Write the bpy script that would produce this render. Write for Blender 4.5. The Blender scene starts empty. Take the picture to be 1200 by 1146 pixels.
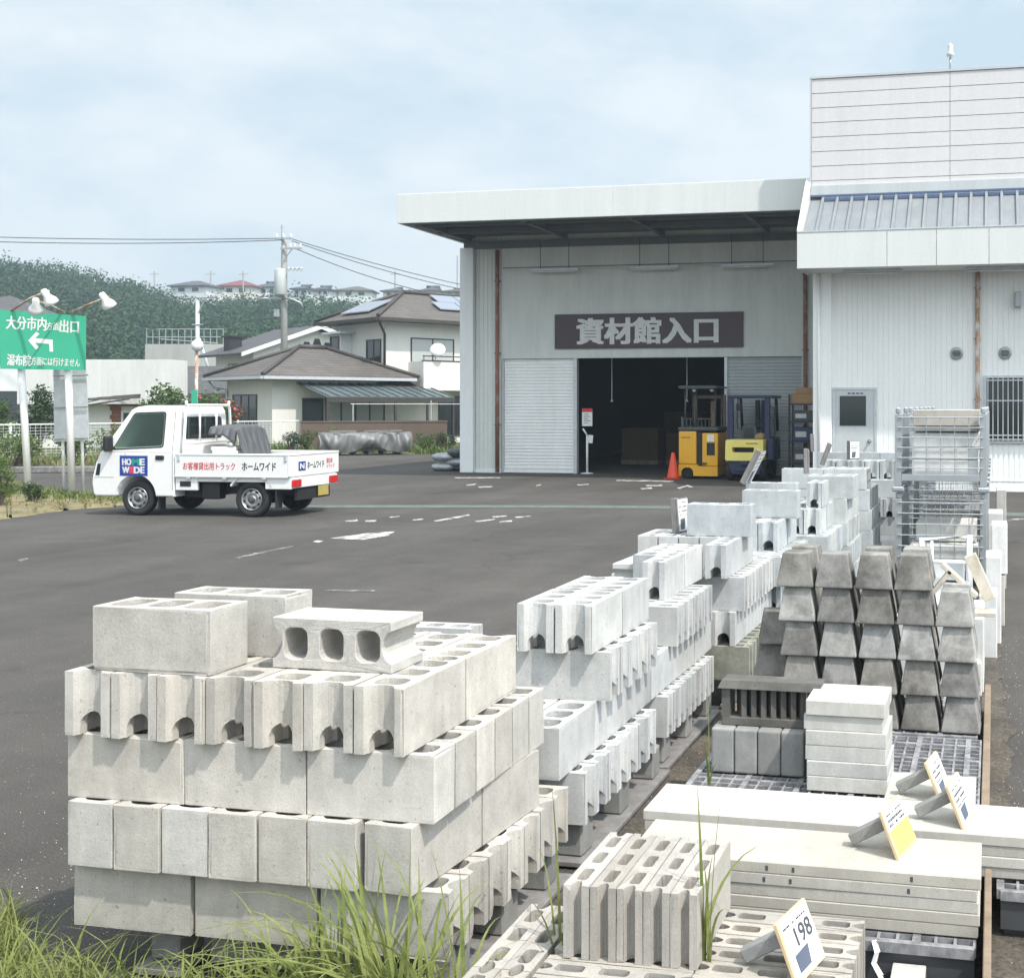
import bpy, bmesh, math, random
import numpy as np
from mathutils import Vector, Matrix, Euler

random.seed(7)
RNG = np.random.default_rng(11)
sc = bpy.context.scene
COL = sc.collection
R = math.radians

# ------------------------------------------------------------------ camera
YAW = math.atan(292 / 1400)
cam_d = bpy.data.cameras.new('camera')
cam_d.sensor_fit = 'HORIZONTAL'
cam_d.sensor_width = 36
cam_d.lens = 42.0
cam_d.shift_x = -273 / 1200
cam_d.shift_y = -98 / 1200
cam_d.clip_start = 0.05
cam_d.clip_end = 3000
cam = bpy.data.objects.new('camera', cam_d)
cam.location = (0, 0, 1.70)
cam.rotation_euler = (R(90), 0, YAW)
COL.objects.link(cam)
sc.camera = cam

# ------------------------------------------------------------------ light
SUN = Vector((0.56, -0.34, 1.0)).normalized()
w = bpy.data.worlds.new('World')
sc.world = w
w.use_nodes = True
nt = w.node_tree
nt.nodes.clear()
wo = nt.nodes.new('ShaderNodeOutputWorld')
sky = nt.nodes.new('ShaderNodeTexSky')
sky.sky_type = 'NISHITA'
sky.sun_disc = False
sky.sun_elevation = math.asin(SUN.z)
sky.sun_rotation = math.atan2(SUN.x, SUN.y)
sky.air_density = 1.0
sky.dust_density = 2.0
bg1 = nt.nodes.new('ShaderNodeBackground')
bg1.inputs[1].default_value = 0.075
nt.links.new(sky.outputs[0], bg1.inputs[0])
tc = nt.nodes.new('ShaderNodeTexCoord')
mp = nt.nodes.new('ShaderNodeMapping')
mp.inputs['Scale'].default_value = (1.0, 1.0, 2.2)
mp.inputs['Location'].default_value = (0.45, 0.1, 0.3)
nt.links.new(tc.outputs['Generated'], mp.inputs[0])
no = nt.nodes.new('ShaderNodeTexNoise')
no.inputs['Scale'].default_value = 4.2
no.inputs['Detail'].default_value = 8.0
no.inputs['Roughness'].default_value = 0.55
nt.links.new(mp.outputs[0], no.inputs['Vector'])
rp = nt.nodes.new('ShaderNodeValToRGB')
rp.color_ramp.elements[0].position = 0.36
rp.color_ramp.elements[0].color = (0.57, 0.70, 0.785, 1)
rp.color_ramp.elements[1].position = 0.57
rp.color_ramp.elements[1].color = (0.82, 0.87, 0.90, 1)
nt.links.new(no.outputs['Fac'], rp.inputs[0])
bg2 = nt.nodes.new('ShaderNodeBackground')
nt.links.new(rp.outputs[0], bg2.inputs[0])
# extra sky brightness around the out-of-frame sun, added to fill shaded walls
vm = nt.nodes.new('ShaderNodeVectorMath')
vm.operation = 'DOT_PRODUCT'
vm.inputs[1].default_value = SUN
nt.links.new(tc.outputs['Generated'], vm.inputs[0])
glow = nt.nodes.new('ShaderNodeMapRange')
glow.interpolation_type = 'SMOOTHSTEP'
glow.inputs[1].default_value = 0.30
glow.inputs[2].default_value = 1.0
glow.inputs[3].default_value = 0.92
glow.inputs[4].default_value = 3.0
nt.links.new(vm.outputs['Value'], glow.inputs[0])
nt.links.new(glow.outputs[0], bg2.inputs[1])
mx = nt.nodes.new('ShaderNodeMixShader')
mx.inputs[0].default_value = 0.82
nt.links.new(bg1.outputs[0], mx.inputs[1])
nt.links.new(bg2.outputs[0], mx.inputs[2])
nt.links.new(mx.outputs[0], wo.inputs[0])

sd = bpy.data.lights.new('sun', 'SUN')
sd.energy = 3.6
sd.angle = R(1.2)
sd.color = (1.0, 0.935, 0.85)
so = bpy.data.objects.new('sun', sd)
so.rotation_euler = SUN.to_track_quat('Z', 'Y').to_euler()
so.location = (10, -5, 30)
COL.objects.link(so)

sc.view_settings.view_transform = 'Standard'
sc.view_settings.look = 'None'
sc.view_settings.exposure = 0.45
sc.view_settings.gamma = 1.0
sc.render.engine = 'CYCLES'

# ------------------------------------------------------------------ measuring (photo pixel -> world point on a known plane)
_c, _s = math.cos(YAW), math.sin(YAW)


def gz(px, py, z=0.0):
    u = (px - 873) / 1400
    D = (z - 1.7) / ((475 - py) / 1400)
    return Vector((D * (-_s + u * _c), D * (_c + u * _s), z))


def gy(px, py, y):
    u = (px - 873) / 1400
    D = y / (_c + u * _s)
    return Vector((D * (-_s + u * _c), y, 1.7 + D * (475 - py) / 1400))


def gd(px, py, D):
    u = (px - 873) / 1400
    return Vector((D * (-_s + u * _c), D * (_c + u * _s), 1.7 + D * (475 - py) / 1400))


# ------------------------------------------------------------------ object helpers
def tag(o, label=None, cat=None, group=None, kind=None):
    if label:
        o['label'] = label
    if cat:
        o['category'] = cat
    if group:
        o['group'] = group
    if kind:
        o['kind'] = kind
    return o


def empty(name, loc=(0, 0, 0), rz=0.0, label=None, cat=None, group=None):
    o = bpy.data.objects.new(name, None)
    o.empty_display_size = 0.1
    o.location = loc
    o.rotation_euler = (0, 0, rz)
    COL.objects.link(o)
    return tag(o, label, cat, group)


def link_mesh(name, me, mat, parent=None):
    o = bpy.data.objects.new(name, me)
    if mat is not None and len(me.materials) == 0:
        me.materials.append(mat)
    if parent is not None:
        o.parent = parent
    COL.objects.link(o)
    return o


def copy_tree(o, parent=None):
    c = o.copy()
    COL.objects.link(c)
    if parent is not None:
        c.parent = parent
    for ch in list(o.children):
        copy_tree(ch, c)
    return c


class MB:
    def __init__(self):
        self.bm = bmesh.new()

    def box(self, c, s, rot=None, bev=0.0, seg=1):
        m = Matrix.Translation(Vector(c))
        if rot is not None:
            m = m @ Euler(rot).to_matrix().to_4x4()
        m = m @ Matrix.Diagonal((s[0], s[1], s[2], 1))
        r = bmesh.ops.create_cube(self.bm, size=1.0, matrix=m)
        if bev > 0:
            es = list({e for v in r['verts'] for e in v.link_edges})
            bmesh.ops.bevel(self.bm, geom=es, offset=bev, segments=seg, affect='EDGES', profile=0.5)
        return self

    def bb(self, x0, x1, y0, y1, z0, z1, bev=0.0, seg=1):
        return self.box(((x0 + x1) / 2, (y0 + y1) / 2, (z0 + z1) / 2), (abs(x1 - x0), abs(y1 - y0), abs(z1 - z0)), None, bev, seg)

    def tube(self, pts, r, n=8, cap=True):
        pts = [Vector(p) for p in pts]
        rs = r if isinstance(r, (list, tuple)) else [r] * len(pts)
        rings = []
        up = None
        for i, p in enumerate(pts):
            a = pts[max(i - 1, 0)]
            b = pts[min(i + 1, len(pts) - 1)]
            t = (b - a).normalized()
            if up is None:
                up = Vector((0, 0, 1)) if abs(t.z) < 0.9 else Vector((1, 0, 0))
            u = t.cross(up).normalized()
            v = u.cross(t).normalized()
            up = v
            rings.append([self.bm.verts.new(p + (u * math.cos(k * 2 * math.pi / n) + v * math.sin(k * 2 * math.pi / n)) * rs[i]) for k in range(n)])
        for a, b in zip(rings, rings[1:]):
            for k in range(n):
                f = self.bm.faces.new((a[k], a[(k + 1) % n], b[(k + 1) % n], b[k]))
                f.smooth = n > 6
        if cap:
            self.bm.faces.new(rings[0][::-1])
            self.bm.faces.new(rings[-1])
        return self

    def lathe(self, prof, c=(0, 0, 0), axis='z', n=24, smooth=True, caps=True):
        c = Vector(c)
        rings = []
        for (r, h) in prof:
            ring = []
            for k in range(n):
                a = k * 2 * math.pi / n
                x, y = math.cos(a) * r, math.sin(a) * r
                v = {'z': Vector((x, y, h)), 'y': Vector((x, h, y)), 'x': Vector((h, x, y))}[axis]
                ring.append(self.bm.verts.new(c + v))
            rings.append(ring)
        for a, b in zip(rings, rings[1:]):
            for k in range(n):
                f = self.bm.faces.new((a[k], a[(k + 1) % n], b[(k + 1) % n], b[k]))
                f.smooth = smooth
        if caps:
            self.bm.faces.new(rings[0])
            self.bm.faces.new(rings[-1])
        return self

    def poly(self, pts):
        self.bm.faces.new([self.bm.verts.new(Vector(p)) for p in pts])
        return self

    def prism(self, pts, vec):
        vec = Vector(vec)
        a = [self.bm.verts.new(Vector(p)) for p in pts]
        b = [self.bm.verts.new(Vector(p) + vec) for p in pts]
        self.bm.faces.new(a[::-1])
        self.bm.faces.new(b)
        n = len(a)
        for i in range(n):
            self.bm.faces.new((a[i], a[(i + 1) % n], b[(i + 1) % n], b[i]))
        return self

    def grid(self, f, nu, nv, smooth=True):
        vs = [[self.bm.verts.new(Vector(f(i / nu, j / nv))) for j in range(nv + 1)] for i in range(nu + 1)]
        for i in range(nu):
            for j in range(nv):
                fc = self.bm.faces.new((vs[i][j], vs[i + 1][j], vs[i + 1][j + 1], vs[i][j + 1]))
                fc.smooth = smooth
        return self

    def build(self, name, mat, parent=None, fix=True):
        if fix:
            bmesh.ops.recalc_face_normals(self.bm, faces=self.bm.faces[:])
        me = bpy.data.meshes.new(name)
        self.bm.to_mesh(me)
        self.bm.free()
        return link_mesh(name, me, mat, parent)


def np_mesh(name, verts, faces, mat, parent=None, smooth=False):
    me = bpy.data.meshes.new(name)
    n = faces.shape[1]
    me.vertices.add(len(verts))
    me.vertices.foreach_set('co', np.asarray(verts, np.float32).ravel())
    me.loops.add(faces.size)
    me.loops.foreach_set('vertex_index', faces.astype(np.int32).ravel())
    me.polygons.add(len(faces))
    me.polygons.foreach_set('loop_start', np.arange(0, faces.size, n, dtype=np.int32))
    if smooth:
        me.polygons.foreach_set('use_smooth', np.ones(len(faces), bool))
    me.update(calc_edges=True)
    me.validate()
    return link_mesh(name, me, mat, parent)


def text_mesh(name, body, mat, parent, center, xdir, normal, wdt=None, hgt=None, bold=0.0, depth=0.002):
    cu = bpy.data.curves.new(name, 'FONT')
    cu.body = body
    cu.size = 1.0
    cu.resolution_u = 3
    to = bpy.data.objects.new(name, cu)
    COL.objects.link(to)
    dg = bpy.context.evaluated_depsgraph_get()
    me = bpy.data.meshes.new_from_object(to.evaluated_get(dg))
    bpy.data.objects.remove(to)
    bpy.data.curves.remove(cu)
    co = np.array([v.co for v in me.vertices])
    lo, hi = co.min(0), co.max(0)
    sx = wdt / (hi[0] - lo[0]) if wdt else None
    sy = hgt / (hi[1] - lo[1]) if hgt else None
    sx = sx or sy
    sy = sy or sx
    x = Vector(xdir).normalized()
    nrm = Vector(normal).normalized()
    y = nrm.cross(x).normalized()
    c = Vector(center)
    for v in me.vertices:
        p = v.co
        v.co = c + x * ((p.x - (lo[0] + hi[0]) / 2) * sx) + y * ((p.y - (lo[1] + hi[1]) / 2) * sy)
    bm = bmesh.new()
    b_ = bold * (sx + sy) / 2
    shifts = [(0, 0)] if bold <= 0 else [(-b_, -b_ * 0.5), (b_, b_ * 0.5), (-b_, b_ * 0.5), (b_, -b_ * 0.5), (0, 0)]
    for i, (dx, dy) in enumerate(shifts):
        n0 = len(bm.verts)
        bm.from_mesh(me)
        bm.verts.ensure_lookup_table()
        bmesh.ops.translate(bm, verts=bm.verts[n0:], vec=x * dx + y * dy + nrm * (depth * (1 + 0.12 * i)))
    bm.to_mesh(me)
    bm.free()
    me.materials.clear()
    return link_mesh(name, me, mat, parent)


def roundpoly(pts, r, n=4):
    out = []
    m = len(pts)
    for i in range(m):
        p0, p1, p2 = (Vector(pts[(i - 1) % m]).to_2d(), Vector(pts[i]).to_2d(), Vector(pts[(i + 1) % m]).to_2d())
        a = p1 + (p0 - p1).normalized() * r
        c = p1 + (p2 - p1).normalized() * r
        for k in range(n + 1):
            f = k / n
            out.append(tuple((a * (1 - f) ** 2 + p1 * 2 * f * (1 - f) + c * f * f)))
    return out


# ------------------------------------------------------------------ materials
def new_mat(name):
    m = bpy.data.materials.new(name)
    m.use_nodes = True
    t = m.node_tree
    b = t.nodes['Principled BSDF']
    return m, t, b


def coords(t, world=False, rand=True):
    """object coordinates shifted per object, so that copies do not repeat"""
    if world:
        g = t.nodes.new('ShaderNodeNewGeometry')
        return g.outputs['Position'], None
    c = t.nodes.new('ShaderNodeTexCoord')
    oi = t.nodes.new('ShaderNodeObjectInfo')
    mul = t.nodes.new('ShaderNodeVectorMath')
    mul.operation = 'MULTIPLY_ADD'
    cb = t.nodes.new('ShaderNodeCombineXYZ')
    for k in range(3):
        t.links.new(oi.outputs['Random'], cb.inputs[k])
    mul.inputs[1].default_value = (37.0, 53.0, 71.0)
    t.links.new(cb.outputs[0], mul.inputs[0])
    t.links.new(c.outputs['Object'], mul.inputs[2])
    return mul.outputs[0], oi.outputs['Random']


def noise(t, vec, scale, detail=4, rough=0.6, vscale=None):
    n = t.nodes.new('ShaderNodeTexNoise')
    n.inputs['Scale'].default_value = scale
    n.inputs['Detail'].default_value = detail
    n.inputs['Roughness'].default_value = rough
    if vscale:
        m = t.nodes.new('ShaderNodeMapping')
        m.inputs['Scale'].default_value = vscale
        t.links.new(vec, m.inputs[0])
        vec = m.outputs[0]
    t.links.new(vec, n.inputs['Vector'])
    return n.outputs['Fac']


def ramp(t, fac, p0, c0, p1, c1):
    r = t.nodes.new('ShaderNodeValToRGB')
    r.color_ramp.elements[0].position = p0
    r.color_ramp.elements[1].position = p1
    c0 = (c0,) * 3 if isinstance(c0, (int, float)) else c0
    c1 = (c1,) * 3 if isinstance(c1, (int, float)) else c1
    r.color_ramp.elements[0].color = (*c0, 1)
    r.color_ramp.elements[1].color = (*c1, 1)
    t.links.new(fac, r.inputs[0])
    return r.outputs[0]


def mix(t, a, b, fac, mode='MIX'):
    m = t.nodes.new('ShaderNodeMix')
    m.data_type = 'RGBA'
    m.blend_type = mode
    for sock, val in ((m.inputs[0], fac), (m.inputs[6], a), (m.inputs[7], b)):
        if isinstance(val, (int, float)):
            sock.default_value = val
        elif isinstance(val, tuple):
            sock.default_value = (*val, 1)
        else:
            t.links.new(val, sock)
    return m.outputs[2]


def bump(t, b, h, strength, dist):
    n = t.nodes.new('ShaderNodeBump')
    n.inputs['Strength'].default_value = strength
    n.inputs['Distance'].default_value = dist
    t.links.new(h, n.inputs['Height'])
    t.links.new(n.outputs[0], b.inputs['Normal'])


def concrete(name, col, var=0.14, stain=None, stain_amt=0.5, pit=0.5, bstr=0.35, spec_scale=260):
    m, t, b = new_mat(name)
    v, rnd = coords(t)
    base = mix(t, tuple(c * (1 - var) for c in col), tuple(min(1, c * (1 + var * 0.6)) for c in col), ramp(t, noise(t, v, 9, 5, 0.65), 0.3, 0, 0.7, 1))
    tone = t.nodes.new('ShaderNodeMapRange')
    tone.inputs[3].default_value = 0.80
    tone.inputs[4].default_value = 1.05
    t.links.new(rnd, tone.inputs[0])
    cb = t.nodes.new('ShaderNodeCombineColor')
    warm = t.nodes.new('ShaderNodeMath')
    warm.operation = 'FRACT'
    wm = t.nodes.new('ShaderNodeMath')
    wm.operation = 'MULTIPLY'
    wm.inputs[1].default_value = 17.31
    t.links.new(rnd, wm.inputs[0])
    t.links.new(wm.outputs[0], warm.inputs[0])
    for k in range(3):
        sh = t.nodes.new('ShaderNodeMapRange')
        sh.inputs[3].default_value = (0.985, 1.0, 1.02)[k]
        sh.inputs[4].default_value = (1.015, 1.0, 0.972)[k]
        t.links.new(warm.outputs[0], sh.inputs[0])
        mm = t.nodes.new('ShaderNodeMath')
        mm.operation = 'MULTIPLY'
        t.links.new(tone.outputs[0], mm.inputs[0])
        t.links.new(sh.outputs[0], mm.inputs[1])
        t.links.new(mm.outputs[0], cb.inputs[k])
    blot = ramp(t, noise(t, v, 3.2, 6, 0.7), 0.36, 0.80, 0.56, 1.0)
    base = mix(t, base, blot, 0.75, 'MULTIPLY')
    base = mix(t, base, cb.outputs[0], 1.0, 'MULTIPLY')
    fine = noise(t, v, spec_scale, 3, 0.7)
    base = mix(t, base, ramp(t, fine, 0.34, 0.72, 0.56, 1.0), 0.7, 'MULTIPLY')
    pits = ramp(t, noise(t, v, 70, 3, 0.6), 0.29, 0.30, 0.35, 1.0)
    base = mix(t, base, pits, pit, 'MULTIPLY')
    streak = ramp(t, noise(t, v, 5, 4, 0.6, (5, 5, 0.6)), 0.35, 0.86, 0.6, 1.0)
    base = mix(t, base, streak, 0.6, 'MULTIPLY')
    if stain:
        base = mix(t, base, stain, ramp(t, noise(t, v, 6, 6, 0.7), 0.42, 0.0, 0.68, stain_amt))
    t.links.new(base, b.inputs['Base Color'])
    b.inputs['Roughness'].default_value = 0.93
    b.inputs['Specular IOR Level'].default_value = 0.2
    bump(t, b, mix(t, fine, noise(t, v, 85, 2, 0.5), 0.5), bstr, 0.004)
    return m


def paint(name, col, rough=0.5, dirt=0.12, dcol=(0.25, 0.22, 0.18), metal=0.0, scale=1.5, world=True, coat=0.0):
    m, t, b = new_mat(name)
    v, _ = coords(t, world)
    d = ramp(t, noise(t, v, scale, 6, 0.65, (1, 1, 0.35)), 0.45, 0.0, 0.8, dirt)
    c = mix(t, col, dcol, d)
    c = mix(t, c, ramp(t, noise(t, v, scale * 14, 3, 0.6), 0.3, 0.92, 0.7, 1.0), 0.8, 'MULTIPLY')
    if dirt > 0:
        stk = ramp(t, noise(t, v, 4.0, 6, 0.75, (1, 1, 0.08)), 0.32, 1.0 - min(0.13, dirt * 0.6), 0.62, 1.0)
        c = mix(t, c, stk, 0.85, 'MULTIPLY')
    t.links.new(c, b.inputs['Base Color'])
    b.inputs['Roughness'].default_value = rough
    b.inputs['Metallic'].default_value = metal
    b.inputs['Coat Weight'].default_value = coat
    return m


def rusty(name, col, rust=(0.23, 0.10, 0.06), lo=0.42, hi=0.55, scale=6):
    m, t, b = new_mat(name)
    v, _ = coords(t, True)
    f = ramp(t, noise(t, v, scale, 6, 0.7, (1, 1, 0.5)), lo, 0.0, hi, 1.0)
    t.links.new(mix(t, col, rust, f), b.inputs['Base Color'])
    b.inputs['Roughness'].default_value = 0.75
    return m


def plain(name, col, rough=0.5, metal=0.0, spec=0.5):
    m, t, b = new_mat(name)
    v, _ = coords(t, True)
    c = mix(t, col, ramp(t, noise(t, v, 9, 4, 0.6), 0.3, 0.82, 0.7, 1.0), 1.0, 'MULTIPLY')
    t.links.new(c, b.inputs['Base Color'])
    b.inputs['Roughness'].default_value = rough
    b.inputs['Metallic'].default_value = metal
    b.inputs['Specular IOR Level'].default_value = spec
    return m


def glass(name, col=(0.02, 0.028, 0.03), rough=0.06):
    m, t, b = new_mat(name)
    b.inputs['Base Color'].default_value = (*col, 1)
    b.inputs['Roughness'].default_value = rough
    b.inputs['Specular IOR Level'].default_value = 0.7
    return m


def leafy(name, c0, c1, scale=0.8, trans=0.25):
    m, t, b = new_mat(name)
    v, _ = coords(t, True)
    c = mix(t, c0, c1, ramp(t, noise(t, v, scale, 5, 0.7), 0.35, 0, 0.65, 1))
    c = mix(t, c, ramp(t, noise(t, v, scale * 12, 2, 0.5), 0.3, 0.75, 0.7, 1.0), 1.0, 'MULTIPLY')
    t.links.new(c, b.inputs['Base Color'])
    b.inputs['Roughness'].default_value = 0.6
    b.inputs['Specular IOR Level'].default_value = 0.25
    tr = t.nodes.new('ShaderNodeBsdfTranslucent')
    t.links.new(c, tr.inputs[0])
    ms = t.nodes.new('ShaderNodeMixShader')
    ms.inputs[0].default_value = trans
    t.links.new(b.outputs[0], ms.inputs[1])
    t.links.new(tr.outputs[0], ms.inputs[2])
    t.links.new(ms.outputs[0], t.nodes['Material Output'].inputs[0])
    return m


def asphalt(name):
    m, t, b = new_mat(name)
    v, _ = coords(t, True)
    c = mix(t, (0.070, 0.065, 0.060), (0.094, 0.087, 0.081), ramp(t, noise(t, v, 0.35, 5, 0.6), 0.35, 0, 0.65, 1))
    c = mix(t, c, ramp(t, noise(t, v, 2.2, 6, 0.7), 0.3, 0.86, 0.7, 1.06), 1.0, 'MULTIPLY')
    c = mix(t, c, ramp(t, noise(t, v, 120, 3, 0.65), 0.36, 0.55, 0.62, 1.25), 0.9, 'MULTIPLY')
    vo = t.nodes.new('ShaderNodeTexVoronoi')
    vo.inputs['Scale'].default_value = 34
    t.links.new(v, vo.inputs['Vector'])
    chip = ramp(t, vo.outputs['Distance'], 0.07, 1.0, 0.13, 0.0)
    sel = ramp(t, noise(t, v, 7, 2, 0.5), 0.47, 0.0, 0.56, 1.0)
    c = mix(t, c, (0.36, 0.34, 0.32), mix(t, chip, sel, 1.0, 'MULTIPLY'))
    # pale scuffs and hairline worn patches
    sc_ = ramp(t, noise(t, v, 1.1, 6, 0.75, (1.0, 3.0, 1)), 0.66, 0.0, 0.78, 0.35)
    c = mix(t, c, (0.26, 0.25, 0.24), sc_)
    # hairline cracks, oil drips and darker tyre-worn lanes
    vc = t.nodes.new('ShaderNodeTexVoronoi')
    vc.feature = 'DISTANCE_TO_EDGE'
    vc.inputs['Scale'].default_value = 0.42
    wv = t.nodes.new('ShaderNodeTexNoise')
    wv.inputs['Scale'].default_value = 1.6
    wv.inputs['Detail'].default_value = 5
    t.links.new(v, wv.inputs['Vector'])
    va = t.nodes.new('ShaderNodeVectorMath')
    va.operation = 'MULTIPLY_ADD'
    va.inputs[1].default_value = (0.9, 0.9, 0.0)
    t.links.new(wv.outputs['Color'], va.inputs[0])
    t.links.new(v, va.inputs[2])
    t.links.new(va.outputs[0], vc.inputs['Vector'])
    crack = ramp(t, vc.outputs['Distance'], 0.002, 0.55, 0.007, 0.0)
    csel = ramp(t, noise(t, v, 0.5, 3, 0.5), 0.50, 0.0, 0.58, 1.0)
    c = mix(t, c, (0.03, 0.028, 0.026), mix(t, crack, csel, 1.0, 'MULTIPLY'))
    oil = ramp(t, noise(t, v, 1.7, 3, 0.5), 0.66, 0.0, 0.74, 0.5)
    c = mix(t, c, (0.045, 0.042, 0.04), oil)
    lane = ramp(t, noise(t, v, 1.0, 4, 0.6, (0.9, 0.08, 1)), 0.40, 0.84, 0.58, 1.04)
    c = mix(t, c, lane, 0.8, 'MULTIPLY')
    t.links.new(c, b.inputs['Base Color'])
    b.inputs['Roughness'].default_value = 0.9
    b.inputs['Specular IOR Level'].default_value = 0.25
    bump(t, b, mix(t, noise(t, v, 140, 2, 0.6), noise(t, v, 55, 3, 0.6), 0.5), 0.7, 0.006)
    return m


def earth(name, c0, c1, scale=3):
    m, t, b = new_mat(name)
    v, _ = coords(t, True)
    c = mix(t, c0, c1, ramp(t, noise(t, v, scale, 7, 0.7), 0.35, 0, 0.65, 1))
    c = mix(t, c, ramp(t, noise(t, v, 60, 3, 0.6), 0.35, 0.55, 0.65, 1.1), 1.0, 'MULTIPLY')
    t.links.new(c, b.inputs['Base Color'])
    b.inputs['Roughness'].default_value = 0.95
    bump(t, b, noise(t, v, 40, 4, 0.6), 0.6, 0.02)
    return m


def worn(name, col, under=(0.095, 0.092, 0.09), lo=0.45, hi=0.55):
    m, t, b = new_mat(name)
    v, _ = coords(t, True)
    f = ramp(t, noise(t, v, 5, 6, 0.75), lo, 0.0, hi, 1.0)
    t.links.new(mix(t, under, col, f), b.inputs['Base Color'])
    b.inputs['Roughness'].default_value = 0.85
    return m


def tiles(name, c0, c1, w_=0.3, h_=0.25):
    """roof tiles: rows by height, columns along the slope plane"""
    m, t, b = new_mat(name)
    c_ = t.nodes.new('ShaderNodeTexCoord')
    sx = t.nodes.new('ShaderNodeSeparateXYZ')
    t.links.new(c_.outputs['Object'], sx.inputs[0])
    ad = t.nodes.new('ShaderNodeMath')
    ad.operation = 'ADD'
    t.links.new(sx.outputs[0], ad.inputs[0])
    t.links.new(sx.outputs[1], ad.inputs[1])
    cb = t.nodes.new('ShaderNodeCombineXYZ')
    t.links.new(ad.outputs[0], cb.inputs[0])
    t.links.new(sx.outputs[2], cb.inputs[1])
    br = t.nodes.new('ShaderNodeTexBrick')
    br.inputs['Color1'].default_value = (*c0, 1)
    br.inputs['Color2'].default_value = (*c1, 1)
    br.inputs['Mortar'].default_value = (*[k * 0.45 for k in c0], 1)
    br.inputs['Scale'].default_value = 1
    br.inputs['Brick Width'].default_value = w_
    br.inputs['Row Height'].default_value = h_ * 0.45
    br.inputs['Mortar Size'].default_value = 0.012
    t.links.new(cb.outputs[0], br.inputs['Vector'])
    v, _ = coords(t, True)
    c = mix(t, br.outputs[0], ramp(t, noise(t, v, 1.2, 5, 0.7), 0.3, 0.75, 0.7, 1.1), 1.0, 'MULTIPLY')
    t.links.new(c, b.inputs['Base Color'])
    b.inputs['Roughness'].default_value = 0.7
    return m


M = {}
M['block'] = concrete('grey_block_concrete', (0.575, 0.545, 0.500))
M['block_pale'] = concrete('pale_block_concrete', (0.60, 0.605, 0.60), 0.10, bstr=0.25)
M['block_cool'] = concrete('cool_pale_block_concrete', (0.56, 0.585, 0.595), 0.12, bstr=0.25)
M['block_moss'] = concrete('mossy_block_concrete', (0.36, 0.36, 0.32), 0.2, (0.13, 0.15, 0.09), 0.7)
M['slab'] = concrete('cast_slab_concrete', (0.52, 0.495, 0.445), 0.08, (0.40, 0.375, 0.33), 0.4, pit=0.25, bstr=0.12)
M['slab_low'] = concrete('screen_block_concrete', (0.44, 0.41, 0.37), 0.1, pit=0.35, bstr=0.25)
M['paver'] = concrete('paver_concrete', (0.64, 0.635, 0.605), 0.1, pit=0.3, bstr=0.15)
M['white_stone'] = concrete('white_stone', (0.84, 0.84, 0.82), 0.06, pit=0.15, bstr=0.1)
M['stone'] = concrete('weathered_footing_concrete', (0.325, 0.315, 0.295), 0.25, (0.07, 0.066, 0.06), 0.8, bstr=0.5)
M['stone2'] = concrete('cleaner_footing_concrete', (0.46, 0.455, 0.435), 0.25, (0.11, 0.105, 0.098), 0.8, bstr=0.4)
M['louver'] = concrete('dark_louvre_concrete', (0.15, 0.145, 0.135), 0.2, (0.06, 0.06, 0.055), 0.5)
M['curb'] = concrete('grey_curb_concrete', (0.34, 0.34, 0.33), 0.18, (0.19, 0.195, 0.185), 0.5)
M['asphalt'] = asphalt('asphalt')
M['white_line'] = worn('worn_white_line', (0.58, 0.58, 0.57), lo=0.42, hi=0.6)
M['faint_line'] = worn('faint_white_line', (0.38, 0.38, 0.37), lo=0.5, hi=0.62)
M['green_line'] = worn('faded_green_line', (0.11, 0.155, 0.125), lo=0.38, hi=0.6)
M['dirt'] = earth('damp_dirt', (0.055, 0.048, 0.04), (0.13, 0.11, 0.085))
M['field'] = earth('grassy_earth', (0.06, 0.085, 0.03), (0.12, 0.12, 0.05), 0.6)
M['verge'] = earth('dry_verge_earth', (0.30, 0.24, 0.14), (0.13, 0.13, 0.055), 1.4)
M['fascia'] = paint('white_fascia', (0.66, 0.68, 0.66), 0.45, 0.12, (0.5, 0.52, 0.48))
M['shed_wall'] = paint('sage_grey_wall', (0.655, 0.68, 0.645), 0.6, 0.25, (0.3, 0.31, 0.28))
M['shed_col'] = paint('pale_grey_column', (0.80, 0.82, 0.82), 0.5, 0.2)
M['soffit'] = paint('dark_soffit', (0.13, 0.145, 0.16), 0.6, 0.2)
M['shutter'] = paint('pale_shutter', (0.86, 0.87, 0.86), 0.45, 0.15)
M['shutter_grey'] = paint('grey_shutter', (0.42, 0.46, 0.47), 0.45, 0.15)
M['rust_pipe'] = rusty('rusty_downpipe', (0.34, 0.27, 0.24), lo=0.36, hi=0.5)
M['rust_pipe_pale'] = rusty('pale_rusty_downpipe', (0.62, 0.58, 0.54), (0.38, 0.22, 0.13), 0.40, 0.56)
M['sign_brown'] = paint('aubergine_sign', (0.062, 0.042, 0.050), 0.5, 0.15, (0.12, 0.1, 0.1))
M['sign_white'] = plain('sign_lettering', (0.68, 0.69, 0.68), 0.6)
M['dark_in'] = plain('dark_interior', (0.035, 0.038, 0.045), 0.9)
M['store_wall'] = paint('white_siding', (0.87, 0.875, 0.855), 0.5, 0.1)
M['store_upper'] = paint('pale_pink_panel', (0.64, 0.625, 0.63), 0.55, 0.12, (0.55, 0.53, 0.52))
M['zinc'] = paint('blue_grey_roofing', (0.225, 0.245, 0.262), 0.5, 0.3, (0.42, 0.45, 0.46), 0.15)
M['navy_trim'] = plain('navy_flashing', (0.09, 0.13, 0.22), 0.5)
M['flash'] = paint('grey_flashing', (0.52, 0.55, 0.56), 0.5, 0.2)
M['alu'] = plain('pale_aluminium', (0.62, 0.65, 0.67), 0.4, 0.35)
M['galv'] = paint('galvanised_steel', (0.40, 0.425, 0.44), 0.45, 0.3, (0.55, 0.57, 0.58), 0.5, 8)
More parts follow.
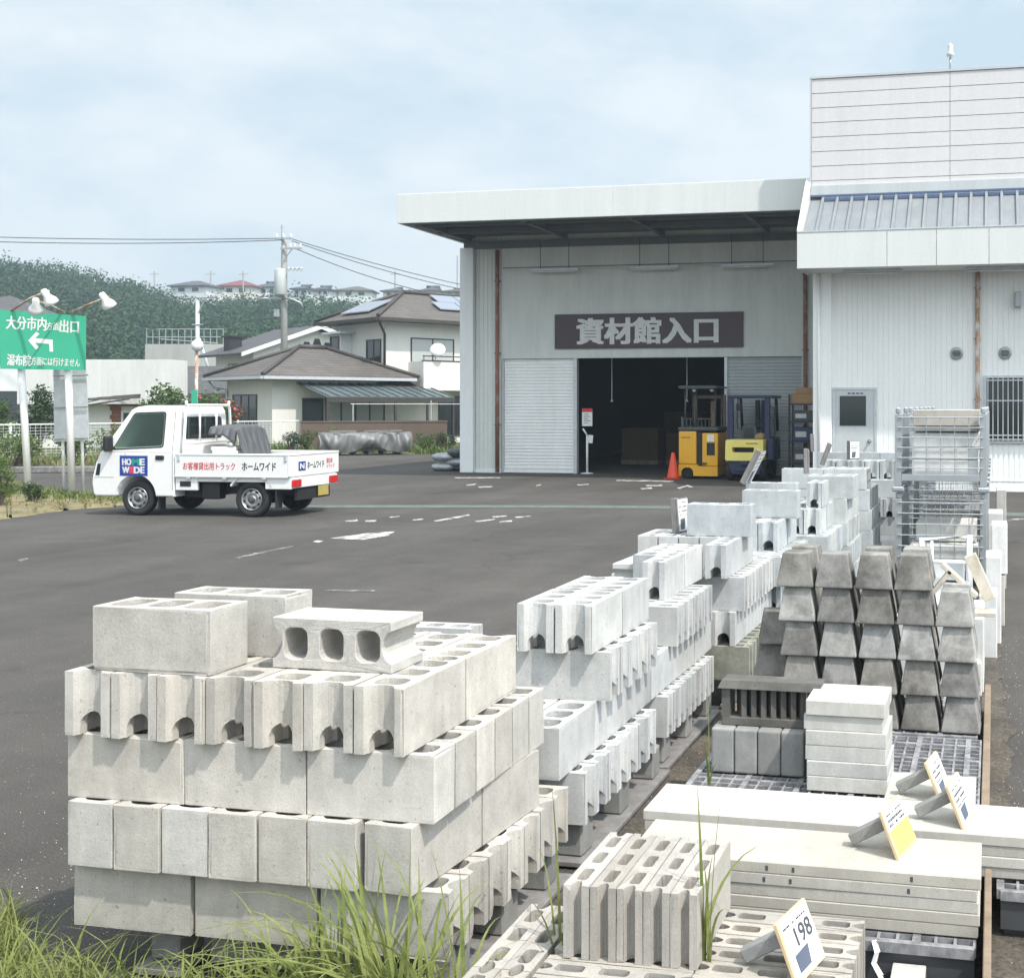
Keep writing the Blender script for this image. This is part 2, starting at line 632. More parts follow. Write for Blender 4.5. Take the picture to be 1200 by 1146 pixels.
M['white'] = paint('white_enamel', (0.82, 0.82, 0.80), 0.4, 0.08)
M['truck'] = paint('white_truck_paint', (0.79, 0.79, 0.775), 0.28, 0.07, scale=2, coat=0.4)
M['black'] = plain('black_plastic', (0.018, 0.018, 0.02), 0.55)
M['rubber'] = plain('tyre_rubber', (0.02, 0.02, 0.021), 0.8)
M['steel'] = plain('silver_wheel_steel', (0.42, 0.425, 0.43), 0.38, 0.75)
M['glass'] = glass('dark_glass')
M['glass_green'] = glass('tinted_glass', (0.05, 0.075, 0.065), 0.08)
M['clear_glass'] = glass('clear_cab_glass', (0.05, 0.08, 0.07), 0.04)
_t = M['clear_glass'].node_tree
_tr = _t.nodes.new('ShaderNodeBsdfTransparent')
_tr.inputs[0].default_value = (0.78, 0.86, 0.82, 1)
_ms = _t.nodes.new('ShaderNodeMixShader')
_ms.inputs[0].default_value = 0.74
_t.links.new(_t.nodes['Principled BSDF'].outputs[0], _ms.inputs[1])
_t.links.new(_tr.outputs[0], _ms.inputs[2])
_t.links.new(_ms.outputs[0], _t.nodes['Material Output'].inputs[0])
M['curtain'] = glass('curtained_glass', (0.42, 0.44, 0.43), 0.25)
M['frost'] = glass('frosted_glass', (0.55, 0.58, 0.57), 0.3)
M['red'] = plain('red_lens', (0.55, 0.02, 0.02), 0.25)
M['red_paint'] = plain('red_lettering', (0.62, 0.045, 0.05), 0.5)
M['black_paint'] = plain('black_lettering', (0.02, 0.02, 0.022), 0.5)
M['blue_paint'] = plain('blue_decal', (0.018, 0.05, 0.30), 0.45)
M['green_paint'] = plain('green_lettering', (0.02, 0.30, 0.20), 0.5)
M['pink_paint'] = plain('pink_lettering', (0.62, 0.05, 0.14), 0.5)
M['sign_green'] = paint('faded_green_sign', (0.045, 0.42, 0.255), 0.45, 0.12, (0.2, 0.5, 0.4))
M['yellow'] = paint('amber_machine_paint', (0.80, 0.42, 0.025), 0.4, 0.15, (0.3, 0.2, 0.06), scale=3)
M['lemon'] = paint('lemon_machine_paint', (0.88, 0.74, 0.20), 0.4, 0.12, (0.4, 0.3, 0.1), scale=3)
M['navy'] = plain('navy_machine_paint', (0.025, 0.035, 0.085), 0.45)
M['charcoal'] = plain('charcoal_vinyl', (0.06, 0.068, 0.07), 0.6)
M['cone'] = plain('orange_cone_plastic', (0.75, 0.075, 0.03), 0.5)
M['cone_base'] = plain('dark_red_cone_base', (0.4, 0.05, 0.03), 0.6)
M['crate'] = plain('dark_crate_wood', (0.13, 0.085, 0.05), 0.85)
M['cardboard'] = plain('cardboard', (0.36, 0.22, 0.11), 0.8)
M['wood'] = rusty('weathered_timber', (0.30, 0.25, 0.19), (0.17, 0.13, 0.09), 0.35, 0.7, 14)
M['wood_pale'] = rusty('pale_timber', (0.70, 0.55, 0.36), (0.58, 0.42, 0.24), 0.4, 0.7, 18)
M['wood_grey'] = rusty('grey_timber', (0.23, 0.225, 0.22), (0.14, 0.13, 0.125), 0.35, 0.7, 20)
M['wood_brown'] = rusty('brown_timber', (0.27, 0.205, 0.145), (0.16, 0.12, 0.085), 0.35, 0.7, 10)
M['paper'] = plain('white_card', (0.80, 0.80, 0.78), 0.6)
M['ink'] = plain('dark_print', (0.07, 0.075, 0.09), 0.6)
M['ink_blue'] = plain('blue_grey_print', (0.10, 0.12, 0.17), 0.6)
M['card_yellow'] = plain('yellow_card', (0.80, 0.55, 0.15), 0.6)
M['plate'] = plain('dull_yellow_plate', (0.42, 0.34, 0.10), 0.5)
M['pallet'] = plain('dark_grey_plastic', (0.055, 0.06, 0.068), 0.6)
M['pallet_pale'] = rusty('dusty_grid_plastic', (0.30, 0.30, 0.31), (0.14, 0.14, 0.15), 0.4, 0.6, 12)
M['tarp'] = plain('silver_tarpaulin', (0.16, 0.16, 0.165), 0.5, 0.2)
M['bag'] = plain('silver_wrap', (0.42, 0.43, 0.45), 0.4, 0.2)
M['wood_white'] = rusty('bleached_timber', (0.62, 0.58, 0.50), (0.45, 0.38, 0.28), 0.4, 0.7, 14)
M['tarp_dark'] = plain('dark_tarpaulin', (0.085, 0.088, 0.095), 0.5)
M['house_white'] = paint('cream_render', (0.72, 0.71, 0.66), 0.8, 0.12)
M['house_side'] = paint('pale_render', (0.66, 0.68, 0.68), 0.8, 0.12)
M['roof_brown'] = tiles('brown_roof_tiles', (0.100, 0.088, 0.080), (0.128, 0.112, 0.102))
M['roof_dark'] = tiles('dark_roof_tiles', (0.075, 0.075, 0.08), (0.10, 0.10, 0.105))
M['roof_red'] = tiles('red_roof_tiles', (0.20, 0.055, 0.06), (0.23, 0.07, 0.07))
M['brown_trim'] = plain('dark_brown_trim', (0.05, 0.042, 0.038), 0.6)
M['green_roof'] = paint('green_metal_roof', (0.100, 0.128, 0.132), 0.4, 0.3, (0.2, 0.26, 0.25), 0.2)
M['brown_wall'] = paint('brown_block_wall', (0.135, 0.098, 0.078), 0.85, 0.4, (0.07, 0.055, 0.045))
M['solar'] = glass('solar_glass', (0.22, 0.25, 0.30), 0.2)
M['grey_render'] = paint('stained_grey_render', (0.42, 0.42, 0.40), 0.85, 0.5, (0.25, 0.25, 0.24), scale=0.4)
M['pale_stained'] = paint('stained_white_render', (0.66, 0.66, 0.64), 0.85, 0.55, (0.34, 0.34, 0.33), scale=0.5)
M['brick'] = plain('red_brick', (0.26, 0.10, 0.06), 0.8)
M['pole_conc'] = plain('pole_concrete', (0.38, 0.38, 0.365), 0.85)
M['cable'] = plain('cable_sheath', (0.06, 0.062, 0.068), 0.6)
M['leaf'] = leafy('bush_leaf', (0.055, 0.10, 0.03), (0.11, 0.17, 0.05), 1.5)
M['leaf_dark'] = leafy('dark_leaf', (0.028, 0.06, 0.026), (0.06, 0.10, 0.035), 1.0)
M['forest'] = leafy('forest_leaf', (0.018, 0.052, 0.026), (0.048, 0.100, 0.036), 0.18)
M['grass'] = leafy('grass_blade', (0.15, 0.20, 0.05), (0.31, 0.34, 0.12), 5, 0.35)
M['grass_dry'] = leafy('dry_grass_blade', (0.36, 0.29, 0.13), (0.20, 0.22, 0.08), 2, 0.3)
M['weed'] = leafy('weed_leaf', (0.10, 0.16, 0.045), (0.17, 0.22, 0.07), 1.5, 0.3)
M['trunk'] = plain('bark', (0.10, 0.075, 0.055), 0.9)
M['flower'] = plain('red_flower', (0.45, 0.04, 0.07), 0.6)
M['pvc'] = plain('white_pvc', (0.75, 0.77, 0.78), 0.35)
M['lamp'] = plain('frosted_lamp', (0.80, 0.81, 0.80), 0.35)

ORD = ['first', 'second', 'third', 'fourth', 'fifth', 'sixth', 'seventh', 'eighth', 'ninth', 'tenth', 'eleventh', 'twelfth']

# ================================================================== SETTING
def struct(o):
    o['kind'] = 'structure'
    return o


b = MB()
b.poly([(-900, -300, -0.03), (900, -300, -0.03), (900, 900, -0.03), (-900, 900, -0.03)])
struct(b.build('ground', M['field']))
b = MB()
b.poly([(-75, -30, 0), (40, -30, 0), (40, 60, 0), (-13.4, 60, 0), (-13.4, 36.0, 0), (-18.5, 38.6, 0), (-26, 34.2, 0), (-38, 29.0, 0), (-75, 20, 0)])
struct(b.build('parking_lot', M['asphalt']))


def sheet(name, mat, polys, z):
    q = MB()
    for p in polys:
        q.poly([(a[0], a[1], z) for a in p])
    return q.build(name, mat)


def pxpoly(*pts):
    return [gz(x, y, 0) for x, y in pts]


# worn paint on the asphalt
arrow = [pxpoly((386, 631), (430, 625), (463, 623), (455, 628), (425, 633)), pxpoly((366, 635), (372, 633.5), (380, 634), (374, 636))]
struct(sheet('painted_marking', M['white_line'], arrow, 0.004))
dash = [pxpoly((404, 610), (419, 609), (419, 611), (405, 611.5)), pxpoly((428, 610), (441, 609.5), (441, 611.5), (428, 612)),
        pxpoly((456, 606), (468, 604.5), (469, 606), (458, 607)), pxpoly((483, 609), (496, 608), (496, 609.7), (484, 610.2)),
        pxpoly((508, 610.5), (528, 607), (530, 609), (512, 611.5)), pxpoly((527, 607), (549, 603), (551, 604.3), (535, 607.5)),
        pxpoly((556, 611), (580, 608), (580, 609.5), (560, 612)), pxpoly((576, 605), (594, 604), (594, 605.5), (578, 607)),
        pxpoly((585, 611), (600, 610), (600, 612), (586, 612.6)), pxpoly((603, 606), (622, 604.5), (622, 606), (606, 607)),
        pxpoly((546, 568), (559, 566.5), (556, 568.5), (548, 569.5)), pxpoly((560, 570.5), (577, 569.5), (577, 571), (562, 572)),
        pxpoly((533, 559.5), (586, 559.5), (586, 560.6), (533, 560.6)), pxpoly((722, 562.5), (790, 563.5), (790, 564.8), (722, 563.8)),
        pxpoly((756, 568.5), (776, 568), (776, 569.6), (758, 570.2)), pxpoly((750, 572), (764, 571.5), (764, 573), (752, 573.5)),
        pxpoly((793, 572), (806, 568.5), (813, 571), (808, 571.6), (805, 570), (797, 573)), pxpoly((628, 569), (634, 567.5), (634, 568.6), (629, 570)),
        pxpoly((676, 568), (690, 567.2), (690, 568.4), (678, 569.2))]
struct(sheet('painted_marking', M['white_line'], dash, 0.004))
line1 = [pxpoly((273, 654), (300, 648), (341, 640), (346, 640.5), (310, 648), (280, 654.5)),
         pxpoly((20, 656), (32, 654), (34, 656), (24, 658)), pxpoly((380, 692), (400, 691), (440, 692), (440, 693.5), (400, 693))]
struct(sheet('painted_marking', M['faint_line'], line1, 0.004))
gl = [pxpoly((150, 594), (360, 592.2), (540, 592), (700, 592.5), (880, 594), (880, 597), (700, 595.5), (540, 595), (360, 595.2), (150, 597.5)),
      pxpoly((1150, 600), (1300, 603), (1300, 608), (1150, 604))]
struct(sheet('painted_marking', M['green_line'], gl, 0.004))
struct(sheet('painted_marking', M['faint_line'], [pxpoly((1158, 668), (1166, 667), (1166, 669), (1160, 670)), pxpoly((1160, 611), (1200, 607), (1200, 609), (1160, 613)),
                                               pxpoly((1150, 716), (1176, 712), (1180, 714), (1154, 719))], 0.004))

# damp dirt strips beside and under the stock
q = MB()
rng = random.Random(3)


def blob(q, pts, z):
    q.poly([(x, y, z) for x, y in pts])


L_ = [(-1.50 + 0.04 * rng.random(), 2.0 + 0.4 * i) for i in range(22)]
R_ = [(-0.94 + 0.10 * rng.random(), 2.0 + 0.4 * i) for i in range(22)]
blob(q, L_ + R_[::-1], 0.004)
L_ = [(-0.07, 1.5 + 0.06 * i) for i in range(130)]
R_ = []
wk = 0.0
for i in range(130):
    wk = wk * 0.86 + rng.uniform(-0.02, 0.02)
    f_ = 1 / (1 + math.exp((1.5 + 0.06 * i - 3.95) * 5))
    R_.append((0.05 + 0.85 * f_ + wk + 0.02 * rng.random(), 1.5 + 0.06 * i))
blob(q, L_ + R_[::-1], 0.004)
blob(q, [(-3.6, 1.6), (-1.2, 1.6), (-1.2, 2.9), (-1.9, 2.95), (-2.5, 3.02), (-3.1, 2.95), (-3.5, 2.6)], 0.008)
struct(q.build('dirt_strip', M['dirt']))

# raised dry verge on the left
nv = 26
edge = [gz(x, y, 0) for x, y in [(-260, 640), (-120, 622), (0, 609), (30, 605), (62, 600), (100, 596), (128, 595), (150, 591)]]
back = [gz(x, y, 0) for x, y in [(-260, 590), (-120, 578), (0, 571), (30, 573), (62, 580), (90, 583), (130, 581), (152, 588)]]


def verge_pt(u, v):
    t = u * (len(edge) - 1)
    i = min(int(t), len(edge) - 2)
    f = t - i
    a = edge[i].lerp(edge[i + 1], f)
    c = back[i].lerp(back[i + 1], f)
    p = a.lerp(c, v)
    h = 0.003 + 0.14 * math.sin(math.pi * v) * (1 - u) + 0.02 * math.sin(u * 61) * math.sin(v * 3.1)
    jit = 0.10 * math.sin(u * 47) + 0.06 * math.sin(u * 113)
    return (p.x + jit * (1 - v) * 0.3, p.y + jit * (1 - v), max(0.003, h))


q = MB()
q.grid(verge_pt, 60, 10)
struct(q.build('verge', M['verge'], fix=False))

# wooded hill behind the houses: laid out by bearing and distance
CREST = [(-500, 262), (-260, 268), (-100, 288), (0, 297), (40, 300), (90, 310), (130, 323), (165, 332), (200, 343), (260, 345), (330, 346), (420, 349), (500, 350), (560, 350), (700, 352), (950, 355), (1300, 360), (1700, 365)]


CREST = [(a, y + 15) for a, y in CREST]


def crest_z(px, D):
    for (a, ya), (c, yc) in zip(CREST, CREST[1:]):
        if a <= px <= c:
            y = ya + (yc - ya) * (px - a) / (c - a)
            return 1.7 + (475 - y) / 1400 * D
    return 20.0


DC = 210.0


def hill_pt(u, v):
    px = -500 + 2200 * u
    D = 92 + (300 - 92) * v
    zc = crest_z(px, DC)
    t = (D - 92) / (DC - 92)
    if t <= 1:
        z = -0.5 + (zc + 0.5) * (0.18 * t + 0.82 * t ** 0.85)
    else:
        z = zc - 6 * (t - 1)
    z += 0.5 * math.sin(px * 0.031 + D * 0.05) * min(1, t)
    p = gd(px, 475, D)
    return Vector((p.x, p.y, z))


q = MB()
q.grid(hill_pt, 90, 26)
struct(q.build('hill', M['forest'], fix=False))


def leaf_cloud(centers, radii, per, size, rnd, flat=0.75, shell=0.55, wild=0.7):
    """many small leaf-clump quads spread through ellipsoids"""
    n = len(centers)
    c = np.repeat(np.asarray(centers), per, 0)
    r = np.repeat(np.asarray(radii), per, 0)
    d = rnd.normal(size=(n * per, 3))
    d /= np.linalg.norm(d, axis=1)[:, None]
    rad = shell + (1 - shell) * rnd.random((n * per, 1)) ** 0.7
    lump = 1 + 0.18 * np.sin(d[:, :1] * 7 + c[:, :1]) * np.sin(d[:, 1:2] * 6 + c[:, 1:2])
    p = c + d * rad * lump * r
    nrm = d + rnd.normal(size=d.shape) * wild
    nrm /= np.linalg.norm(nrm, axis=1)[:, None]
    t = np.cross(nrm, rnd.normal(size=d.shape))
    t /= np.linalg.norm(t, axis=1)[:, None] + 1e-9
    bt = np.cross(nrm, t)
    s = size * (0.6 + 0.8 * rnd.random((n * per, 1)))
    v = np.stack([p - t * s, p - bt * s * flat, p + t * s, p + bt * s * flat], 1).reshape(-1, 3)
    f = np.arange(len(v)).reshape(-1, 4)
    return v, f


cs, rs = [], []
for i in range(4200):
    px = -420 + 1120 * RNG.random()
    v = RNG.random() ** 0.8
    D = 94 + (203 - 94) * v
    u = (px + 500) / 2200
    t = (D - 92) / (300 - 92)
    p = hill_pt(u, t)
    k = 0.8 + 1.5 * RNG.random() ** 1.5
    if RNG.random() < 0.05:
        k *= 1.45
    cs.append((p.x, p.y, p.z + k * 0.55))
    rs.append((k, k, k * (0.9 + 0.4 * RNG.random())))
v_, f_ = leaf_cloud(cs, rs, 85, 0.20, RNG, 0.75, 0.6, 0.35)
o = np_mesh('forest', v_, f_, M['forest'])
o['kind'] = 'stuff'


# ================================================================== WAREHOUSE
def ribbed(q, x0, x1, z0, z1, y, pitch, dep, flat=0.75):
    """vertical ribs on a wall facing -y"""
    n = max(1, round((x1 - x0) / pitch))
    p = (x1 - x0) / n
    prof = []
    for i in range(n):
        a = x0 + i * p
        prof += [(a, y), (a + p * flat, y), (a + p * (flat + 0.06), y + dep), (a + p * 0.94, y + dep)]
    prof.append((x1, y))
    lo = [q.bm.verts.new((x, yy, z0)) for x, yy in prof]
    hi = [q.bm.verts.new((x, yy, z1)) for x, yy in prof]
    for i in range(len(prof) - 1):
        q.bm.faces.new((lo[i], lo[i + 1], hi[i + 1], hi[i]))


def slatted(q, x0, x1, z0, z1, y, pitch, dep):
    """horizontal shutter slats facing -y, each slat bulging forward"""
    n = max(1, round((z1 - z0) / pitch))
    p = (z1 - z0) / n
    prof = []
    for i in range(n):
        a = z0 + i * p
        prof += [(y, a), (y - dep, a + p * 0.22), (y - dep, a + p * 0.78), (y, a + p * 0.97)]
    prof.append((y, z1))
    lo = [q.bm.verts.new((x0, yy, z)) for yy, z in prof]
    hi = [q.bm.verts.new((x1, yy, z)) for yy, z in prof]
    for i in range(len(prof) - 1):
        q.bm.faces.new((lo[i], hi[i], hi[i + 1], lo[i + 1]))


YF = 28.2
wh = empty('warehouse', (-8.6, YF, 0), 0, 'grey-green materials shed with deep white canopy and two shutters beside a dark opening', 'warehouse')


def P(o):
    """parent keeping world placement for things whose empty is unrotated"""
    return o


class Under:
    """build meshes in world coordinates, then parent under an empty (location removed)"""

    def __init__(self, root):
        self.root = root

    def __call__(self, q, name, mat, label=None, parent=None, fix=True):
        me_o = q.build(name, mat, None, fix)
        inv = Matrix.Translation(self.root.location).inverted() if parent is None else Matrix.Identity(4)
        base = self.root
        if parent is not None:
            inv = Matrix.Translation(self.root.location).inverted()
            base = parent
        me_o.data.transform(inv)
        me_o.parent = base
        if label:
            me_o['label'] = label
        return me_o


U = Under(wh)
q = MB()
ribbed(q, -12.85, -12.15, 0.0, 5.96, YF + 0.02, 0.12, 0.012)
q.bb(-13.2, -12.86, YF + 0.30, YF + 0.36, 5.6, 5.96)
q.bb(-12.15, -3.3, YF, YF + 0.15, 2.87, 5.96)
U(q, 'front_wall', M['shed_wall'])
q = MB()
q.bb(-13.22, -12.86, YF - 0.12, YF + 0.35, 0, 5.67, 0.01)
U(q, 'corner_column', M['shed_col'])
q = MB()
q.bb(-13.20, -13.05, YF + 0.36, 46, 0, 5.66)
q.bb(-3.20, -3.05, YF + 0.36, 46, 0, 5.66)
q.bb(-13.04, -3.21, 45.8, 46, 0, 5.66)
U(q, 'side_wall', M['shed_wall'])
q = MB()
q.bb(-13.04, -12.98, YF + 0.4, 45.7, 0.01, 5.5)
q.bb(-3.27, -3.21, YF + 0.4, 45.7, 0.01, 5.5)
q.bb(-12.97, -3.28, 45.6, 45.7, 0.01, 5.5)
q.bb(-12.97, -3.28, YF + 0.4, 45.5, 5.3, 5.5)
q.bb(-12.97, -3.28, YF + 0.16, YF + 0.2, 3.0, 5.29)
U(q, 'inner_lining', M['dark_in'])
q = MB()
q.bb(-13.35, -3.0, YF + 0.30, 46.2, 6.03, 6.3)
q.bb(-13.13, -3.3, 24.94, YF + 0.29, 6.04, 6.2)
U(q, 'roof', M['zinc'])
# canopy
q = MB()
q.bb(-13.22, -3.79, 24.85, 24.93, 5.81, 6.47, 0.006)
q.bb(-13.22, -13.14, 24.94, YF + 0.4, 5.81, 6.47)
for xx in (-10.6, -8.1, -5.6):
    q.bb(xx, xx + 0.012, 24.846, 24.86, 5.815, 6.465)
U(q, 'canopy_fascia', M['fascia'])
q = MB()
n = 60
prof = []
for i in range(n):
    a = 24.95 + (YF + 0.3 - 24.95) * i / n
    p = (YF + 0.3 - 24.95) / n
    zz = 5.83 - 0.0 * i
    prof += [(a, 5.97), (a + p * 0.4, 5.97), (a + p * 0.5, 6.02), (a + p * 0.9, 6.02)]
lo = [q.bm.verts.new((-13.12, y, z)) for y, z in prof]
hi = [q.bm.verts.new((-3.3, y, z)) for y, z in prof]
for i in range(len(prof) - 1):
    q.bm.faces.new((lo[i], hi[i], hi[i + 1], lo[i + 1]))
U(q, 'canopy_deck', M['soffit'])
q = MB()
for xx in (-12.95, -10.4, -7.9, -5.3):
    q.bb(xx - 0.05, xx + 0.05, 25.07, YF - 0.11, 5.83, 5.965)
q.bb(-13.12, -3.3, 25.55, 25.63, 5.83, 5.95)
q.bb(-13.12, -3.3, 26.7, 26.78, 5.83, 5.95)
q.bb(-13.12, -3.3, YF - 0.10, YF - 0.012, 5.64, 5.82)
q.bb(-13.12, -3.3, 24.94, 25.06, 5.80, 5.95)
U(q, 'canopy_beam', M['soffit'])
# shutters
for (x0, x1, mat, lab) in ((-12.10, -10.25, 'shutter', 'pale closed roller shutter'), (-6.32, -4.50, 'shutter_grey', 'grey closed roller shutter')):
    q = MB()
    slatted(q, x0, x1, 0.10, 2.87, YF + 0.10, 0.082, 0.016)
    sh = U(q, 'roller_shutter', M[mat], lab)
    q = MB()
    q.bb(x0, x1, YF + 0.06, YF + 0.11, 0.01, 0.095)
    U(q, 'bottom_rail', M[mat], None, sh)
q = MB()
q.bb(-10.245, -10.16, YF + 0.03, YF + 0.18, 0, 2.868)
U(q, 'shutter_post', M['alu'])
q = MB()
q.bb(-6.40, -6.325, YF + 0.03, YF + 0.18, 0, 2.868)
U(q, 'shutter_post', M['alu'])
q = MB()
q.bb(-12.145, -12.105, YF + 0.03, YF + 0.18, 0, 2.868)
U(q, 'shutter_post', M['alu'])
q = MB()
q.bb(-4.495, -3.4, YF + 0.02, YF + 0.2, 0, 2.868)
U(q, 'end_wall', M['shed_wall'])
for xx, top in ((-12.23, 5.6), (-4.40, 5.6)):
    q = MB()
    q.tube([(xx, YF - 0.07, 0.02), (xx, YF - 0.07, top)], 0.05, 10)
    for zz in (1.2, 3.0, 4.8):
        q.bb(xx - 0.07, xx + 0.07, YF - 0.09, YF - 0.002, zz, zz + 0.03)
    U(q, 'downpipe', M['rust_pipe'])
q = MB()
q.bb(-12.85, -12.15, YF - 0.004, YF + 0.016, 0.0, 0.10)
U(q, 'base_strip', M['shed_col'])

# the long brown sign over the opening
sb = empty('sign_board', (-8.31, YF - 0.06, 3.53), 0, 'long aubergine sign with pale lettering above the dark shed opening', 'sign')
q = MB()
q.box((0, 0.02, 0), (4.79, 0.05, 0.85), None, 0.004)
q.build('panel', M['sign_brown'], sb)
text_mesh('lettering', '資材館入口', M['sign_white'], sb, (-0.02, -0.006, 0.0), (1, 0, 0), (0, -1, 0), 3.56, 0.63, 0.046, 0.004)

# tube lights hung under the canopy
for i, (x0, x1) in enumerate(((-11.25, -10.02), (-8.69, -7.47), (-6.41, -5.13))):
    lt = empty('tube_light', ((x0 + x1) / 2, YF - 0.25, 5.03), 0,
               ['tube light on the shed wall nearest the pale corner column', 'tube light directly above the lettering of the long aubergine sign', 'tube light on the shed wall nearest the white store canopy'][i], 'light', 'tube lights above the shed opening')
    hw = (x1 - x0) / 2
    q = MB()
    q.bb(-hw, hw, -0.03, 0.03, 0.0, 0.05, 0.004)
    q.build('housing', M['alu'], lt)
    q = MB()
    q.tube([(-hw + 0.03, 0, -0.022), (hw - 0.03, 0, -0.022)], 0.018, 10)
    q.build('tube', M['lamp'], lt)
    q = MB()
    for sx in (-0.6, 0.6):
        q.tube([(hw * sx, 0, 0.05), (hw * sx, 0, 0.74)], 0.008, 6)
    q.build('hanger', M['black'], lt)
cond = MB()
cond.tube([(-12.0, YF - 0.24, 5.12), (-4.5, YF - 0.24, 5.12)], 0.013, 6)
tag(cond.build('conduit_pipe', M['soffit']), 'thin dark conduit running level along the shed wall above the tube lights', 'pipe')

# inside the shed
for i, (pxx, pyb) in enumerate(((717, 471), (805, 471))):
    p = gy(pxx, pyb, YF + 0.9)
    q = MB()
    q.tube([(p.x, p.y, 4.2), (p.x, p.y, p.z + 0.06)], 0.011, 6)
    q.lathe([(0.012, 0.06), (0.03, 0.03), (0.035, 0.0)], (p.x, p.y, p.z), 'z', 10)
    tag(q.build('pull_cord', M['alu']), ['pale pull cord hanging in the shed opening above the paper notice stand', 'pale pull cord hanging just above the roofed amber reach truck'][i], 'cord', 'pull cords in the shed opening')
nt_ = empty('notice_stand', (-9.92, YF + 0.12, 0), 0, 'slim white stand by the pale shutter holding a red-headed notice', 'stand')
q = MB()
q.tube([(0, 0, 0.02), (0, 0, 0.95)], 0.028, 10)
q.lathe([(0.16, 0), (0.16, 0.015), (0.05, 0.03)], (0, 0, 0), 'z', 18)
q.tube([(0, 0, 0.95), (-0.1, -0.03, 1.12)], 0.022, 8)
q.build('post', M['white'], nt_)
q = MB()
q.box((0.10, -0.03, 0.86), (0.12, 0.03, 0.2), (0, 0.1, 0), 0.004)
q.build('leaflet_box', M['paper'], nt_)
pn = empty('paper_notice', (-9.925, YF + 0.13, 1.40), 0, 'white paper notice with red heading hung at the edge of the opening', 'notice')
q = MB()
q.bb(-0.135, 0.135, 0, 0.008, -0.22, 0.22)
q.build('sheet', M['paper'], pn)
q = MB()
q.bb(-0.135, 0.135, -0.004, -0.001, 0.13, 0.22)
q.build('heading', M['red_paint'], pn)
q = MB()
for k in range(5):
    q.bb(-0.085, 0.02 + 0.06 * (k % 2), -0.004, -0.001, 0.07 - k * 0.055, 0.085 - k * 0.055)
q.build('print', M['ink_blue'], pn)
for i, (x, y, sx, sz) in enumerate(((-10.0, 33.5, 1.1, 1.05), (-8.75, 33.6, 1.0, 0.9), (-9.4, 36.0, 1.2, 1.5))):
    bx = empty('goods_crate', (x, y, 0), 0.05 * i, ['brown goods crate just inside the opening behind the notice stand', 'brown goods crate in the dark shed right of the first crate', 'taller goods crate deep in the dark shed behind the other crates'][i], 'crate', 'crates inside the shed')
    q = MB()
    q.bb(-sx / 2, sx / 2, -0.4, 0.4, 0.12, sz, 0.01)
    q.build('box', M['crate'], bx)
    q = MB()
    for k in (-0.4, 0, 0.4):
        q.bb(-sx / 2, sx / 2, k - 0.05, k + 0.05, 0, 0.118)
    q.build('skid', M['wood'], bx)
q = MB()
for k in range(9):
    q.tube([(-7.95 + k * 0.1, 30.2, 0.25), (-7.95 + k * 0.1, 30.2, 1.35)], 0.012, 6)
for zz in (0.25, 0.8, 1.35):
    q.tube([(-7.98, 30.2, zz), (-7.12, 30.2, zz)], 0.016, 6)
for xx in (-7.98, -7.12):
    q.tube([(xx, 30.2, 0.0), (xx, 30.2, 1.4)], 0.02, 6)
tag(q.build('wire_rack', M['galv']), 'grey upright wire rack standing in the dark opening left of the reach truck', 'rack')

# dark rack of goods at the right end of the shed front
rk = empty('goods_rack', (-4.25, 27.0, 0), 0, 'dark metal rack stacked with goods and a tan carton beside the store column', 'rack')
q = MB()
for xx in (-0.30, 0.36):
    for yy in (-0.25, 0.25):
        q.bb(xx - 0.02, xx + 0.02, yy - 0.02, yy + 0.02, 0, 1.95)
q.build('frame', M['black'], rk)
for zz in (0.35, 0.85, 1.3, 1.7):
    q = MB()
    q.bb(-0.31, 0.37, -0.27, 0.27, zz, zz + 0.03)
    q.build('shelf', M['navy'], rk)
for k, (zz, h, m) in enumerate(((0.383, 0.3, 'charcoal'), (0.883, 0.32, 'navy'), (1.333, 0.25, 'charcoal'))):
    bxq = empty('goods_box', (-4.22, 26.98, zz), 0.02, ['dark box on the lowest shelf of the goods rack', 'dark box on the middle shelf of the goods rack', 'dark box under the tan carton on the goods rack'][k], 'box', 'goods on the dark rack')
    q = MB()
    q.bb(-0.26, 0.28, -0.2, 0.2, 0, h, 0.01)
    q.build('box', M[m], bxq)
    q = MB()
    q.bb(-0.2, 0.05, -0.206, -0.2, h * 0.3, h * 0.7)
    q.build('label_patch', M['flash'], bxq)
q = MB()
q.bb(-4.53, -3.9, 26.8, 27.2, 1.732, 1.96, 0.01)
q.bb(-4.42, -4.0, 26.84, 27.16, 1.962, 2.1, 0.01)
tag(q.build('carton', M['cardboard']), 'tan carton on the top shelf of the dark goods rack', 'carton')

# ================================================================== STORE
YS = 24.1
st = empty('store_building', (0, YS, 0), 0, 'white-sided store with blue-grey canopy roof and tall pale pink upper wall', 'store')
U = Under(st)
q = MB()
ribbed(q, -3.22, -0.40, 0.0, 4.5, YS, 0.105, 0.010, 0.86)
ribbed(q, -0.24, 8.0, 0.0, 4.5, YS, 0.105, 0.010, 0.86)
q.bb(-0.40, -0.24, YS + 0.004, YS + 0.02, 0, 4.5)
U(q, 'front_wall', M['store_wall'])
q = MB()
q.bb(-3.60, -3.22, YS - 0.10, YS + 0.3, 0, 4.5, 0.012)
U(q, 'corner_column', M['store_wall'])
q = MB()
q.bb(-3.66, -3.5, YS + 0.31, 45, 0, 8.2)
q.bb(7.9, 8.0, YS + 0.31, 45, 0, 8.2)
q.bb(-3.49, 7.89, 44.8, 45, 0, 8.2)
q.bb(-3.49, 7.89, YS + 0.45, 44.7, 8.0, 8.2)
q.bb(-3.49, 7.89, YS + 0.04, YS + 0.4, 4.52, 4.7)
U(q, 'side_wall', M['store_wall'])
q = MB()
q.bb(-3.21, -0.38, YS - 0.014, YS - 0.002, 0.0, 0.12)
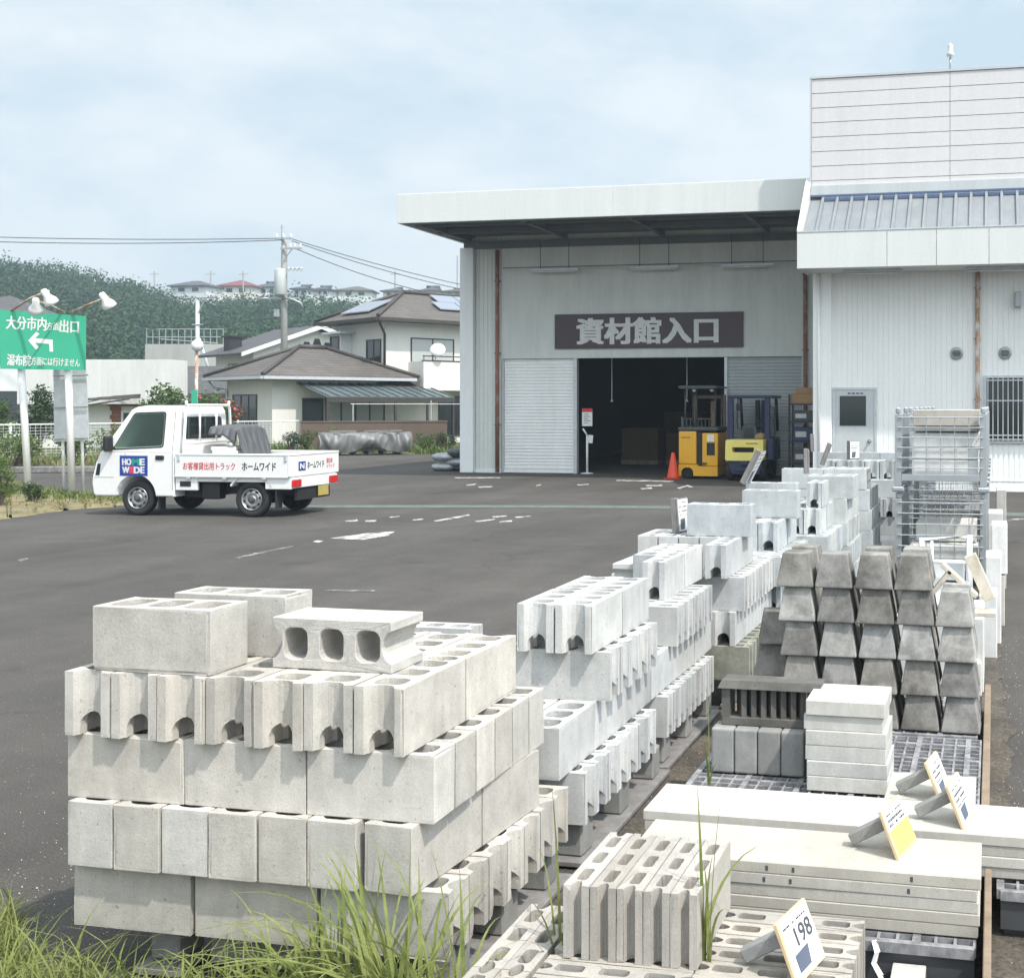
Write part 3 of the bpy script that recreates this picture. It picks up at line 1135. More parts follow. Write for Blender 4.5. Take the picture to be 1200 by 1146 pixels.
q.bb(-0.2, 8.0, YS - 0.014, YS - 0.002, 0.0, 0.12)
q.bb(-0.2, 8.0, YS - 0.010, YS - 0.002, 0.20, 0.23)
U(q, 'base_board', M['store_wall'])
q = MB()
zs = 5.97
npan = 8
ph = (8.34 - zs) / npan
for (xa, xb) in ((-3.64, -0.866), (-0.858, 3.2), (3.208, 8.0)):
    for k in range(npan):
        q.bb(xa, xb, YS + 0.03, YS + 0.10, zs + k * ph + (0.006 if k else 0), zs + (k + 1) * ph - 0.006, 0.004)
U(q, 'upper_wall', M['store_upper'])
q = MB()
q.bb(-3.63, 8.0, YS + 0.105, YS + 0.16, zs, 8.335)
U(q, 'upper_backing', M['store_upper'])
q = MB()
q.bb(-3.68, 8.0, YS + 0.01, YS + 0.35, 8.345, 8.39)
q.bb(-3.68, -3.645, YS + 0.015, YS + 0.35, 5.97, 8.343)
U(q, 'coping', M['flash'])
# canopy
q = MB()
for (xa, xb) in ((-3.76, -2.02), (-2.012, -1.08), (-1.072, -0.10), (-0.092, 0.86), (0.868, 8.0)):
    q.bb(xa, xb, 23.0, 23.04, 4.36, 5.06, 0.004)
U(q, 'canopy_fascia', M['fascia'])
q = MB()
q.bb(-3.76, 8.0, 22.99, 23.05, 5.063, 5.09)
U(q, 'fascia_cap', M['alu'])
q = MB()
q.prism([(-3.77, 23.042, 4.37), (-3.77, 23.042, 5.12), (-3.77, YS + 0.14, 6.36), (-3.77, YS + 0.14, 4.37)], (0.11, 0, 0))
U(q, 'canopy_end', M['fascia'])
q = MB()
q.bb(-3.65, 8.0, 23.045, YS - 0.012, 4.37, 4.40)
U(q, 'soffit', M['fascia'])
q = MB()
RL = [(23.05, 5.05), (YS + 0.0, 5.93)]
q.prism([(-3.655, 23.05, 5.03), (-3.655, YS + 0.02, 5.90), (-3.655, YS + 0.02, 5.86), (-3.655, 23.05, 4.99)], (11.65, 0, 0))
rib = 0.295
k = 0
x = -3.42
while x < 8.0:
    q.prism([(x, 23.05, 5.032), (x, YS - 0.04, 5.868), (x, YS - 0.04, 5.930), (x, 23.05, 5.094)], (0.055, 0, 0))
    x += rib
U(q, 'metal_roof', M['zinc'])
q = MB()
q.bb(-3.655, 8.0, YS - 0.055, YS + 0.01, 5.925, 5.965)
x = -3.355
while x < 7.9:
    q.prism([(x, YS - 0.09, 5.83), (x, YS - 0.05, 5.864), (x, YS - 0.05, 5.92), (x, YS - 0.09, 5.89)], (0.225, 0, 0))
    x += rib
U(q, 'ridge_stop', M['navy_trim'])
q = MB()
q.bb(-3.65, 8.0, YS - 0.012, YS + 0.026, 5.967, 6.16)
U(q, 'flashing', M['flash'])
for i, (xa, xb) in enumerate(((-2.92, -1.75), (-0.55, 0.72))):
    lt = empty('tube_light', ((xa + xb) / 2, 23.55, 4.37), 0, ['tube light under the store canopy above the grey door', 'tube light under the store canopy above the barred window'][i], 'light', 'tube lights under the store canopy')
    hw = (xb - xa) / 2
    q = MB()
    q.bb(-hw, hw, -0.07, 0.07, -0.05, -0.002, 0.004)
    q.build('housing', M['alu'], lt)
    q = MB()
    q.tube([(-hw + 0.04, 0, -0.07), (hw - 0.04, 0, -0.07)], 0.018, 10)
    q.build('tube', M['lamp'], lt)
# door
q = MB()
q.bb(-3.20, -3.15, YS - 0.03, YS - 0.002, 0.02, 2.06)
q.bb(-2.36, -2.31, YS - 0.03, YS - 0.002, 0.02, 2.06)
q.bb(-3.149, -2.361, YS - 0.03, YS - 0.002, 2.01, 2.06)
dfr = U(q, 'door_frame', M['alu'])
q = MB()
q.bb(-3.148, -2.362, YS - 0.018, YS - 0.003, 0.02, 2.008)
dr = U(q, 'door', M['flash'], 'grey door with a dark square window')
q = MB()
q.bb(-3.06, -2.53, YS - 0.030, YS - 0.019, 1.29, 1.89)
q.bb(-3.045, -2.545, YS - 0.033, YS - 0.0305, 1.305, 1.875)
U(q, 'door_window', M['glass'], None, dr)
q = MB()
q.lathe([(0.035, 0), (0.035, -0.02), (0.02, -0.03), (0.03, -0.06), (0.0, -0.075)], (-2.46, YS - 0.019, 0.98), 'y', 14)
U(q, 'handle', M['steel'], None, dr)
q = MB()
for k in range(4):
    q.bb(-2.90 + k * 0.085, -2.84 + k * 0.085, YS - 0.022, YS - 0.0185, 1.925, 1.955)
U(q, 'door_lettering', M['ink'], None, dr)
# round vents
for i, (xx, zz) in enumerate(((-0.73, 2.73), (0.21, 2.73))):
    q = MB()
    q.lathe([(0.12, 0.0), (0.125, -0.03), (0.11, -0.05), (0.095, -0.052)], (xx, YS - 0.001, zz), 'y', 22)
    vt = U(q, 'wall_vent', M['steel'])
    q = MB()
    for k in range(5):
        hw = math.sqrt(max(0.0, 0.085 ** 2 - (-0.06 + k * 0.025) ** 2))
        q.bb(xx - hw, xx + hw, YS - 0.058, YS - 0.054, zz - 0.068 + k * 0.025, zz - 0.052 + k * 0.025)
    U(q, 'grille', M['black'], None, vt)
# barred window
q = MB()
q.bb(-0.14, 1.9, YS - 0.006, YS - 0.002, 1.0, 2.24)
wn = U(q, 'window', M['glass'])
q = MB()
for zz in (0.95, 2.24):
    q.bb(-0.20, 1.96, YS - 0.05, YS - 0.003, zz, zz + 0.05)
for xx in (-0.2, 0.84, 1.91):
    q.bb(xx, xx + 0.05, YS - 0.05, YS - 0.003, 1.001, 2.239)
U(q, 'window_frame', M['alu'], None, wn)
q = MB()
x = -0.12
while x < 1.9:
    q.bb(x - 0.008, x + 0.008, YS - 0.115, YS - 0.099, 0.99, 2.24)
    x += 0.097
for zz in (1.02, 1.10, 1.78, 2.18):
    q.bb(-0.16, 1.94, YS - 0.098, YS - 0.082, zz, zz + 0.022)
U(q, 'window_bars', M['alu'], None, wn)
# downpipe
q = MB()
q.tube([(-0.32, YS - 0.05, 0.05), (-0.32, YS - 0.05, 4.36)], 0.045, 12)
for zz in (0.6, 1.8, 3.0, 4.0):
    q.bb(-0.385, -0.255, YS - 0.07, YS - 0.001, zz, zz + 0.03)
U(q, 'downpipe', M['rust_pipe_pale'])
q = MB()
q.tube([(-3.47, YS - 0.13, 0.05), (-3.47, YS - 0.13, 4.36)], 0.03, 10)
U(q, 'downpipe', M['store_wall'])
q = MB()
q.bb(0.40, 0.52, YS - 0.18, YS - 0.002, 3.62, 3.92, 0.01)
U(q, 'junction_box', M['galv'])
bc = empty('roof_beacon', (-0.86, YS + 0.18, 8.39), 0, 'small grey beacon on a thin post on the store roof edge', 'beacon')
q = MB()
q.tube([(0, 0, 0), (0, 0, 0.3)], 0.02, 8)
q.build('post', M['galv'], bc)
q = MB()
q.lathe([(0.05, 0.28), (0.075, 0.30), (0.075, 0.36), (0.05, 0.37), (0.055, 0.5), (0.03, 0.55)], (0, 0, 0), 'z', 14)
q.build('head', M['flash'], bc)

# ================================================================== KEI TRUCK (nose to -x, near side at y = -0.74)
tk = empty('pickup_truck', (-12.03, 16.86, 0), R(3.0), 'small white cab-over pickup truck with a blue door decal and red side lettering', 'truck')
# local x: nose -1.67, tail 1.63


def half_w(z):
    return 0.735 if z < 0.98 else 0.735 - 0.10 * (z - 0.98) / 0.72


def loft_body(q, prof):
    L = [q.bm.verts.new((x, -half_w(z), z)) for x, z in prof]
    Rr = [q.bm.verts.new((x, half_w(z), z)) for x, z in prof]
    n = len(prof)
    for i in range(n):
        j = (i + 1) % n
        q.bm.faces.new((L[i], L[j], Rr[j], Rr[i]))
    q.bm.faces.new(L[::-1])
    q.bm.faces.new(Rr)


def cut(obj, cutter):
    m = obj.modifiers.new('b', 'BOOLEAN')
    m.operation = 'DIFFERENCE'
    m.solver = 'EXACT'
    m.object = cutter
    dg = bpy.context.evaluated_depsgraph_get()
    dg.update()
    me = bpy.data.meshes.new_from_object(obj.evaluated_get(dg))
    obj.modifiers.clear()
    obj.data = me
    cme = cutter.data
    bpy.data.objects.remove(cutter)
    bpy.data.meshes.remove(cme)


NOSE = -1.67
cabx = -0.30
q = MB()
lower = [(cabx, 0.36), (cabx, 0.98), (NOSE + 0.22, 0.98), (NOSE + 0.10, 0.93), (NOSE + 0.02, 0.62), (NOSE, 0.42), (NOSE + 0.03, 0.32), (NOSE + 0.9, 0.30), (cabx, 0.30)]
lower = [(cabx, 0.30), (cabx, 0.98), (NOSE + 0.13, 0.98), (NOSE + 0.045, 0.80), (NOSE + 0.012, 0.62), (NOSE, 0.50), (NOSE + 0.01, 0.34), (NOSE + 0.04, 0.30)]
loft_body(q, lower)
es = [e for e in q.bm.edges if abs(e.verts[0].co.y - e.verts[1].co.y) < 0.01]
bmesh.ops.bevel(q.bm, geom=es, offset=0.025, segments=3, affect='EDGES', profile=0.5)
body = q.build('cab_body', M['truck'], None)
c2 = MB()
c2.lathe([(0.345, -0.9), (0.345, 0.9)], (-0.94, 0, 0.29), 'y', 40)
cut(body, c2.build('cutter', None))
body.parent = tk
q = MB()
upper = [(cabx, 0.981), (cabx, 1.60), (cabx - 0.05, 1.685), (cabx - 0.5, 1.70), (-1.00, 1.672), (-1.08, 1.63), (NOSE + 0.132, 0.981)]
loft_body(q, upper)
es = [e for e in q.bm.edges if abs(e.verts[0].co.y - e.verts[1].co.y) < 0.2 and max(e.verts[0].co.z, e.verts[1].co.z) > 1.2]
bmesh.ops.bevel(q.bm, geom=es, offset=0.035, segments=3, affect='EDGES', profile=0.5)
roof_o = q.build('cab_roof', M['truck'], None)
c2 = MB()
c2.prism([(x, -1.0, z) for x, z in roundpoly([(-1.30, 1.04), (-0.50, 1.08), (-0.50, 1.577), (-1.00, 1.562)], 0.05)], (0, 2.0, 0))
cut(roof_o, c2.build('cutter', None))
roof_o.parent = tk
q = MB()
for yy in (-0.32, 0.32):
    q.box((-0.60, yy, 1.10), (0.12, 0.42, 0.30), (0, -0.15, 0), 0.04, 2)
    q.box((-0.62, yy, 1.33), (0.09, 0.24, 0.16), (0, -0.15, 0), 0.03, 2)
q.build('seat', M['charcoal'], tk)
q = MB()
q.lathe([(0.17, -0.012), (0.185, 0.0), (0.17, 0.012)], (0, 0, 0), 'z', 20)
q.bm.transform(Matrix.Translation((-1.02, 0.32, 1.06)) @ Euler((0, R(-30), 0)).to_matrix().to_4x4())
q.build('steering_wheel', M['black'], tk)


def side_panel(q, pts, off=0.004, thick=0.004, side=-1):
    a = [q.bm.verts.new((x, side * (half_w(z) + off), z)) for x, z in pts]
    bb_ = [q.bm.verts.new((x, side * (half_w(z) + off - thick), z)) for x, z in pts]
    q.bm.faces.new(a)
    q.bm.faces.new(bb_[::-1])
    n = len(pts)
    for i in range(n):
        j = (i + 1) % n
        q.bm.faces.new((a[i], a[j], bb_[j], bb_[i]))


for sd_ in (-1, 1):
    q = MB()
    outer = roundpoly([(-1.31, 1.03), (-0.49, 1.07), (-0.49, 1.585), (-1.00, 1.57)], 0.05)
    side_panel(q, outer, 0.003, 0.004, sd_)
    rim = q.build('door_window', M['clear_glass'], tk)
    # window surround
    q = MB()
    n_ = len(outer)
    cxx = sum(p[0] for p in outer) / n_
    czz = sum(p[1] for p in outer) / n_
    big = [(cxx + (x - cxx) * 1.055, czz + (z - czz) * 1.07) for x, z in outer]
    for i in range(n_):
        j = (i + 1) % n_
        vs = [q.bm.verts.new((x, sd_ * (half_w(z) + 0.006), z)) for x, z in (outer[i], outer[j], big[j], big[i])]
        q.bm.faces.new(vs)
    q.build('window_seal', M['black'], rim)
    # door seam: thin dark gaps
    q = MB()
    seam = [(-0.315, 0.44), (-0.315, 1.63)]
    for (x0, z0, x1, z1) in ((-0.325, 0.40, -0.319, 0.965), (-0.325, 0.99, -0.319, 1.62), (-1.12, 0.62, -1.114, 0.965)):
        side_panel(q, [(x0, z0), (x1, z0), (x1, z1), (x0, z1)], 0.0015, 0.003, sd_)
    q.build('door_seam', M['black'], tk)
    q = MB()
    side_panel(q, roundpoly([(-0.60, 0.86), (-0.46, 0.86), (-0.46, 0.93), (-0.60, 0.93)], 0.02), 0.012, 0.014, sd_)
    q.build('door_handle', M['black'], tk)
    q = MB()
    q.box((-1.36, sd_ * 0.80, 1.11), (0.09, 0.14, 0.24), (0, 0, sd_ * 0.3), 0.03, 2)
    q.tube([(-1.33, sd_ * 0.725, 1.05), (-1.36, sd_ * 0.79, 1.08)], 0.02, 8)
    q.build('side_mirror', M['black'], tk)
    q = MB()
    q.box((NOSE + 0.045, sd_ * 0.60, 0.70), (0.07, 0.24, 0.2), (0, 0.1, sd_ * -0.2), 0.03, 2)
    q.build('headlight', M['frost'], tk)
    q = MB()
    side_panel(q, [(NOSE + 0.05, 0.62), (NOSE + 0.12, 0.62), (NOSE + 0.14, 0.80), (NOSE + 0.085, 0.80)], 0.003, 0.004, sd_)
    q.build('side_lamp', M['glass'], tk)
    q = MB()
    side_panel(q, [(NOSE + 0.03, 0.585), (-1.30, 0.585), (-1.30, 0.591), (NOSE + 0.03, 0.591)], 0.0015, 0.003, sd_)
    q.build('bumper_seam', M['black'], tk)
# windscreen
q = MB()
q.prism([(-1.107, -0.58, 1.60), (-1.107, 0.58, 1.60), (NOSE + 0.170, 0.66, 1.03), (NOSE + 0.170, -0.66, 1.03)], (-0.006, 0, 0.003))
q.build('windscreen', M['glass'], tk)
# rear wall window of the cab
q = MB()
ow = roundpoly([(-0.50, 1.20), (0.50, 1.20), (0.48, 1.50), (-0.48, 1.50)], 0.06)
q.prism([(cabx + 0.002, y, z) for y, z in ow], (0.004, 0, 0))
rw = q.build('rear_window', M['glass'], tk)
q = MB()
big = [(y * 1.05, 1.35 + (z - 1.35) * 1.14) for y, z in ow]
for i in range(len(ow)):
    j = (i + 1) % len(ow)
    q.poly([(cabx + 0.008, *ow[i]), (cabx + 0.008, *ow[j]), (cabx + 0.008, *big[j]), (cabx + 0.008, *big[i])])
q.build('window_seal', M['black'], rw)
# guard frame (white tubes) behind the cab
q = MB()
gx = cabx + 0.10
q.tube([(gx, -0.63, 0.62), (gx, -0.63, 1.05), (gx, -0.58, 1.66), (gx, -0.53, 1.70), (gx, 0.53, 1.70), (gx, 0.58, 1.66), (gx, 0.63, 1.05), (gx, 0.63, 0.62)], 0.022, 10)
for yy in (-0.61, 0.61):
    q.tube([(gx, yy * 0.93, 1.68), (gx, yy * 0.93, 1.77)], 0.02, 8)
for yy in (-0.22, 0.22):
    q.tube([(gx, yy, 1.70), (gx, yy, 1.12)], 0.016, 8)
q.tube([(gx, -0.62, 1.12), (gx, 0.62, 1.12)], 0.02, 8)
q.build('guard_frame', M['truck'], tk)
q = MB()
q.bb(gx - 0.01, gx + 0.01, -0.61, 0.61, 0.66, 1.08, 0.004)
q.build('guard_panel', M['truck'], tk)
# bed
q = MB()
q.bb(cabx + 0.03, 1.60, -0.68, 0.68, 0.60, 0.655)
q.build('bed_floor', M['truck'], tk)
for sd_ in (-1, 1):
    q = MB()
    q.bb(cabx + 0.03, 1.585, sd_ * 0.735 - 0.016, sd_ * 0.735 + 0.016, 0.62, 0.935, 0.005)
    q.bb(cabx + 0.03, 1.585, sd_ * 0.735 - 0.024, sd_ * 0.735 + 0.024, 0.936, 0.965, 0.006)
    q.bb(cabx + 0.03, 1.585, sd_ * 0.735 - 0.022, sd_ * 0.735 + 0.022, 0.605, 0.632, 0.004)
    gt = q.build('side_gate', M['truck'], tk)
    for xx in (-0.05, 0.55, 1.2):
        q = MB()
        q.bb(xx - 0.03, xx + 0.03, sd_ * 0.735 - 0.028, sd_ * 0.735 + 0.028, 0.575, 0.62, 0.004)
        q.build('hinge', M['alu'], gt)
    for xx in (cabx + 0.10, 1.555):
        q = MB()
        q.bb(xx - 0.022, xx + 0.022, sd_ * 0.735 - 0.032, sd_ * 0.735 + 0.032, 0.85, 0.955, 0.005)
        q.build('latch', M['alu'], gt)
    if sd_ < 0:
        text_mesh('lettering', 'お客様貸出用トラック', M['red_paint'], gt, (0.30, -0.7525, 0.775), (1, 0, 0), (0, -1, 0), 0.86, 0.115, 0.012, 0.0015)
        text_mesh('lettering', 'ホームワイド', M['black_paint'], gt, (1.12, -0.7525, 0.775), (1, 0, 0), (0, -1, 0), 0.55, 0.12, 0.022, 0.0015)
# frame rail and lockers under the bed
q = MB()
q.bb(cabx + 0.02, 1.60, 0.655, 0.70, 0.535, 0.60)
q.build('frame_rail', M['truck'], tk)
q = MB()
q.bb(cabx + 0.02, 1.60, -0.70, -0.655, 0.535, 0.60)
q.bb(cabx + 0.02, 0.08, -0.72, -0.66, 0.40, 0.60, 0.008)
q.bb(1.20, 1.62, -0.72, -0.66, 0.43, 0.60, 0.008)
q.build('frame_rail', M['truck'], tk)
q = MB()
q.bb(cabx + 0.1, -0.02, -0.728, -0.7205, 0.46, 0.54, 0.003)
q.build('filler_cover', M['black'], tk)
q = MB()
q.bb(cabx - 0.1, 1.5, -0.42, -0.34, 0.33, 0.53)
q.bb(cabx - 0.1, 1.5, 0.34, 0.42, 0.33, 0.53)
q.bb(0.08, 0.38, -0.62, -0.42, 0.26, 0.52, 0.02)
q.bb(-0.28, 0.02, -0.5, 0.5, 0.27, 0.50, 0.02)
q.tube([(0.96, -0.56, 0.27), (0.96, 0.56, 0.27)], 0.05, 10)
q.tube([(-0.94, -0.56, 0.27), (-0.94, 0.56, 0.27)], 0.04, 10)
q.box((0.96, 0, 0.28), (0.2, 0.22, 0.22), None, 0.05, 2)
q.tube([(0.4, 0.2, 0.3), (1.4, 0.25, 0.3)], 0.07, 10)
q.build('chassis', M['black'], tk)
# rear wheel arch hoop
arc = [(0.96 + 0.37 * math.cos(a), 0.27 + 0.37 * math.sin(a)) for a in [R(d) for d in range(28, 153, 8)]]
for yy in (-0.72, 0.56):
    q = MB()
    for (x0, z0), (x1, z1) in zip(arc, arc[1:]):
        a_, b_ = Vector((x0, 0, z0)), Vector((x1, 0, z1))
        n_ = (Vector((x0 - 0.96, 0, z0 - 0.27))).normalized() * 0.03
        q.poly([a_ + Vector((0, yy, 0)), b_ + Vector((0, yy, 0)), b_ + Vector((0, yy + 0.16, 0)), a_ + Vector((0, yy + 0.16, 0))])
        q.poly([a_ + Vector((0, yy, 0)) + n_, b_ + Vector((0, yy, 0)) + n_, b_ + Vector((0, yy, 0)), a_ + Vector((0, yy, 0))])
        q.poly([a_ + Vector((0, yy, 0)) + n_, b_ + Vector((0, yy, 0)) + n_, b_ + Vector((0, yy + 0.16, 0)) + n_, a_ + Vector((0, yy + 0.16, 0)) + n_])
    bmesh.ops.remove_doubles(q.bm, verts=q.bm.verts[:], dist=0.0005)
    q.build('mudguard', M['truck'], tk)
q = MB()
q.bb(-0.58, -0.565, -0.71, -0.54, 0.10, 0.40)
q.build('mud_flap', M['rubber'], tk)
q = MB()
q.bb(1.36, 1.375, -0.71, -0.54, 0.14, 0.45)
q.build('mud_flap', M['rubber'], tk)
# tailgate
q = MB()
q.bb(1.588, 1.62, -0.755, 0.755, 0.62, 0.935, 0.005)
q.bb(1.580, 1.628, -0.755, 0.755, 0.936, 0.965, 0.006)
tg = q.build('tailgate', M['truck'], tk)
q = MB()
q.bb(1.6205, 1.623, -0.50, -0.29, 0.70, 0.84)
dq = q.build('decal', M['blue_paint'], tg)
text_mesh('emblem', 'N', M['sign_white'], dq, (1.6235, -0.395, 0.77), (0, 1, 0), (1, 0, 0), 0.12, 0.08, 0.05, 0.001)
text_mesh('lettering', 'ホームワイド', M['black_paint'], tg, (1.6212, 0.02, 0.775), (0, 1, 0), (1, 0, 0), 0.52, 0.11, 0.022, 0.0015)
text_mesh('lettering', '貸出用\nトラック', M['red_paint'], tg, (1.6212, 0.48, 0.775), (0, 1, 0), (1, 0, 0), 0.26, 0.17, 0.015, 0.0015)
q = MB()
q.bb(1.56, 1.625, -0.70, 0.70, 0.44, 0.60, 0.01)
rb_ = q.build('rear_bar', M['truck'], tk)
for yy in (-0.58, 0.55):
    q = MB()
    q.bb(1.6255, 1.65, yy - 0.13, yy + 0.13, 0.46, 0.575, 0.012, 2)
    q.build('tail_lamp', M['red'], tk)
q = MB()
q.bb(1.6255, 1.632, 0.08, 0.40, 0.28, 0.435)
q.build('number_plate', M['plate'], tk)
q = MB()
q.bb(1.55, 1.60, -0.5, 0.5, 0.25, 0.42)
q.build('underride_panel', M['black'], tk)
# wheels


def wheel(parent, x, y, sgn):
    q = MB()
    q.lathe([(0.10, -0.005), (0.165, -0.015), (0.168, -0.06), (0.235, -0.072), (0.262, -0.058), (0.27, -0.03), (0.27, 0.03), (0.262, 0.058), (0.235, 0.072), (0.168, 0.06), (0.165, 0.015), (0.10, 0.005)], (0, 0, 0), 'y', 36)
    wq = q.build('wheel', M['rubber'], parent)
    wq.location = (x, y, 0.27)
    q = MB()
    s = sgn
    prof = [(0.168, 0.058), (0.166, 0.070), (0.158, 0.070), (0.150, 0.035), (0.135, 0.030), (0.112, 0.055), (0.095, 0.058), (0.075, 0.040), (0.055, 0.042), (0.048, 0.082), (0.0, 0.085)]
    q.lathe([(max(r, 0.001), h * s) for r, h in prof], (0, 0, 0), 'y', 36, True, False)
    rim = q.build('rim', M['steel'], wq, False)
    q = MB()
    q.lathe([(0.052, 0.0600 * s), (0.050, 0.087 * s), (0.035, 0.0935 * s), (0.0, 0.0945 * s)], (0, 0, 0), 'y', 18)
    q.build('hub_cap', M['charcoal'], rim)
    for k in range(8):
        a = k * math.pi / 4 + 0.2
        q = MB()
        q.lathe([(0.020, 0.030 * s), (0.020, 0.0555 * s)], (math.cos(a) * 0.128, 0, math.sin(a) * 0.128), 'y', 10)
        q.build('rim_hole', M['black'], rim)


for wx in (-0.94, 0.96):
    wheel(tk, wx, -0.62, -1)
    wheel(tk, wx, 0.62, 1)
# door decal
q = MB()
side_panel(q, [(-1.205, 0.615), (-0.735, 0.615), (-0.735, 0.925), (-1.205, 0.925)], 0.0045, 0.004, -1)
dq = q.build('door_decal', M['blue_paint'], tk)
yd = -0.7405
text_mesh('decal_letter', 'HO', M['sign_white'], dq, (-1.085, yd, 0.83), (1, 0, 0), (0, -1, 0), 0.145, 0.095, 0.06, 0.001)
text_mesh('decal_letter', 'M', M['green_paint'], dq, (-0.935, yd, 0.83), (1, 0, 0), (0, -1, 0), 0.11, 0.095, 0.07, 0.001)
text_mesh('decal_letter', 'E', M['sign_white'], dq, (-0.825, yd, 0.83), (1, 0, 0), (0, -1, 0), 0.07, 0.095, 0.06, 0.001)
text_mesh('decal_letter', 'W', M['sign_white'], dq, (-1.10, yd, 0.705), (1, 0, 0), (0, -1, 0), 0.11, 0.095, 0.06, 0.001)
text_mesh('decal_letter', 'I', M['pink_paint'], dq, (-1.005, yd, 0.705), (1, 0, 0), (0, -1, 0), 0.04, 0.095, 0.07, 0.001)
text_mesh('decal_letter', 'DE', M['sign_white'], dq, (-0.875, yd, 0.705), (1, 0, 0), (0, -1, 0), 0.165, 0.095, 0.06, 0.001)

# load in the bed: pale sheet stack under a dark tarpaulin
q = MB()
for k in range(7):
    q.box((0.22 + 0.012 * (k % 3), 0.10, 0.675 + k * 0.058), (0.42, 0.72, 0.054), (0, 0, 0.01 * (k % 2)), 0.008)
ls = q.build('sheet_pile', M['paper'])
ls.location = (-12.03, 16.86, 0)
ls.rotation_euler = (0, 0, R(3.0))
tag(ls, 'pile of pale sheets in the truck bed under a dark tarpaulin', 'sheets')


def tarp_f(u, v):
    s = abs(v - 0.5) * 2
    x = -0.03 + 0.46 * min(u / 0.55, 1) + (0.20 * (u - 0.55) / 0.45 if u > 0.55 else 0)
    y = 0.12 + (v - 0.5) * 0.80
    wr = 0.010 * abs(math.sin(u * 13 + v * 21)) + 0.008 * abs(math.sin(v * 37 - u * 17)) - 0.02 * math.sin(u * 5.5) * math.sin(v * 7)
    z = 1.37 - 0.04 * s ** 3 + wr
    if u > 0.55:
        z -= (u - 0.55) / 0.45 * 0.68
        x += 0.022 * abs(math.sin(v * 15 + u * 3)) + 0.012 * abs(math.sin(v * 33 - u * 6))
    elif s > 0.84:
        z -= (s - 0.84) / 0.16 * (0.08 + 0.55 * u * u + 0.02 * math.sin(u * 11 + 1))
        y += math.copysign(0.02 * math.sin(u * 23), v - 0.5)
    return (x, y, max(z, 0.66))


q = MB()
q.grid(tarp_f, 64, 48)
tp = q.build('tarpaulin', M['tarp_dark'], None, False)
sol = tp.modifiers.new('s', 'SOLIDIFY')
sol.thickness = 0.012
tp.location = (-12.03, 16.86, 0)
tp.rotation_euler = (0, 0, R(3.0))
tag(tp, 'dark grey tarpaulin thrown over the pile in the truck bed', 'tarpaulin')

# ================================================================== EXIT SIGN
sx0 = empty('road_sign', (-17.1, 19.5, 0), 0, 'green exit sign with white arrow and lettering on two leaning white poles with floodlights', 'sign')
U = Under(sx0)
p2 = gz(85, 583, 0)
p1 = gz(33, 574, 0.0)
d12 = (p2 - p1)
# put both poles near one plane: the left foot stands a little deeper in the weeds
yb = p2.y
t1 = gd(22, 434, 20.2)
t2 = gd(78, 434, 20.05)
b1 = gd(34, 570, 20.4)
b1.z = 0.0
b1 = Vector((b1.x, b1.y, 0.0))
b2 = Vector((p2.x, p2.y, 0.0))
D2 = 21.0
dep = 1.7 * 1400 / (583 - 475)
b2 = gz(85, 583, 0)
b1 = gd(34.5, 583, dep)
tl, tr, bl, br_ = gd(2.5, 363.5, dep - 0.05), gd(103, 371, dep - 0.05), gd(3.5, 432.5, dep - 0.05), gd(102.5, 434, dep - 0.05)
top1, top2 = gd(21.5, 372, dep), gd(78, 372, dep)
for bt, tp_ in ((b1, top1), (b2, top2)):
    q = MB()
    q.tube([bt + Vector((0, 0, -0.1)), tp_], 0.062, 14)
    U(q, 'pole', M['white'])
vx = ((tr - tl) + (br_ - bl)).normalized()
nrm = Vector((0, 0, 1)).cross(vx)
nrm = (vx.cross((tl - bl).normalized())).normalized()
if nrm.y > 0:
    nrm = -nrm
q = MB()
off = nrm * 0.085
q.prism([tl + off, tr + off, br_ + off, bl + off], -nrm * 0.03)
sp = U(q, 'sign_panel', M['sign_green'])
cen = (tl + tr + bl + br_) / 4
upv = ((tl - bl) + (tr - br_)).normalized()
Wd = (tr - tl).length
Hd = ((tl - bl).length + (tr - br_).length) / 2


def on_sign(fx, fz, lift=0.087):
    bot = bl.lerp(br_, fx)
    top = tl.lerp(tr, fx)
    return bot.lerp(top, fz) + nrm * lift


def sign_txt(s, fx, fz, w_, h_, bold):
    o = text_mesh('lettering', s, M['paper'], None, on_sign(fx, fz), vx, nrm, w_ * Wd, h_ * Hd, bold, 0.002)
    o.data.transform(Matrix.Translation(sx0.location).inverted())
    o.parent = sp


sign_txt('大分市内', 0.315, 0.80, 0.46, 0.235, 0.03)
sign_txt('方面', 0.625, 0.775, 0.155, 0.14, 0.02)
sign_txt('出口', 0.815, 0.79, 0.215, 0.225, 0.03)
sign_txt('湯布院', 0.225, 0.155, 0.27, 0.20, 0.03)
sign_txt('方面には行けません', 0.655, 0.14, 0.565, 0.145, 0.02)
q = MB()
ar = [(0.335, 0.50), (0.43, 0.66), (0.47, 0.625), (0.415, 0.545), (0.62, 0.535), (0.625, 0.32), (0.585, 0.32), (0.58, 0.455), (0.415, 0.465), (0.46, 0.385), (0.425, 0.345)]
q.prism([on_sign(x, z, 0.086) for x, z in ar], nrm * 0.003)
U(q, 'arrow_mark', M['paper'], None, sp)
# floodlight arms
q = MB()


def sx_(px, py, dd=0.0):
    return gd(px, py, dep - 0.1 - dd)


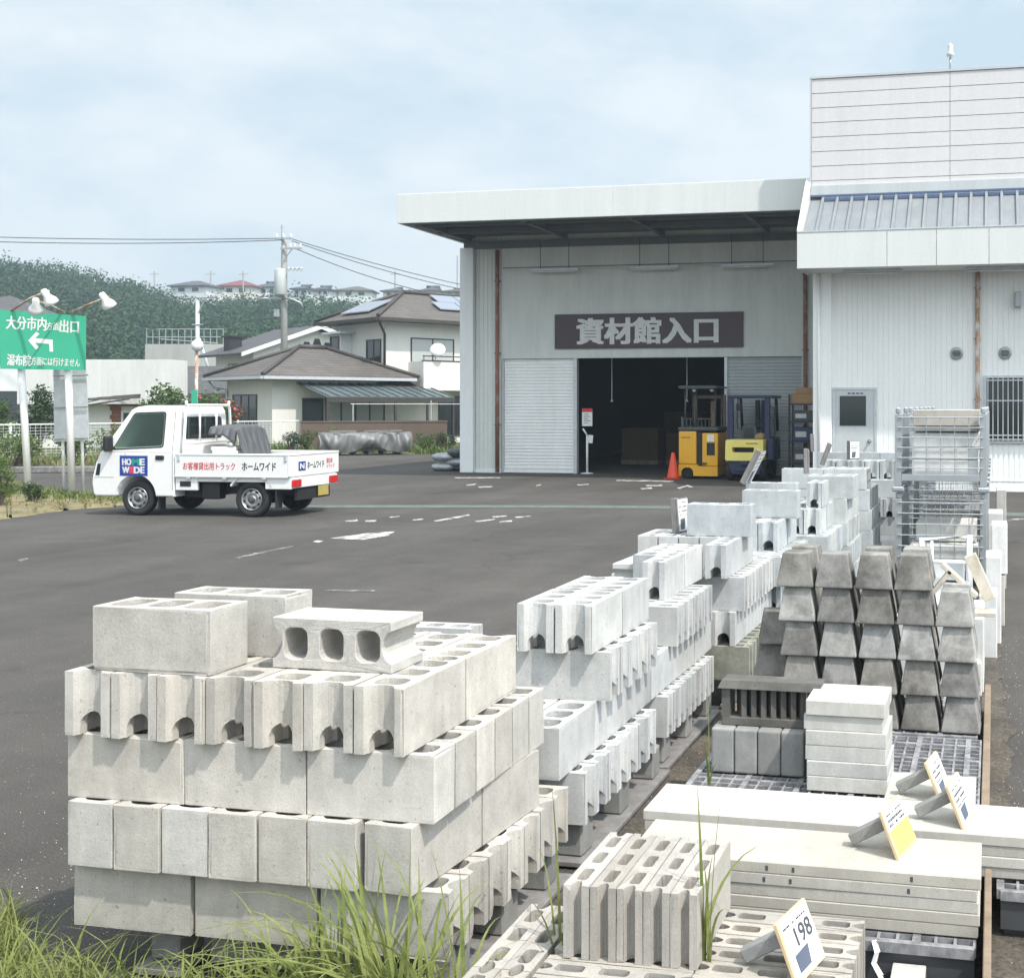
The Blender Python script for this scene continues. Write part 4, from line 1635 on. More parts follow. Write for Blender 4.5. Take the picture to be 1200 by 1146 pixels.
for (a, m, e) in (((12, 365), (35, 350), (57, 341)), ((82, 367), (104, 357), (127, 348)), ((75, 366), (58, 357), (38, 352)), ((-14, 362), (-30, 356), (-44, 349))):
    q.tube([sx_(*a), sx_(*m, 0.35), sx_(*e, 0.7)], 0.02, 8)
U(q, 'lamp_arm', M['rust_pipe_pale'])
for (px, py, ang) in ((56, 348, -0.3), (124, 352, -0.3), (42, 358, 0.5), (-46, 352, 0.3)):
    q = MB()
    q.lathe([(0.035, 0.15), (0.055, 0.13), (0.06, 0.02), (0.11, -0.06), (0.125, -0.13), (0.10, -0.15)], (0, 0, 0), 'z', 18)
    m_ = Matrix.Translation(sx_(px, py, 0.7)) @ Euler((0.5, ang, 0)).to_matrix().to_4x4()
    q.bm.transform(m_)
    U(q, 'floodlight', M['lamp'])

# the back of a second sign behind
s2 = empty('blank_sign', (-16.8, 19.9, 0), 0, 'white sign back with grey cross rails behind the green exit sign', 'sign')
U = Under(s2)
dp = dep + 0.45
c4 = [gd(62.5, 432, dp), gd(100, 432, dp), gd(103.5, 516, dp), gd(63.5, 518, dp)]
q = MB()
q.prism(c4, (0, 0.03, 0))
U(q, 'sign_panel', M['alu'])
for yy in (440, 477, 514):
    q = MB()
    q.tube([gd(62.5, yy + 0.5, dp - 0.05), gd(103, yy - 0.5, dp - 0.05)], 0.018, 6)
    U(q, 'cross_rail', M['galv'])
q = MB()
for xx, dx in ((72, 2), (94, 3)):
    f = gd(xx + dx + 1, 560, dp + 0.05)
    q.tube([(f.x, f.y, -0.05), gd(xx, 432, dp + 0.05)], 0.028, 8)
U(q, 'pole', M['white'])

# ================================================================== FORKLIFTS
rt = empty('reach_truck', (-6.68, 26.95, 0), 0, 'amber stand-up reach truck with dark overhead guard beside the orange cone', 'forklift')
q = MB()
q.bb(-0.47, -0.05, -0.20, 0.75, 0.34, 1.10, 0.03, 2)
q.build('battery_housing', M['yellow'], rt)
q = MB()
q.bb(0.09, 0.46, -0.19, 0.72, 0.30, 1.06, 0.02, 2)
q.build('operator_housing', M['yellow'], rt)
q = MB()
bot = [(-0.47, 0.335), (-0.47, 0.07), (-0.41, 0.07), (-0.40, 0.18), (-0.36, 0.24), (-0.30, 0.265), (-0.22, 0.265), (-0.16, 0.24), (-0.12, 0.18), (-0.11, 0.07), (0.46, 0.07), (0.46, 0.295), (0.0, 0.295), (-0.02, 0.335)]
q.prism([(x, -0.215, z) for x, z in bot], (0, 0.97, 0))
q.build('base', M['yellow'], rt)
q = MB()
q.bb(-0.06, 0.10, -0.12, 0.70, 0.297, 1.08)
q.build('inner_panel', M['black'], rt)
q = MB()
q.bb(-0.48, 0.47, -0.21, 0.76, 1.105, 1.20, 0.03, 2)
q.build('top_cover', M['charcoal'], rt)
q = MB()
q.bb(0.20, 0.39, -0.197, -0.191, 0.55, 0.84, 0.002)
q.build('hatch', M['black'], rt)
q = MB()
q.bb(0.21, 0.37, -0.197, -0.191, 0.87, 1.02)
q.build('notice_label', M['paper'], rt)
q = MB()
q.bb(0.08, 0.20, -0.26, -0.18, 0.35, 0.38)
q.build('step', M['black'], rt)
text_mesh('lettering', 'KOMATSU', M['ink'], rt, (-0.30, -0.201, 0.955), (1, 0, 0), (0, -1, 0), 0.22, 0.035, 0.03, 0.001)
for wx, wy in ((-0.26, 0.05), (-0.26, 0.55), (0.34, 1.2), (-0.34, 1.2)):
    q = MB()
    q.lathe([(0.05, -0.07), (0.125, -0.08), (0.13, -0.06), (0.13, 0.06), (0.125, 0.08), (0.05, 0.07)], (wx, wy - 0.12, 0.13), 'y', 20)
    q.build('wheel', M['rubber'], rt)
q = MB()
for wx in (-0.36, 0.36):
    q.bb(wx - 0.07, wx + 0.07, 0.76, 1.6, 0.08, 0.22, 0.01)
q.build('outrigger', M['navy'], rt)
q = MB()
for (xx, yy) in ((-0.36, 0.0), (-0.1, 0.0), (0.36, 0.0), (-0.36, 0.72), (0.36, 0.72)):
    q.tube([(xx, yy, 1.19), (xx, yy, 2.12)], 0.02, 8)
q.bb(-0.48, 0.46, -0.22, 0.80, 2.10, 2.135, 0.008)
q.bb(-0.44, 0.42, -0.235, -0.205, 2.08, 2.155, 0.005)
q.build('overhead_guard', M['charcoal'], rt)
q = MB()
q.bb(-0.40, -0.30, 0.82, 0.94, 0.2, 1.95)
q.bb(0.30, 0.40, 0.82, 0.94, 0.2, 1.95)
q.bb(-0.3, 0.3, 0.84, 0.90, 1.86, 1.94)
q.bb(0.04, 0.14, 0.86, 0.94, 0.2, 1.8)
q.build('mast', M['wood_brown'], rt)
q = MB()
q.tube([(-0.18, 0.1, 1.2), (-0.18, 0.1, 1.28), (-0.10, 0.08, 1.30)], 0.02, 8)
q.lathe([(0.11, 0), (0.11, 0.02), (0.03, 0.035)], (-0.10, 0.3, 1.33), 'z', 18)
q.build('steering_wheel', M['black'], rt)
q = MB()
q.lathe([(0.045, 0.0), (0.05, -0.03), (0.02, -0.06)], (0.30, -0.1, 2.07), 'z', 12)
q.lathe([(0.045, 0.0), (0.05, -0.03), (0.02, -0.06)], (-0.12, -0.1, 2.07), 'z', 12)
q.build('work_lamp', M['lamp'], rt)

fl = empty('forklift', (-5.48, 26.15, 0), 0, 'lemon yellow counterbalance forklift seen from behind with a dark navy chassis', 'forklift')
q = MB()
cw = roundpoly([(-0.43, 0.46), (0.43, 0.46), (0.445, 0.93), (-0.42, 0.93)], 0.045)
sl_ = roundpoly([(-0.26, 0.645), (0.22, 0.645), (0.235, 0.76), (-0.275, 0.76)], 0.03)
q.prism([(x, 0, z) for x, z in cw], (0, 0.5, 0))
cwo = q.build('counterweight', M['lemon'], None)
c2 = MB()
c2.prism([(x, -0.1, z) for x, z in sl_], (0, 0.35, 0))
cut(cwo, c2.build('cutter', None))
cwo.parent = fl
q = MB()
q.bb(-0.30, 0.26, 0.245, 0.249, 0.63, 0.775)
q.build('grille', M['black'], cwo)
text_mesh('lettering', 'KOMATSU', M['ink'], cwo, (0.19, -0.003, 0.845), (1, 0, 0), (0, -1, 0), 0.27, 0.032, 0.03, 0.002)
q = MB()
ch = [(-0.40, 0.455), (0.40, 0.455), (0.33, 0.16), (-0.28, 0.16)]
q.prism([(x, 0.06, z) for x, z in ch], (0, 1.5, 0))
q.bb(-0.09, 0.09, -0.03, 0.10, 0.36, 0.454, 0.01)
q.bb(-0.2, 0.25, 0.0, 0.05, 0.22, 0.30, 0.01)
q.build('chassis', M['navy'], fl)
for wx in (-0.37, 0.35):
    for wy, r_ in ((0.34, 0.22), (1.45, 0.27)):
        q = MB()
        q.lathe([(0.1, -0.08), (r_ - 0.02, -0.085), (r_, -0.06), (r_, 0.06), (r_ - 0.02, 0.085), (0.1, 0.08)], (wx, wy, r_), 'x', 24)
        q.build('wheel', M['rubber'], fl)
q = MB()
q.bb(-0.40, 0.55, 0.51, 1.55, 0.46, 0.80, 0.02)
q.bb(0.45, 0.62, 0.30, 1.2, 0.45, 0.95, 0.03)
q.build('engine_cover', M['navy'], fl)
q = MB()
sb_ = roundpoly([(-0.20, 0.90), (0.20, 0.90), (0.16, 1.27), (-0.14, 1.27)], 0.07)
q.prism([(x, 0.55, z) for x, z in sb_], (0, 0.14, 0))
q.bb(-0.22, 0.22, 0.55, 1.05, 0.81, 0.92, 0.03)
seat = q.build('seat', M['charcoal'], fl)
q = MB()
sb2 = roundpoly([(-0.12, 0.96), (0.12, 0.96), (0.10, 1.18), (-0.09, 1.18)], 0.04)
q.prism([(x, 0.54, z) for x, z in sb2], (0, 0.008, 0))
q.build('seat_pad', M['black'], seat)
q = MB()
for xx in (-0.40, 0.45):
    q.bb(xx - 0.06, xx + 0.06, 0.42, 0.52, 0.94, 1.86, 0.01)
q.bb(-0.46, 0.57, 0.40, 1.6, 1.861, 1.93, 0.012)
for xx in (-0.40, 0.45):
    q.tube([(xx, 1.55, 1.87), (xx, 1.75, 1.1)], 0.035, 8)
q.build('overhead_guard', M['navy'], fl)
q = MB()
for xx in (-0.06, 0.09):
    q.bb(xx - 0.05, xx + 0.05, 1.85, 1.97, 0.1, 1.83)
q.bb(-0.06, 0.09, 1.86, 1.96, 1.3, 1.36)
q.bb(-0.3, 0.4, 1.86, 1.95, 0.4, 0.5)
q.build('mast', M['navy'], fl)
q = MB()
for xx in (-0.22, 0.22):
    q.prism([(xx - 0.06, 2.0, 0.06), (xx - 0.06, 3.05, 0.05), (xx - 0.06, 3.05, 0.07), (xx - 0.06, 2.06, 0.10), (xx - 0.06, 2.06, 0.5), (xx - 0.06, 2.0, 0.5)], (0.12, 0, 0))
q.build('fork', M['black'], fl)
q = MB()
q.lathe([(0.15, 0), (0.16, 0.02), (0.15, 0.04)], (0.0, 1.2, 1.15), 'z', 20)
q.tube([(0, 1.2, 1.15), (0, 1.35, 0.9)], 0.025, 8)
q.build('steering_wheel', M['black'], fl)
q = MB()
for k in range(2):
    q.tube([(0.26 + k * 0.06, 1.2, 0.85), (0.26 + k * 0.06, 1.2, 1.2)], 0.011, 6)
q.build('control_lever', M['red'], fl)
q = MB()
q.lathe([(0.0, -0.14), (0.09, -0.1), (0.105, 0), (0.09, 0.1), (0.0, 0.14)], (0.25, 0.62, 0.97), 'x', 16)
q.build('gas_cap', M['cardboard'], fl)
q = MB()
q.tube([(-0.23, 0.46, 1.86), (-0.25, 0.44, 1.3), (-0.22, 0.42, 1.15)], 0.014, 6)
q.box((-0.20, 0.42, 1.66), (0.13, 0.05, 0.17), None, 0.02)
q.build('mirror', M['black'], fl)
q = MB()
q.tube([(0.50, 0.44, 1.7), (0.62, 0.42, 1.62), (0.63, 0.42, 1.0), (0.60, 0.42, 0.9)], 0.016, 6)
q.box((0.64, 0.40, 1.58), (0.07, 0.04, 0.15), None, 0.015)
q.tube([(0.55, 0.40, 0.98), (0.72, 0.40, 0.98), (0.72, 0.40, 0.55)], 0.025, 8)
q.build('side_mirror', M['black'], fl)

cn = empty('traffic_cone', (-7.24, 26.6, 0), 0, 'orange traffic cone standing left of the amber reach truck', 'cone')
q = MB()
q.lathe([(0.145, 0.03), (0.14, 0.05), (0.042, 0.58), (0.033, 0.61), (0.0, 0.61)], (0, 0, 0), 'z', 28)
q.build('cone_body', M['cone'], cn)
q = MB()
q.bb(-0.19, 0.19, -0.19, 0.19, 0.0, 0.03, 0.008)
q.build('base', M['cone_base'], cn)

# ================================================================== FENCE, WALL, PILES ON THE FAR SIDE OF THE LOT
fa, fb = gd(-70, 475, 34.5), gd(350, 475, 45.5)
fa.z = fb.z = 0
fn = empty('mesh_fence', fa, math.atan2(fb.y - fa.y, fb.x - fa.x), 'low white mesh fence running behind the pickup truck to the brown wall', 'fence')
FL = (fb - fa).length
q = MB()
for k in range(12):
    z = 0.12 + k * 0.088
    q.bb(0, FL, -0.004, 0.004, z - 0.004, z + 0.004)
for k in range(int(FL / 0.16)):
    q.bb(k * 0.16 - 0.003, k * 0.16 + 0.003, -0.009, -0.0045, 0.1, 1.12)
q.bb(0, FL, -0.016, 0.016, 1.10, 1.135)
q.build('mesh_panel', M['white'], fn)
k = 0.0
while k < FL:
    q = MB()
    q.tube([(k, 0.04, 0), (k, 0.04, 1.16)], 0.032, 8)
    q.build('post', M['white'], fn)
    k += 2.0
wa, wb = gd(352, 475, 43.6), gd(524, 475, 45.4)
wa.z = wb.z = 0
bw = empty('block_wall', wa, math.atan2(wb.y - wa.y, wb.x - wa.x), 'low brown garden wall in front of the tiled houses', 'wall')
WL = (wb - wa).length
q = MB()
q.bb(0, WL, 0, 0.15, 0, 1.06)
q.build('wall_face', M['brown_wall'], bw)
q = MB()
q.bb(-0.02, WL + 0.02, -0.02, 0.17, 1.063, 1.12)
q.build('coping', M['brown_wall'], bw)
kc = empty('kerb_stone', gd(58, 552, 30), 0.35, 'short dark kerb stone across the side road behind the green sign', 'kerb')
kc.location.z = 0
q = MB()
q.bb(-0.9, 1.6, 0, 0.2, 0, 0.16, 0.02)
q.build('stone', M['stone'], kc)

# tarp covered pile
ta, tb = gd(372, 475, 40.5), gd(484, 475, 42.0)
ta.z = tb.z = 0
TL = (tb - ta).length
pile = empty('covered_pile', ta, math.atan2(tb.y - ta.y, tb.x - ta.x), 'long goods pile under a sagging silver tarpaulin by the grassy strip', 'pile')
q = MB()
q.bb(0.2, TL - 0.15, 0.1, 1.1, 0.12, 0.70)
for k in range(6):
    q.bb(0.2 + k * 0.5, 0.3 + k * 0.5, 0.1, 1.1, 0, 0.119)
q.build('boards', M['wood_grey'], pile)


def drape(u, v):
    x = 0.05 + (TL - 0.1) * u + 0.03 * math.sin(v * 9 + u * 23)
    sw = abs(math.sin(u * math.pi * 2.5 + 0.4))
    low = 0.06 + 0.20 * abs(math.sin(u * math.pi * 1.6 + 1.9)) ** 2
    if v < 0.45:
        f = v / 0.45
        z = low + (0.74 - low) * f
        y = 0.02 - 0.10 * (1 - f) - 0.13 * math.sin(f * math.pi) * sw + 0.07 * math.sin(u * 23 + 3 * math.sin(u * 7) + f * 1.5) * (0.4 + 0.6 * f) + 0.02 * abs(math.sin(u * 41 - f * 3))
    else:
        f = (v - 0.45) / 0.55
        z = 0.75 + 0.03 * math.sin(u * 21) * math.sin(f * 5) - 0.03 * f
        y = 0.02 + 1.1 * f
    return (x, y, z)


q = MB()
q.grid(drape, 140, 30)
q.build('tarpaulin', M['tarp'], pile, False)
q = MB()
for (x, y, l_, a) in ((0.9, 0.5, 0.9, 0.1), (2.0, 0.35, 0.8, -0.15), (2.7, 0.6, 0.5, 0.3)):
    q.box((x, y, 0.80), (l_, 0.12, 0.05), (0, 0, a))
q.build('plank', M['wood_grey'], pile)
sp_ = gz(526, 553, 0)
bg = empty('bag_pile', sp_, 0.1, 'small heap of silver wrapped bags at the foot of the corner column', 'bags')
rg = random.Random(5)
for k in range(7):
    bx_, by_, bz_ = -0.30 + 0.18 * (k % 4), 0.5 + 0.25 * (k % 2), 0.10 + 0.13 * (k // 2)
    ph_ = rg.random() * 6

    def bagf(u, v, bx_=bx_, by_=by_, bz_=bz_, ph_=ph_):
        a, e = u * 2 * math.pi, (v - 0.5) * math.pi
        r = 1 + 0.12 * math.sin(3 * a + ph_) * math.cos(e) + 0.06 * math.sin(7 * a + 5 * e)
        return (bx_ + 0.30 * r * math.cos(a) * math.cos(e), by_ + 0.26 * r * math.sin(a) * math.cos(e), max(0.0, bz_ + 0.11 * r * math.sin(e)))
    q = MB()
    q.grid(bagf, 22, 12)
    q.build('bag', M['tarp_dark'] if k >= 5 else M['bag'], bg, False)

# ================================================================== HOUSES
HA = math.atan2(0.72, 0.69)   # the direction of the houses' right-hand faces in camera space
e1 = Vector((_c * 0.6925 - _s * 0.7214, _s * 0.6925 + _c * 0.7214, 0))
HROT = math.atan2(e1.y, e1.x)


def hip_roof(q, a0, a1, b0, b1, ze, zr, ov=0.6, th=0.14, along='a'):
    a0 -= ov
    a1 += ov
    b0 -= ov
    b1 += ov
    if along == 'a':
        h = (b1 - b0) / 2
        r0, r1 = (a0 + h, (b0 + b1) / 2), (a1 - h, (b0 + b1) / 2)
    else:
        h = (a1 - a0) / 2
        r0, r1 = ((a0 + a1) / 2, b0 + h), ((a0 + a1) / 2, b1 - h)
    c = [(a0, b0), (a1, b0), (a1, b1), (a0, b1)]
    lo = [q.bm.verts.new((x, y, ze - th)) for x, y in c]
    hi = [q.bm.verts.new((x, y, ze)) for x, y in c]
    t = [q.bm.verts.new((*r0, zr)), q.bm.verts.new((*r1, zr))]
    q.bm.faces.new(lo[::-1])
    for i in range(4):
        q.bm.faces.new((lo[i], lo[(i + 1) % 4], hi[(i + 1) % 4], hi[i]))
    if along == 'a':
        q.bm.faces.new((hi[0], hi[1], t[1], t[0]))
        q.bm.faces.new((hi[1], hi[2], t[1]))
        q.bm.faces.new((hi[2], hi[3], t[0], t[1]))
        q.bm.faces.new((hi[3], hi[0], t[0]))
    else:
        q.bm.faces.new((hi[0], hi[1], t[0]))
        q.bm.faces.new((hi[1], hi[2], t[1], t[0]))
        q.bm.faces.new((hi[2], hi[3], t[1]))
        q.bm.faces.new((hi[3], hi[0], t[0], t[1]))
    return c, (r0, r1)


def ridge_caps(parent, c, r, ze, zr, mat):
    q = MB()
    rr0, rr1 = Vector((*r[0], zr + 0.05)), Vector((*r[1], zr + 0.05))
    q.tube([rr0, rr1], 0.11, 8)
    cc = [Vector((x, y, ze + 0.05)) for x, y in c]
    for p in cc:
        t = rr0 if (p - rr0).length < (p - rr1).length else rr1
        q.tube([p, t], 0.085, 8)
    q.build('ridge_tiles', mat, parent)


def window(parent, face, p0, p1, z0, z1, at, panes=2, gmat='glass', dep_=0.05, fmat='brown_trim'):
    """face 'b': wall plane b=at facing -b; face 'a': wall plane a=at facing -a"""
    def bx(q, u0, u1, d0, d1, z0_, z1_):
        if face == 'b':
            q.bb(u0, u1, at - d1, at - d0, z0_, z1_)
        else:
            q.bb(at - d1, at - d0, u0, u1, z0_, z1_)
    q = MB()
    f = 0.05
    bx(q, p0 - f, p0, 0.002, dep_, z0 - f, z1 + f)
    bx(q, p1, p1 + f, 0.002, dep_, z0 - f, z1 + f)
    bx(q, p0, p1, 0.002, dep_, z1, z1 + f)
    bx(q, p0, p1, 0.002, dep_, z0 - f, z0)
    for k in range(1, panes):
        m = p0 + (p1 - p0) * k / panes
        bx(q, m - 0.03, m + 0.03, 0.002, dep_ - 0.01, z0, z1)
    fr = q.build('window', M[fmat], parent)
    q = MB()
    for k in range(panes):
        m0 = p0 + (p1 - p0) * k / panes + (0.03 if k else 0)
        m1 = p0 + (p1 - p0) * (k + 1) / panes - (0.03 if k < panes - 1 else 0)
        bx(q, m0, m1, 0.003, 0.02, z0, z1)
    q.build('pane', M[gmat], fr)
    return fr


hc = gd(451, 475, 52)
hc.z = 0
hs = empty('tiled_house', hc, HROT, 'cream two-storey house with solar panels and a low wing under a green awning', 'house')
q = MB()
q.bb(0, 10.5, 0.0, 4.2, 0, 5.35)
q.build('wall', M['house_white'], hs)
q = MB()
c_, r_ = hip_roof(q, 0, 10.5, 0, 4.2, 5.48, 6.85, 0.75)
rf = q.build('roof', M['roof_brown'], hs)
ridge_caps(rf, c_, r_, 5.48, 6.85, M['brown_trim'])
q = MB()
for (x0, x1, y0, y1) in ((-0.75, 11.25, -0.83, -0.752), (-0.83, -0.752, -0.75, 4.95)):
    q.bb(x0, x1, y0, y1, 5.33, 5.47)
q.tube([(-0.72, -0.72, 5.36), (-0.15, -0.12, 4.95), (-0.05, -0.07, 4.8), (-0.05, -0.07, 2.9)], 0.055, 8)
q.build('gutter', M['brown_trim'], hs)
# solar panels on both visible slopes
sl = (6.85 - 5.48) / (2.1 + 0.75)
q = MB()


def slope_panel(q, face, u0, u1, d0, d1, lift=0.09):
    def pt(u, d, l_):
        z = 5.48 + sl * d + l_
        return (u, -0.75 + d, z) if face == 'b' else (-0.75 + d, u, z)
    a = [pt(u0, d0, lift), pt(u1, d0, lift), pt(u1, d1, lift), pt(u0, d1, lift)]
    q.prism(a, (0, 0, 0.05))


for k in range(4):
    slope_panel(q, 'b', 2.9 + k * 1.25, 4.1 + k * 1.25, 1.0, 1.75)
for k in range(4):
    slope_panel(q, 'b', 3.3 + k * 1.25, 4.5 + k * 1.25, 1.8, 2.55)
for k in range(3):
    slope_panel(q, 'a', 1.0 + k * 0.85, 1.8 + k * 0.85, 0.5, 1.7)
q.build('solar_panel', M['solar'], hs)
window(hs, 'a', 0.35, 1.5, 3.35, 4.55, 0.0, 2, 'glass')
window(hs, 'b', 1.3, 3.4, 2.9, 4.65, 0.0, 2, 'curtain')
window(hs, 'b', 4.4, 6.4, 0.35, 2.05, 0.0, 2, 'curtain')
window(hs, 'b', 6.9, 8.8, 1.2, 2.1, 0.0, 3, 'glass')
window(hs, 'b', 2.7, 4.0, 0.35, 2.05, 0.0, 2, 'glass')
# bay on the far left
q = MB()
q.bb(-0.55, -0.004, 2.9, 3.9, 3.2, 4.9)
q.build('bay', M['house_side'], hs)
q = MB()
q.bb(-0.8, -0.004, 2.5, 4.2, 4.903, 5.0)
q.build('bay_canopy', M['alu'], hs)
window(hs, 'a', 3.05, 3.75, 3.35, 4.75, -0.55, 1, 'glass')
# balcony
q = MB()
q.bb(1.15, 10.5, -1.25, -1.13, 2.35, 3.62)
q.bb(1.15, 1.27, -1.129, -0.004, 2.35, 3.62)
q.bb(1.27, 10.5, -1.129, -0.004, 2.35, 2.5)
bal = q.build('balcony', M['house_white'], hs)
q = MB()
q.tube([(1.15, -1.19, 3.85), (10.5, -1.19, 3.85)], 0.03, 6)
for xx in (1.2, 3.5, 5.5, 7.5):
    q.tube([(xx, -1.19, 3.6), (xx, -1.19, 3.85)], 0.02, 6)
q.bb(1.13, 10.5, -1.27, -1.11, 3.623, 3.67)
q.build('handrail', M['brown_trim'], bal)
q = MB()
q.bb(3.3, 3.75, -1.262, -1.252, 2.75, 3.4)
q.build('balcony_slot', M['glass'], bal)
q = MB()
for k in range(6):
    r0 = 0.34 * k / 5
dish = [(0.0, 0.10), (0.12, 0.085), (0.24, 0.04), (0.33, -0.03), (0.335, -0.05), (0.24, 0.02), (0.12, 0.06), (0.0, 0.07)]
q.lathe([(r, h) for r, h in dish], (0, 0, 0), 'z', 20)
q.bm.transform(Matrix.Translation((1.75, -1.40, 4.15)) @ Euler((R(62), 0, R(-35))).to_matrix().to_4x4())
q.tube([(1.75, -1.2, 3.7), (1.75, -1.35, 4.12)], 0.03, 6)
sdh = q.build('satellite_dish', M['lamp'], hs)
# porch roof between wing and balcony
q = MB()
q.prism([(-0.6, -1.5, 2.35), (-0.6, -0.004, 2.85), (-0.6, -0.004, 2.72), (-0.6, -1.5, 2.22)], (1.74, 0, 0))
q.build('porch_roof', M['roof_brown'], hs)
# low wing
wa0, wa1, wb0, wb1 = -5.2, -0.03, -0.4, 3.9
q = MB()
q.bb(wa0, wa1, wb0, wb1, 0, 2.75)
q.build('wing_wall', M['house_white'], hs)
q = MB()
c_, r_ = hip_roof(q, wa0, wa1 + 0.35, wb0, wb1, 2.88, 4.15, 0.7)
rf = q.build('wing_roof', M['roof_brown'], hs)
ridge_caps(rf, c_, r_, 2.88, 4.15, M['brown_trim'])
q = MB()
q.bb(wa0 - 0.7, wa1 + 0.9, wb0 - 0.79, wb0 - 0.702, 2.74, 2.86)
q.bb(wa0 - 0.79, wa0 - 0.702, wb0 - 0.7, wb1 + 0.7, 2.74, 2.86)
q.tube([(wa0 - 0.68, wb1 + 0.3, 2.75), (wa0 - 0.5, wb1 + 0.2, 2.45), (wa0 - 0.06, wb1 - 0.1, 2.35), (wa0 - 0.06, wb1 - 0.1, 0.2)], 0.05, 8)
q.build('gutter', M['alu'], hs)
# awning
aw0, aw1 = -4.2, 1.6
q = MB()
q.prism([(aw0, wb0 - 2.6, 2.05), (aw0, wb0 - 0.01, 2.62), (aw0, wb0 - 0.01, 2.58), (aw0, wb0 - 2.6, 2.01)], (aw1 - aw0, 0, 0))
for k in range(14):
    x = aw0 + 0.1 + k * (aw1 - aw0 - 0.2) / 13
    q.prism([(x, wb0 - 2.6, 2.052), (x, wb0 - 0.02, 2.62), (x, wb0 - 0.02, 2.66), (x, wb0 - 2.6, 2.092)], (0.05, 0, 0))
aw = q.build('awning', M['green_roof'], hs)
q = MB()
q.bb(aw0, aw1, wb0 - 2.62, wb0 - 2.56, 1.82, 2.0)
for xx in (aw0 + 0.05, -1.2, 0.3, aw1 - 0.06):
    q.bb(xx - 0.04, xx + 0.04, wb0 - 2.6, wb0 - 2.52, 0, 1.819)
q.build('awning_frame', M['brown_trim'], aw)
window(hs, 'b', -3.9, -3.1, 0.25, 1.95, wb0, 1, 'glass')
window(hs, 'b', -2.9, -0.3, 0.25, 1.95, wb0, 4, 'curtain')
window(hs, 'a', 1.0, 3.2, 0.15, 2.1, wa0, 3, 'glass')
q = MB()
for xx in (0.2, 2.2, 5.0):
    q.tube([(xx, -3.4, 0), (xx, -3.4, 1.9)], 0.02, 6)
q.tube([(-3.4, -3.4, 1.75), (9.0, -3.4, 1.75)], 0.016, 6)
q.tube([(-3.3, -3.4, 0), (-3.3, -3.4, 1.75)], 0.02, 6)
tag(q.build('laundry_rail', M['alu'], None), 'long pale laundry rail in front of the low wing windows', 'rail')
lr = bpy.data.objects['laundry_rail']
lr.location = hc
lr.rotation_euler = (0, 0, HROT)
acu = empty('air_conditioner', hc + Matrix.Rotation(HROT, 3, 'Z') @ Vector((8.4, -2.2, 0)), HROT, 'white outdoor air conditioner unit beside the corner column at the house', 'air conditioner')
q = MB()
q.bb(-0.4, 0.4, -0.15, 0.15, 0.35, 1.05, 0.02)
q.build('casing', M['lamp'], acu)
q = MB()
q.lathe([(0.24, 0), (0.24, -0.012), (0.2, -0.015)], (-0.1, -0.151, 0.7), 'y', 20)
q.build('fan_grille', M['galv'], acu)
q = MB()
q.bb(-0.35, 0.35, -0.12, 0.12, 0, 0.349)
q.build('stand', M['galv'], acu)

# white gabled house behind
gc = gd(297, 475, 66)
gc.z = 0
gh = empty('gabled_house', gc, HROT, 'white house with an ornamented white gable and grey tiled slope behind the concrete utility pole', 'house')
q = MB()
q.bb(0, 7.4, 0, 5.0, 0, 4.7)
q.prism([(0.05, 0.02, 4.701), (7.35, 0.02, 4.701), (3.7, 0.02, 6.0)], (0, 4.9, 0))
q.build('wall', M['house_white'], gh)
q = MB()
q.prism([(-0.9, -0.5, 4.42), (3.7, -0.5, 6.15), (3.7, -0.5, 6.28), (-0.9, -0.5, 4.56)], (0, 6.0, 0))
q.prism([(8.3, -0.5, 4.42), (3.705, -0.5, 6.15), (3.705, -0.5, 6.28), (8.3, -0.5, 4.56)], (0, 6.0, 0))
q.build('roof', M['roof_dark'], gh)
q = MB()
q.prism([(-0.9, -0.56, 4.36), (3.7, -0.56, 6.06), (8.3, -0.56, 4.36), (8.3, -0.56, 4.58), (3.7, -0.56, 6.32), (-0.9, -0.56, 4.58)], (0, 0.055, 0))
q.build('barge_board', M['fascia'], gh)
q = MB()
for k in (-1, 0, 1):
    q.prism([(3.7 + k * 0.62 - 0.26, -0.01, 5.15 - abs(k) * 0.12), (3.7 + k * 0.62 + 0.26, -0.01, 5.15 - abs(k) * 0.12), (3.7 + k * 0.62 + 0.14, -0.01, 5.52 - abs(k) * 0.2), (3.7 + k * 0.62 - 0.14, -0.01, 5.52 - abs(k) * 0.2)], (0, 0.025, 0))
q.build('gable_vent', M['black'], gh)
q = MB()
q.bb(-0.3, 0.4, 2.4, 3.2, 4.5, 5.55)
q.bb(-0.42, 0.52, 2.3, 3.3, 5.553, 5.64)
q.build('chimney', M['black'], gh)
window(gh, 'a', 2.0, 3.2, 3.0, 4.0, 0.0, 2, 'curtain')

# flat concrete building with roof rail
cc_ = gd(170, 475, 84)
cc_.z = 0
cb_ = empty('concrete_building', cc_, math.atan2(*reversed((gd(262, 475, 84) - gd(170, 475, 84)).to_2d())), 'flat grey concrete building with a pipe railing along its roof', 'building')
q = MB()
q.bb(0, 5.6, 0, 2.5, 0, 6.0)
q.build('wall', M['grey_render'], cb_)
q = MB()
for k in range(13):
    q.tube([(0.05 + k * 0.45, 0.1, 6.0), (0.05 + k * 0.45, 0.1, 7.05)], 0.025, 6)
for zz in (6.5, 7.05):
    q.tube([(0.05, 0.1, zz), (5.5, 0.1, zz)], 0.03, 6)
q.build('railing', M['galv'], cb_)
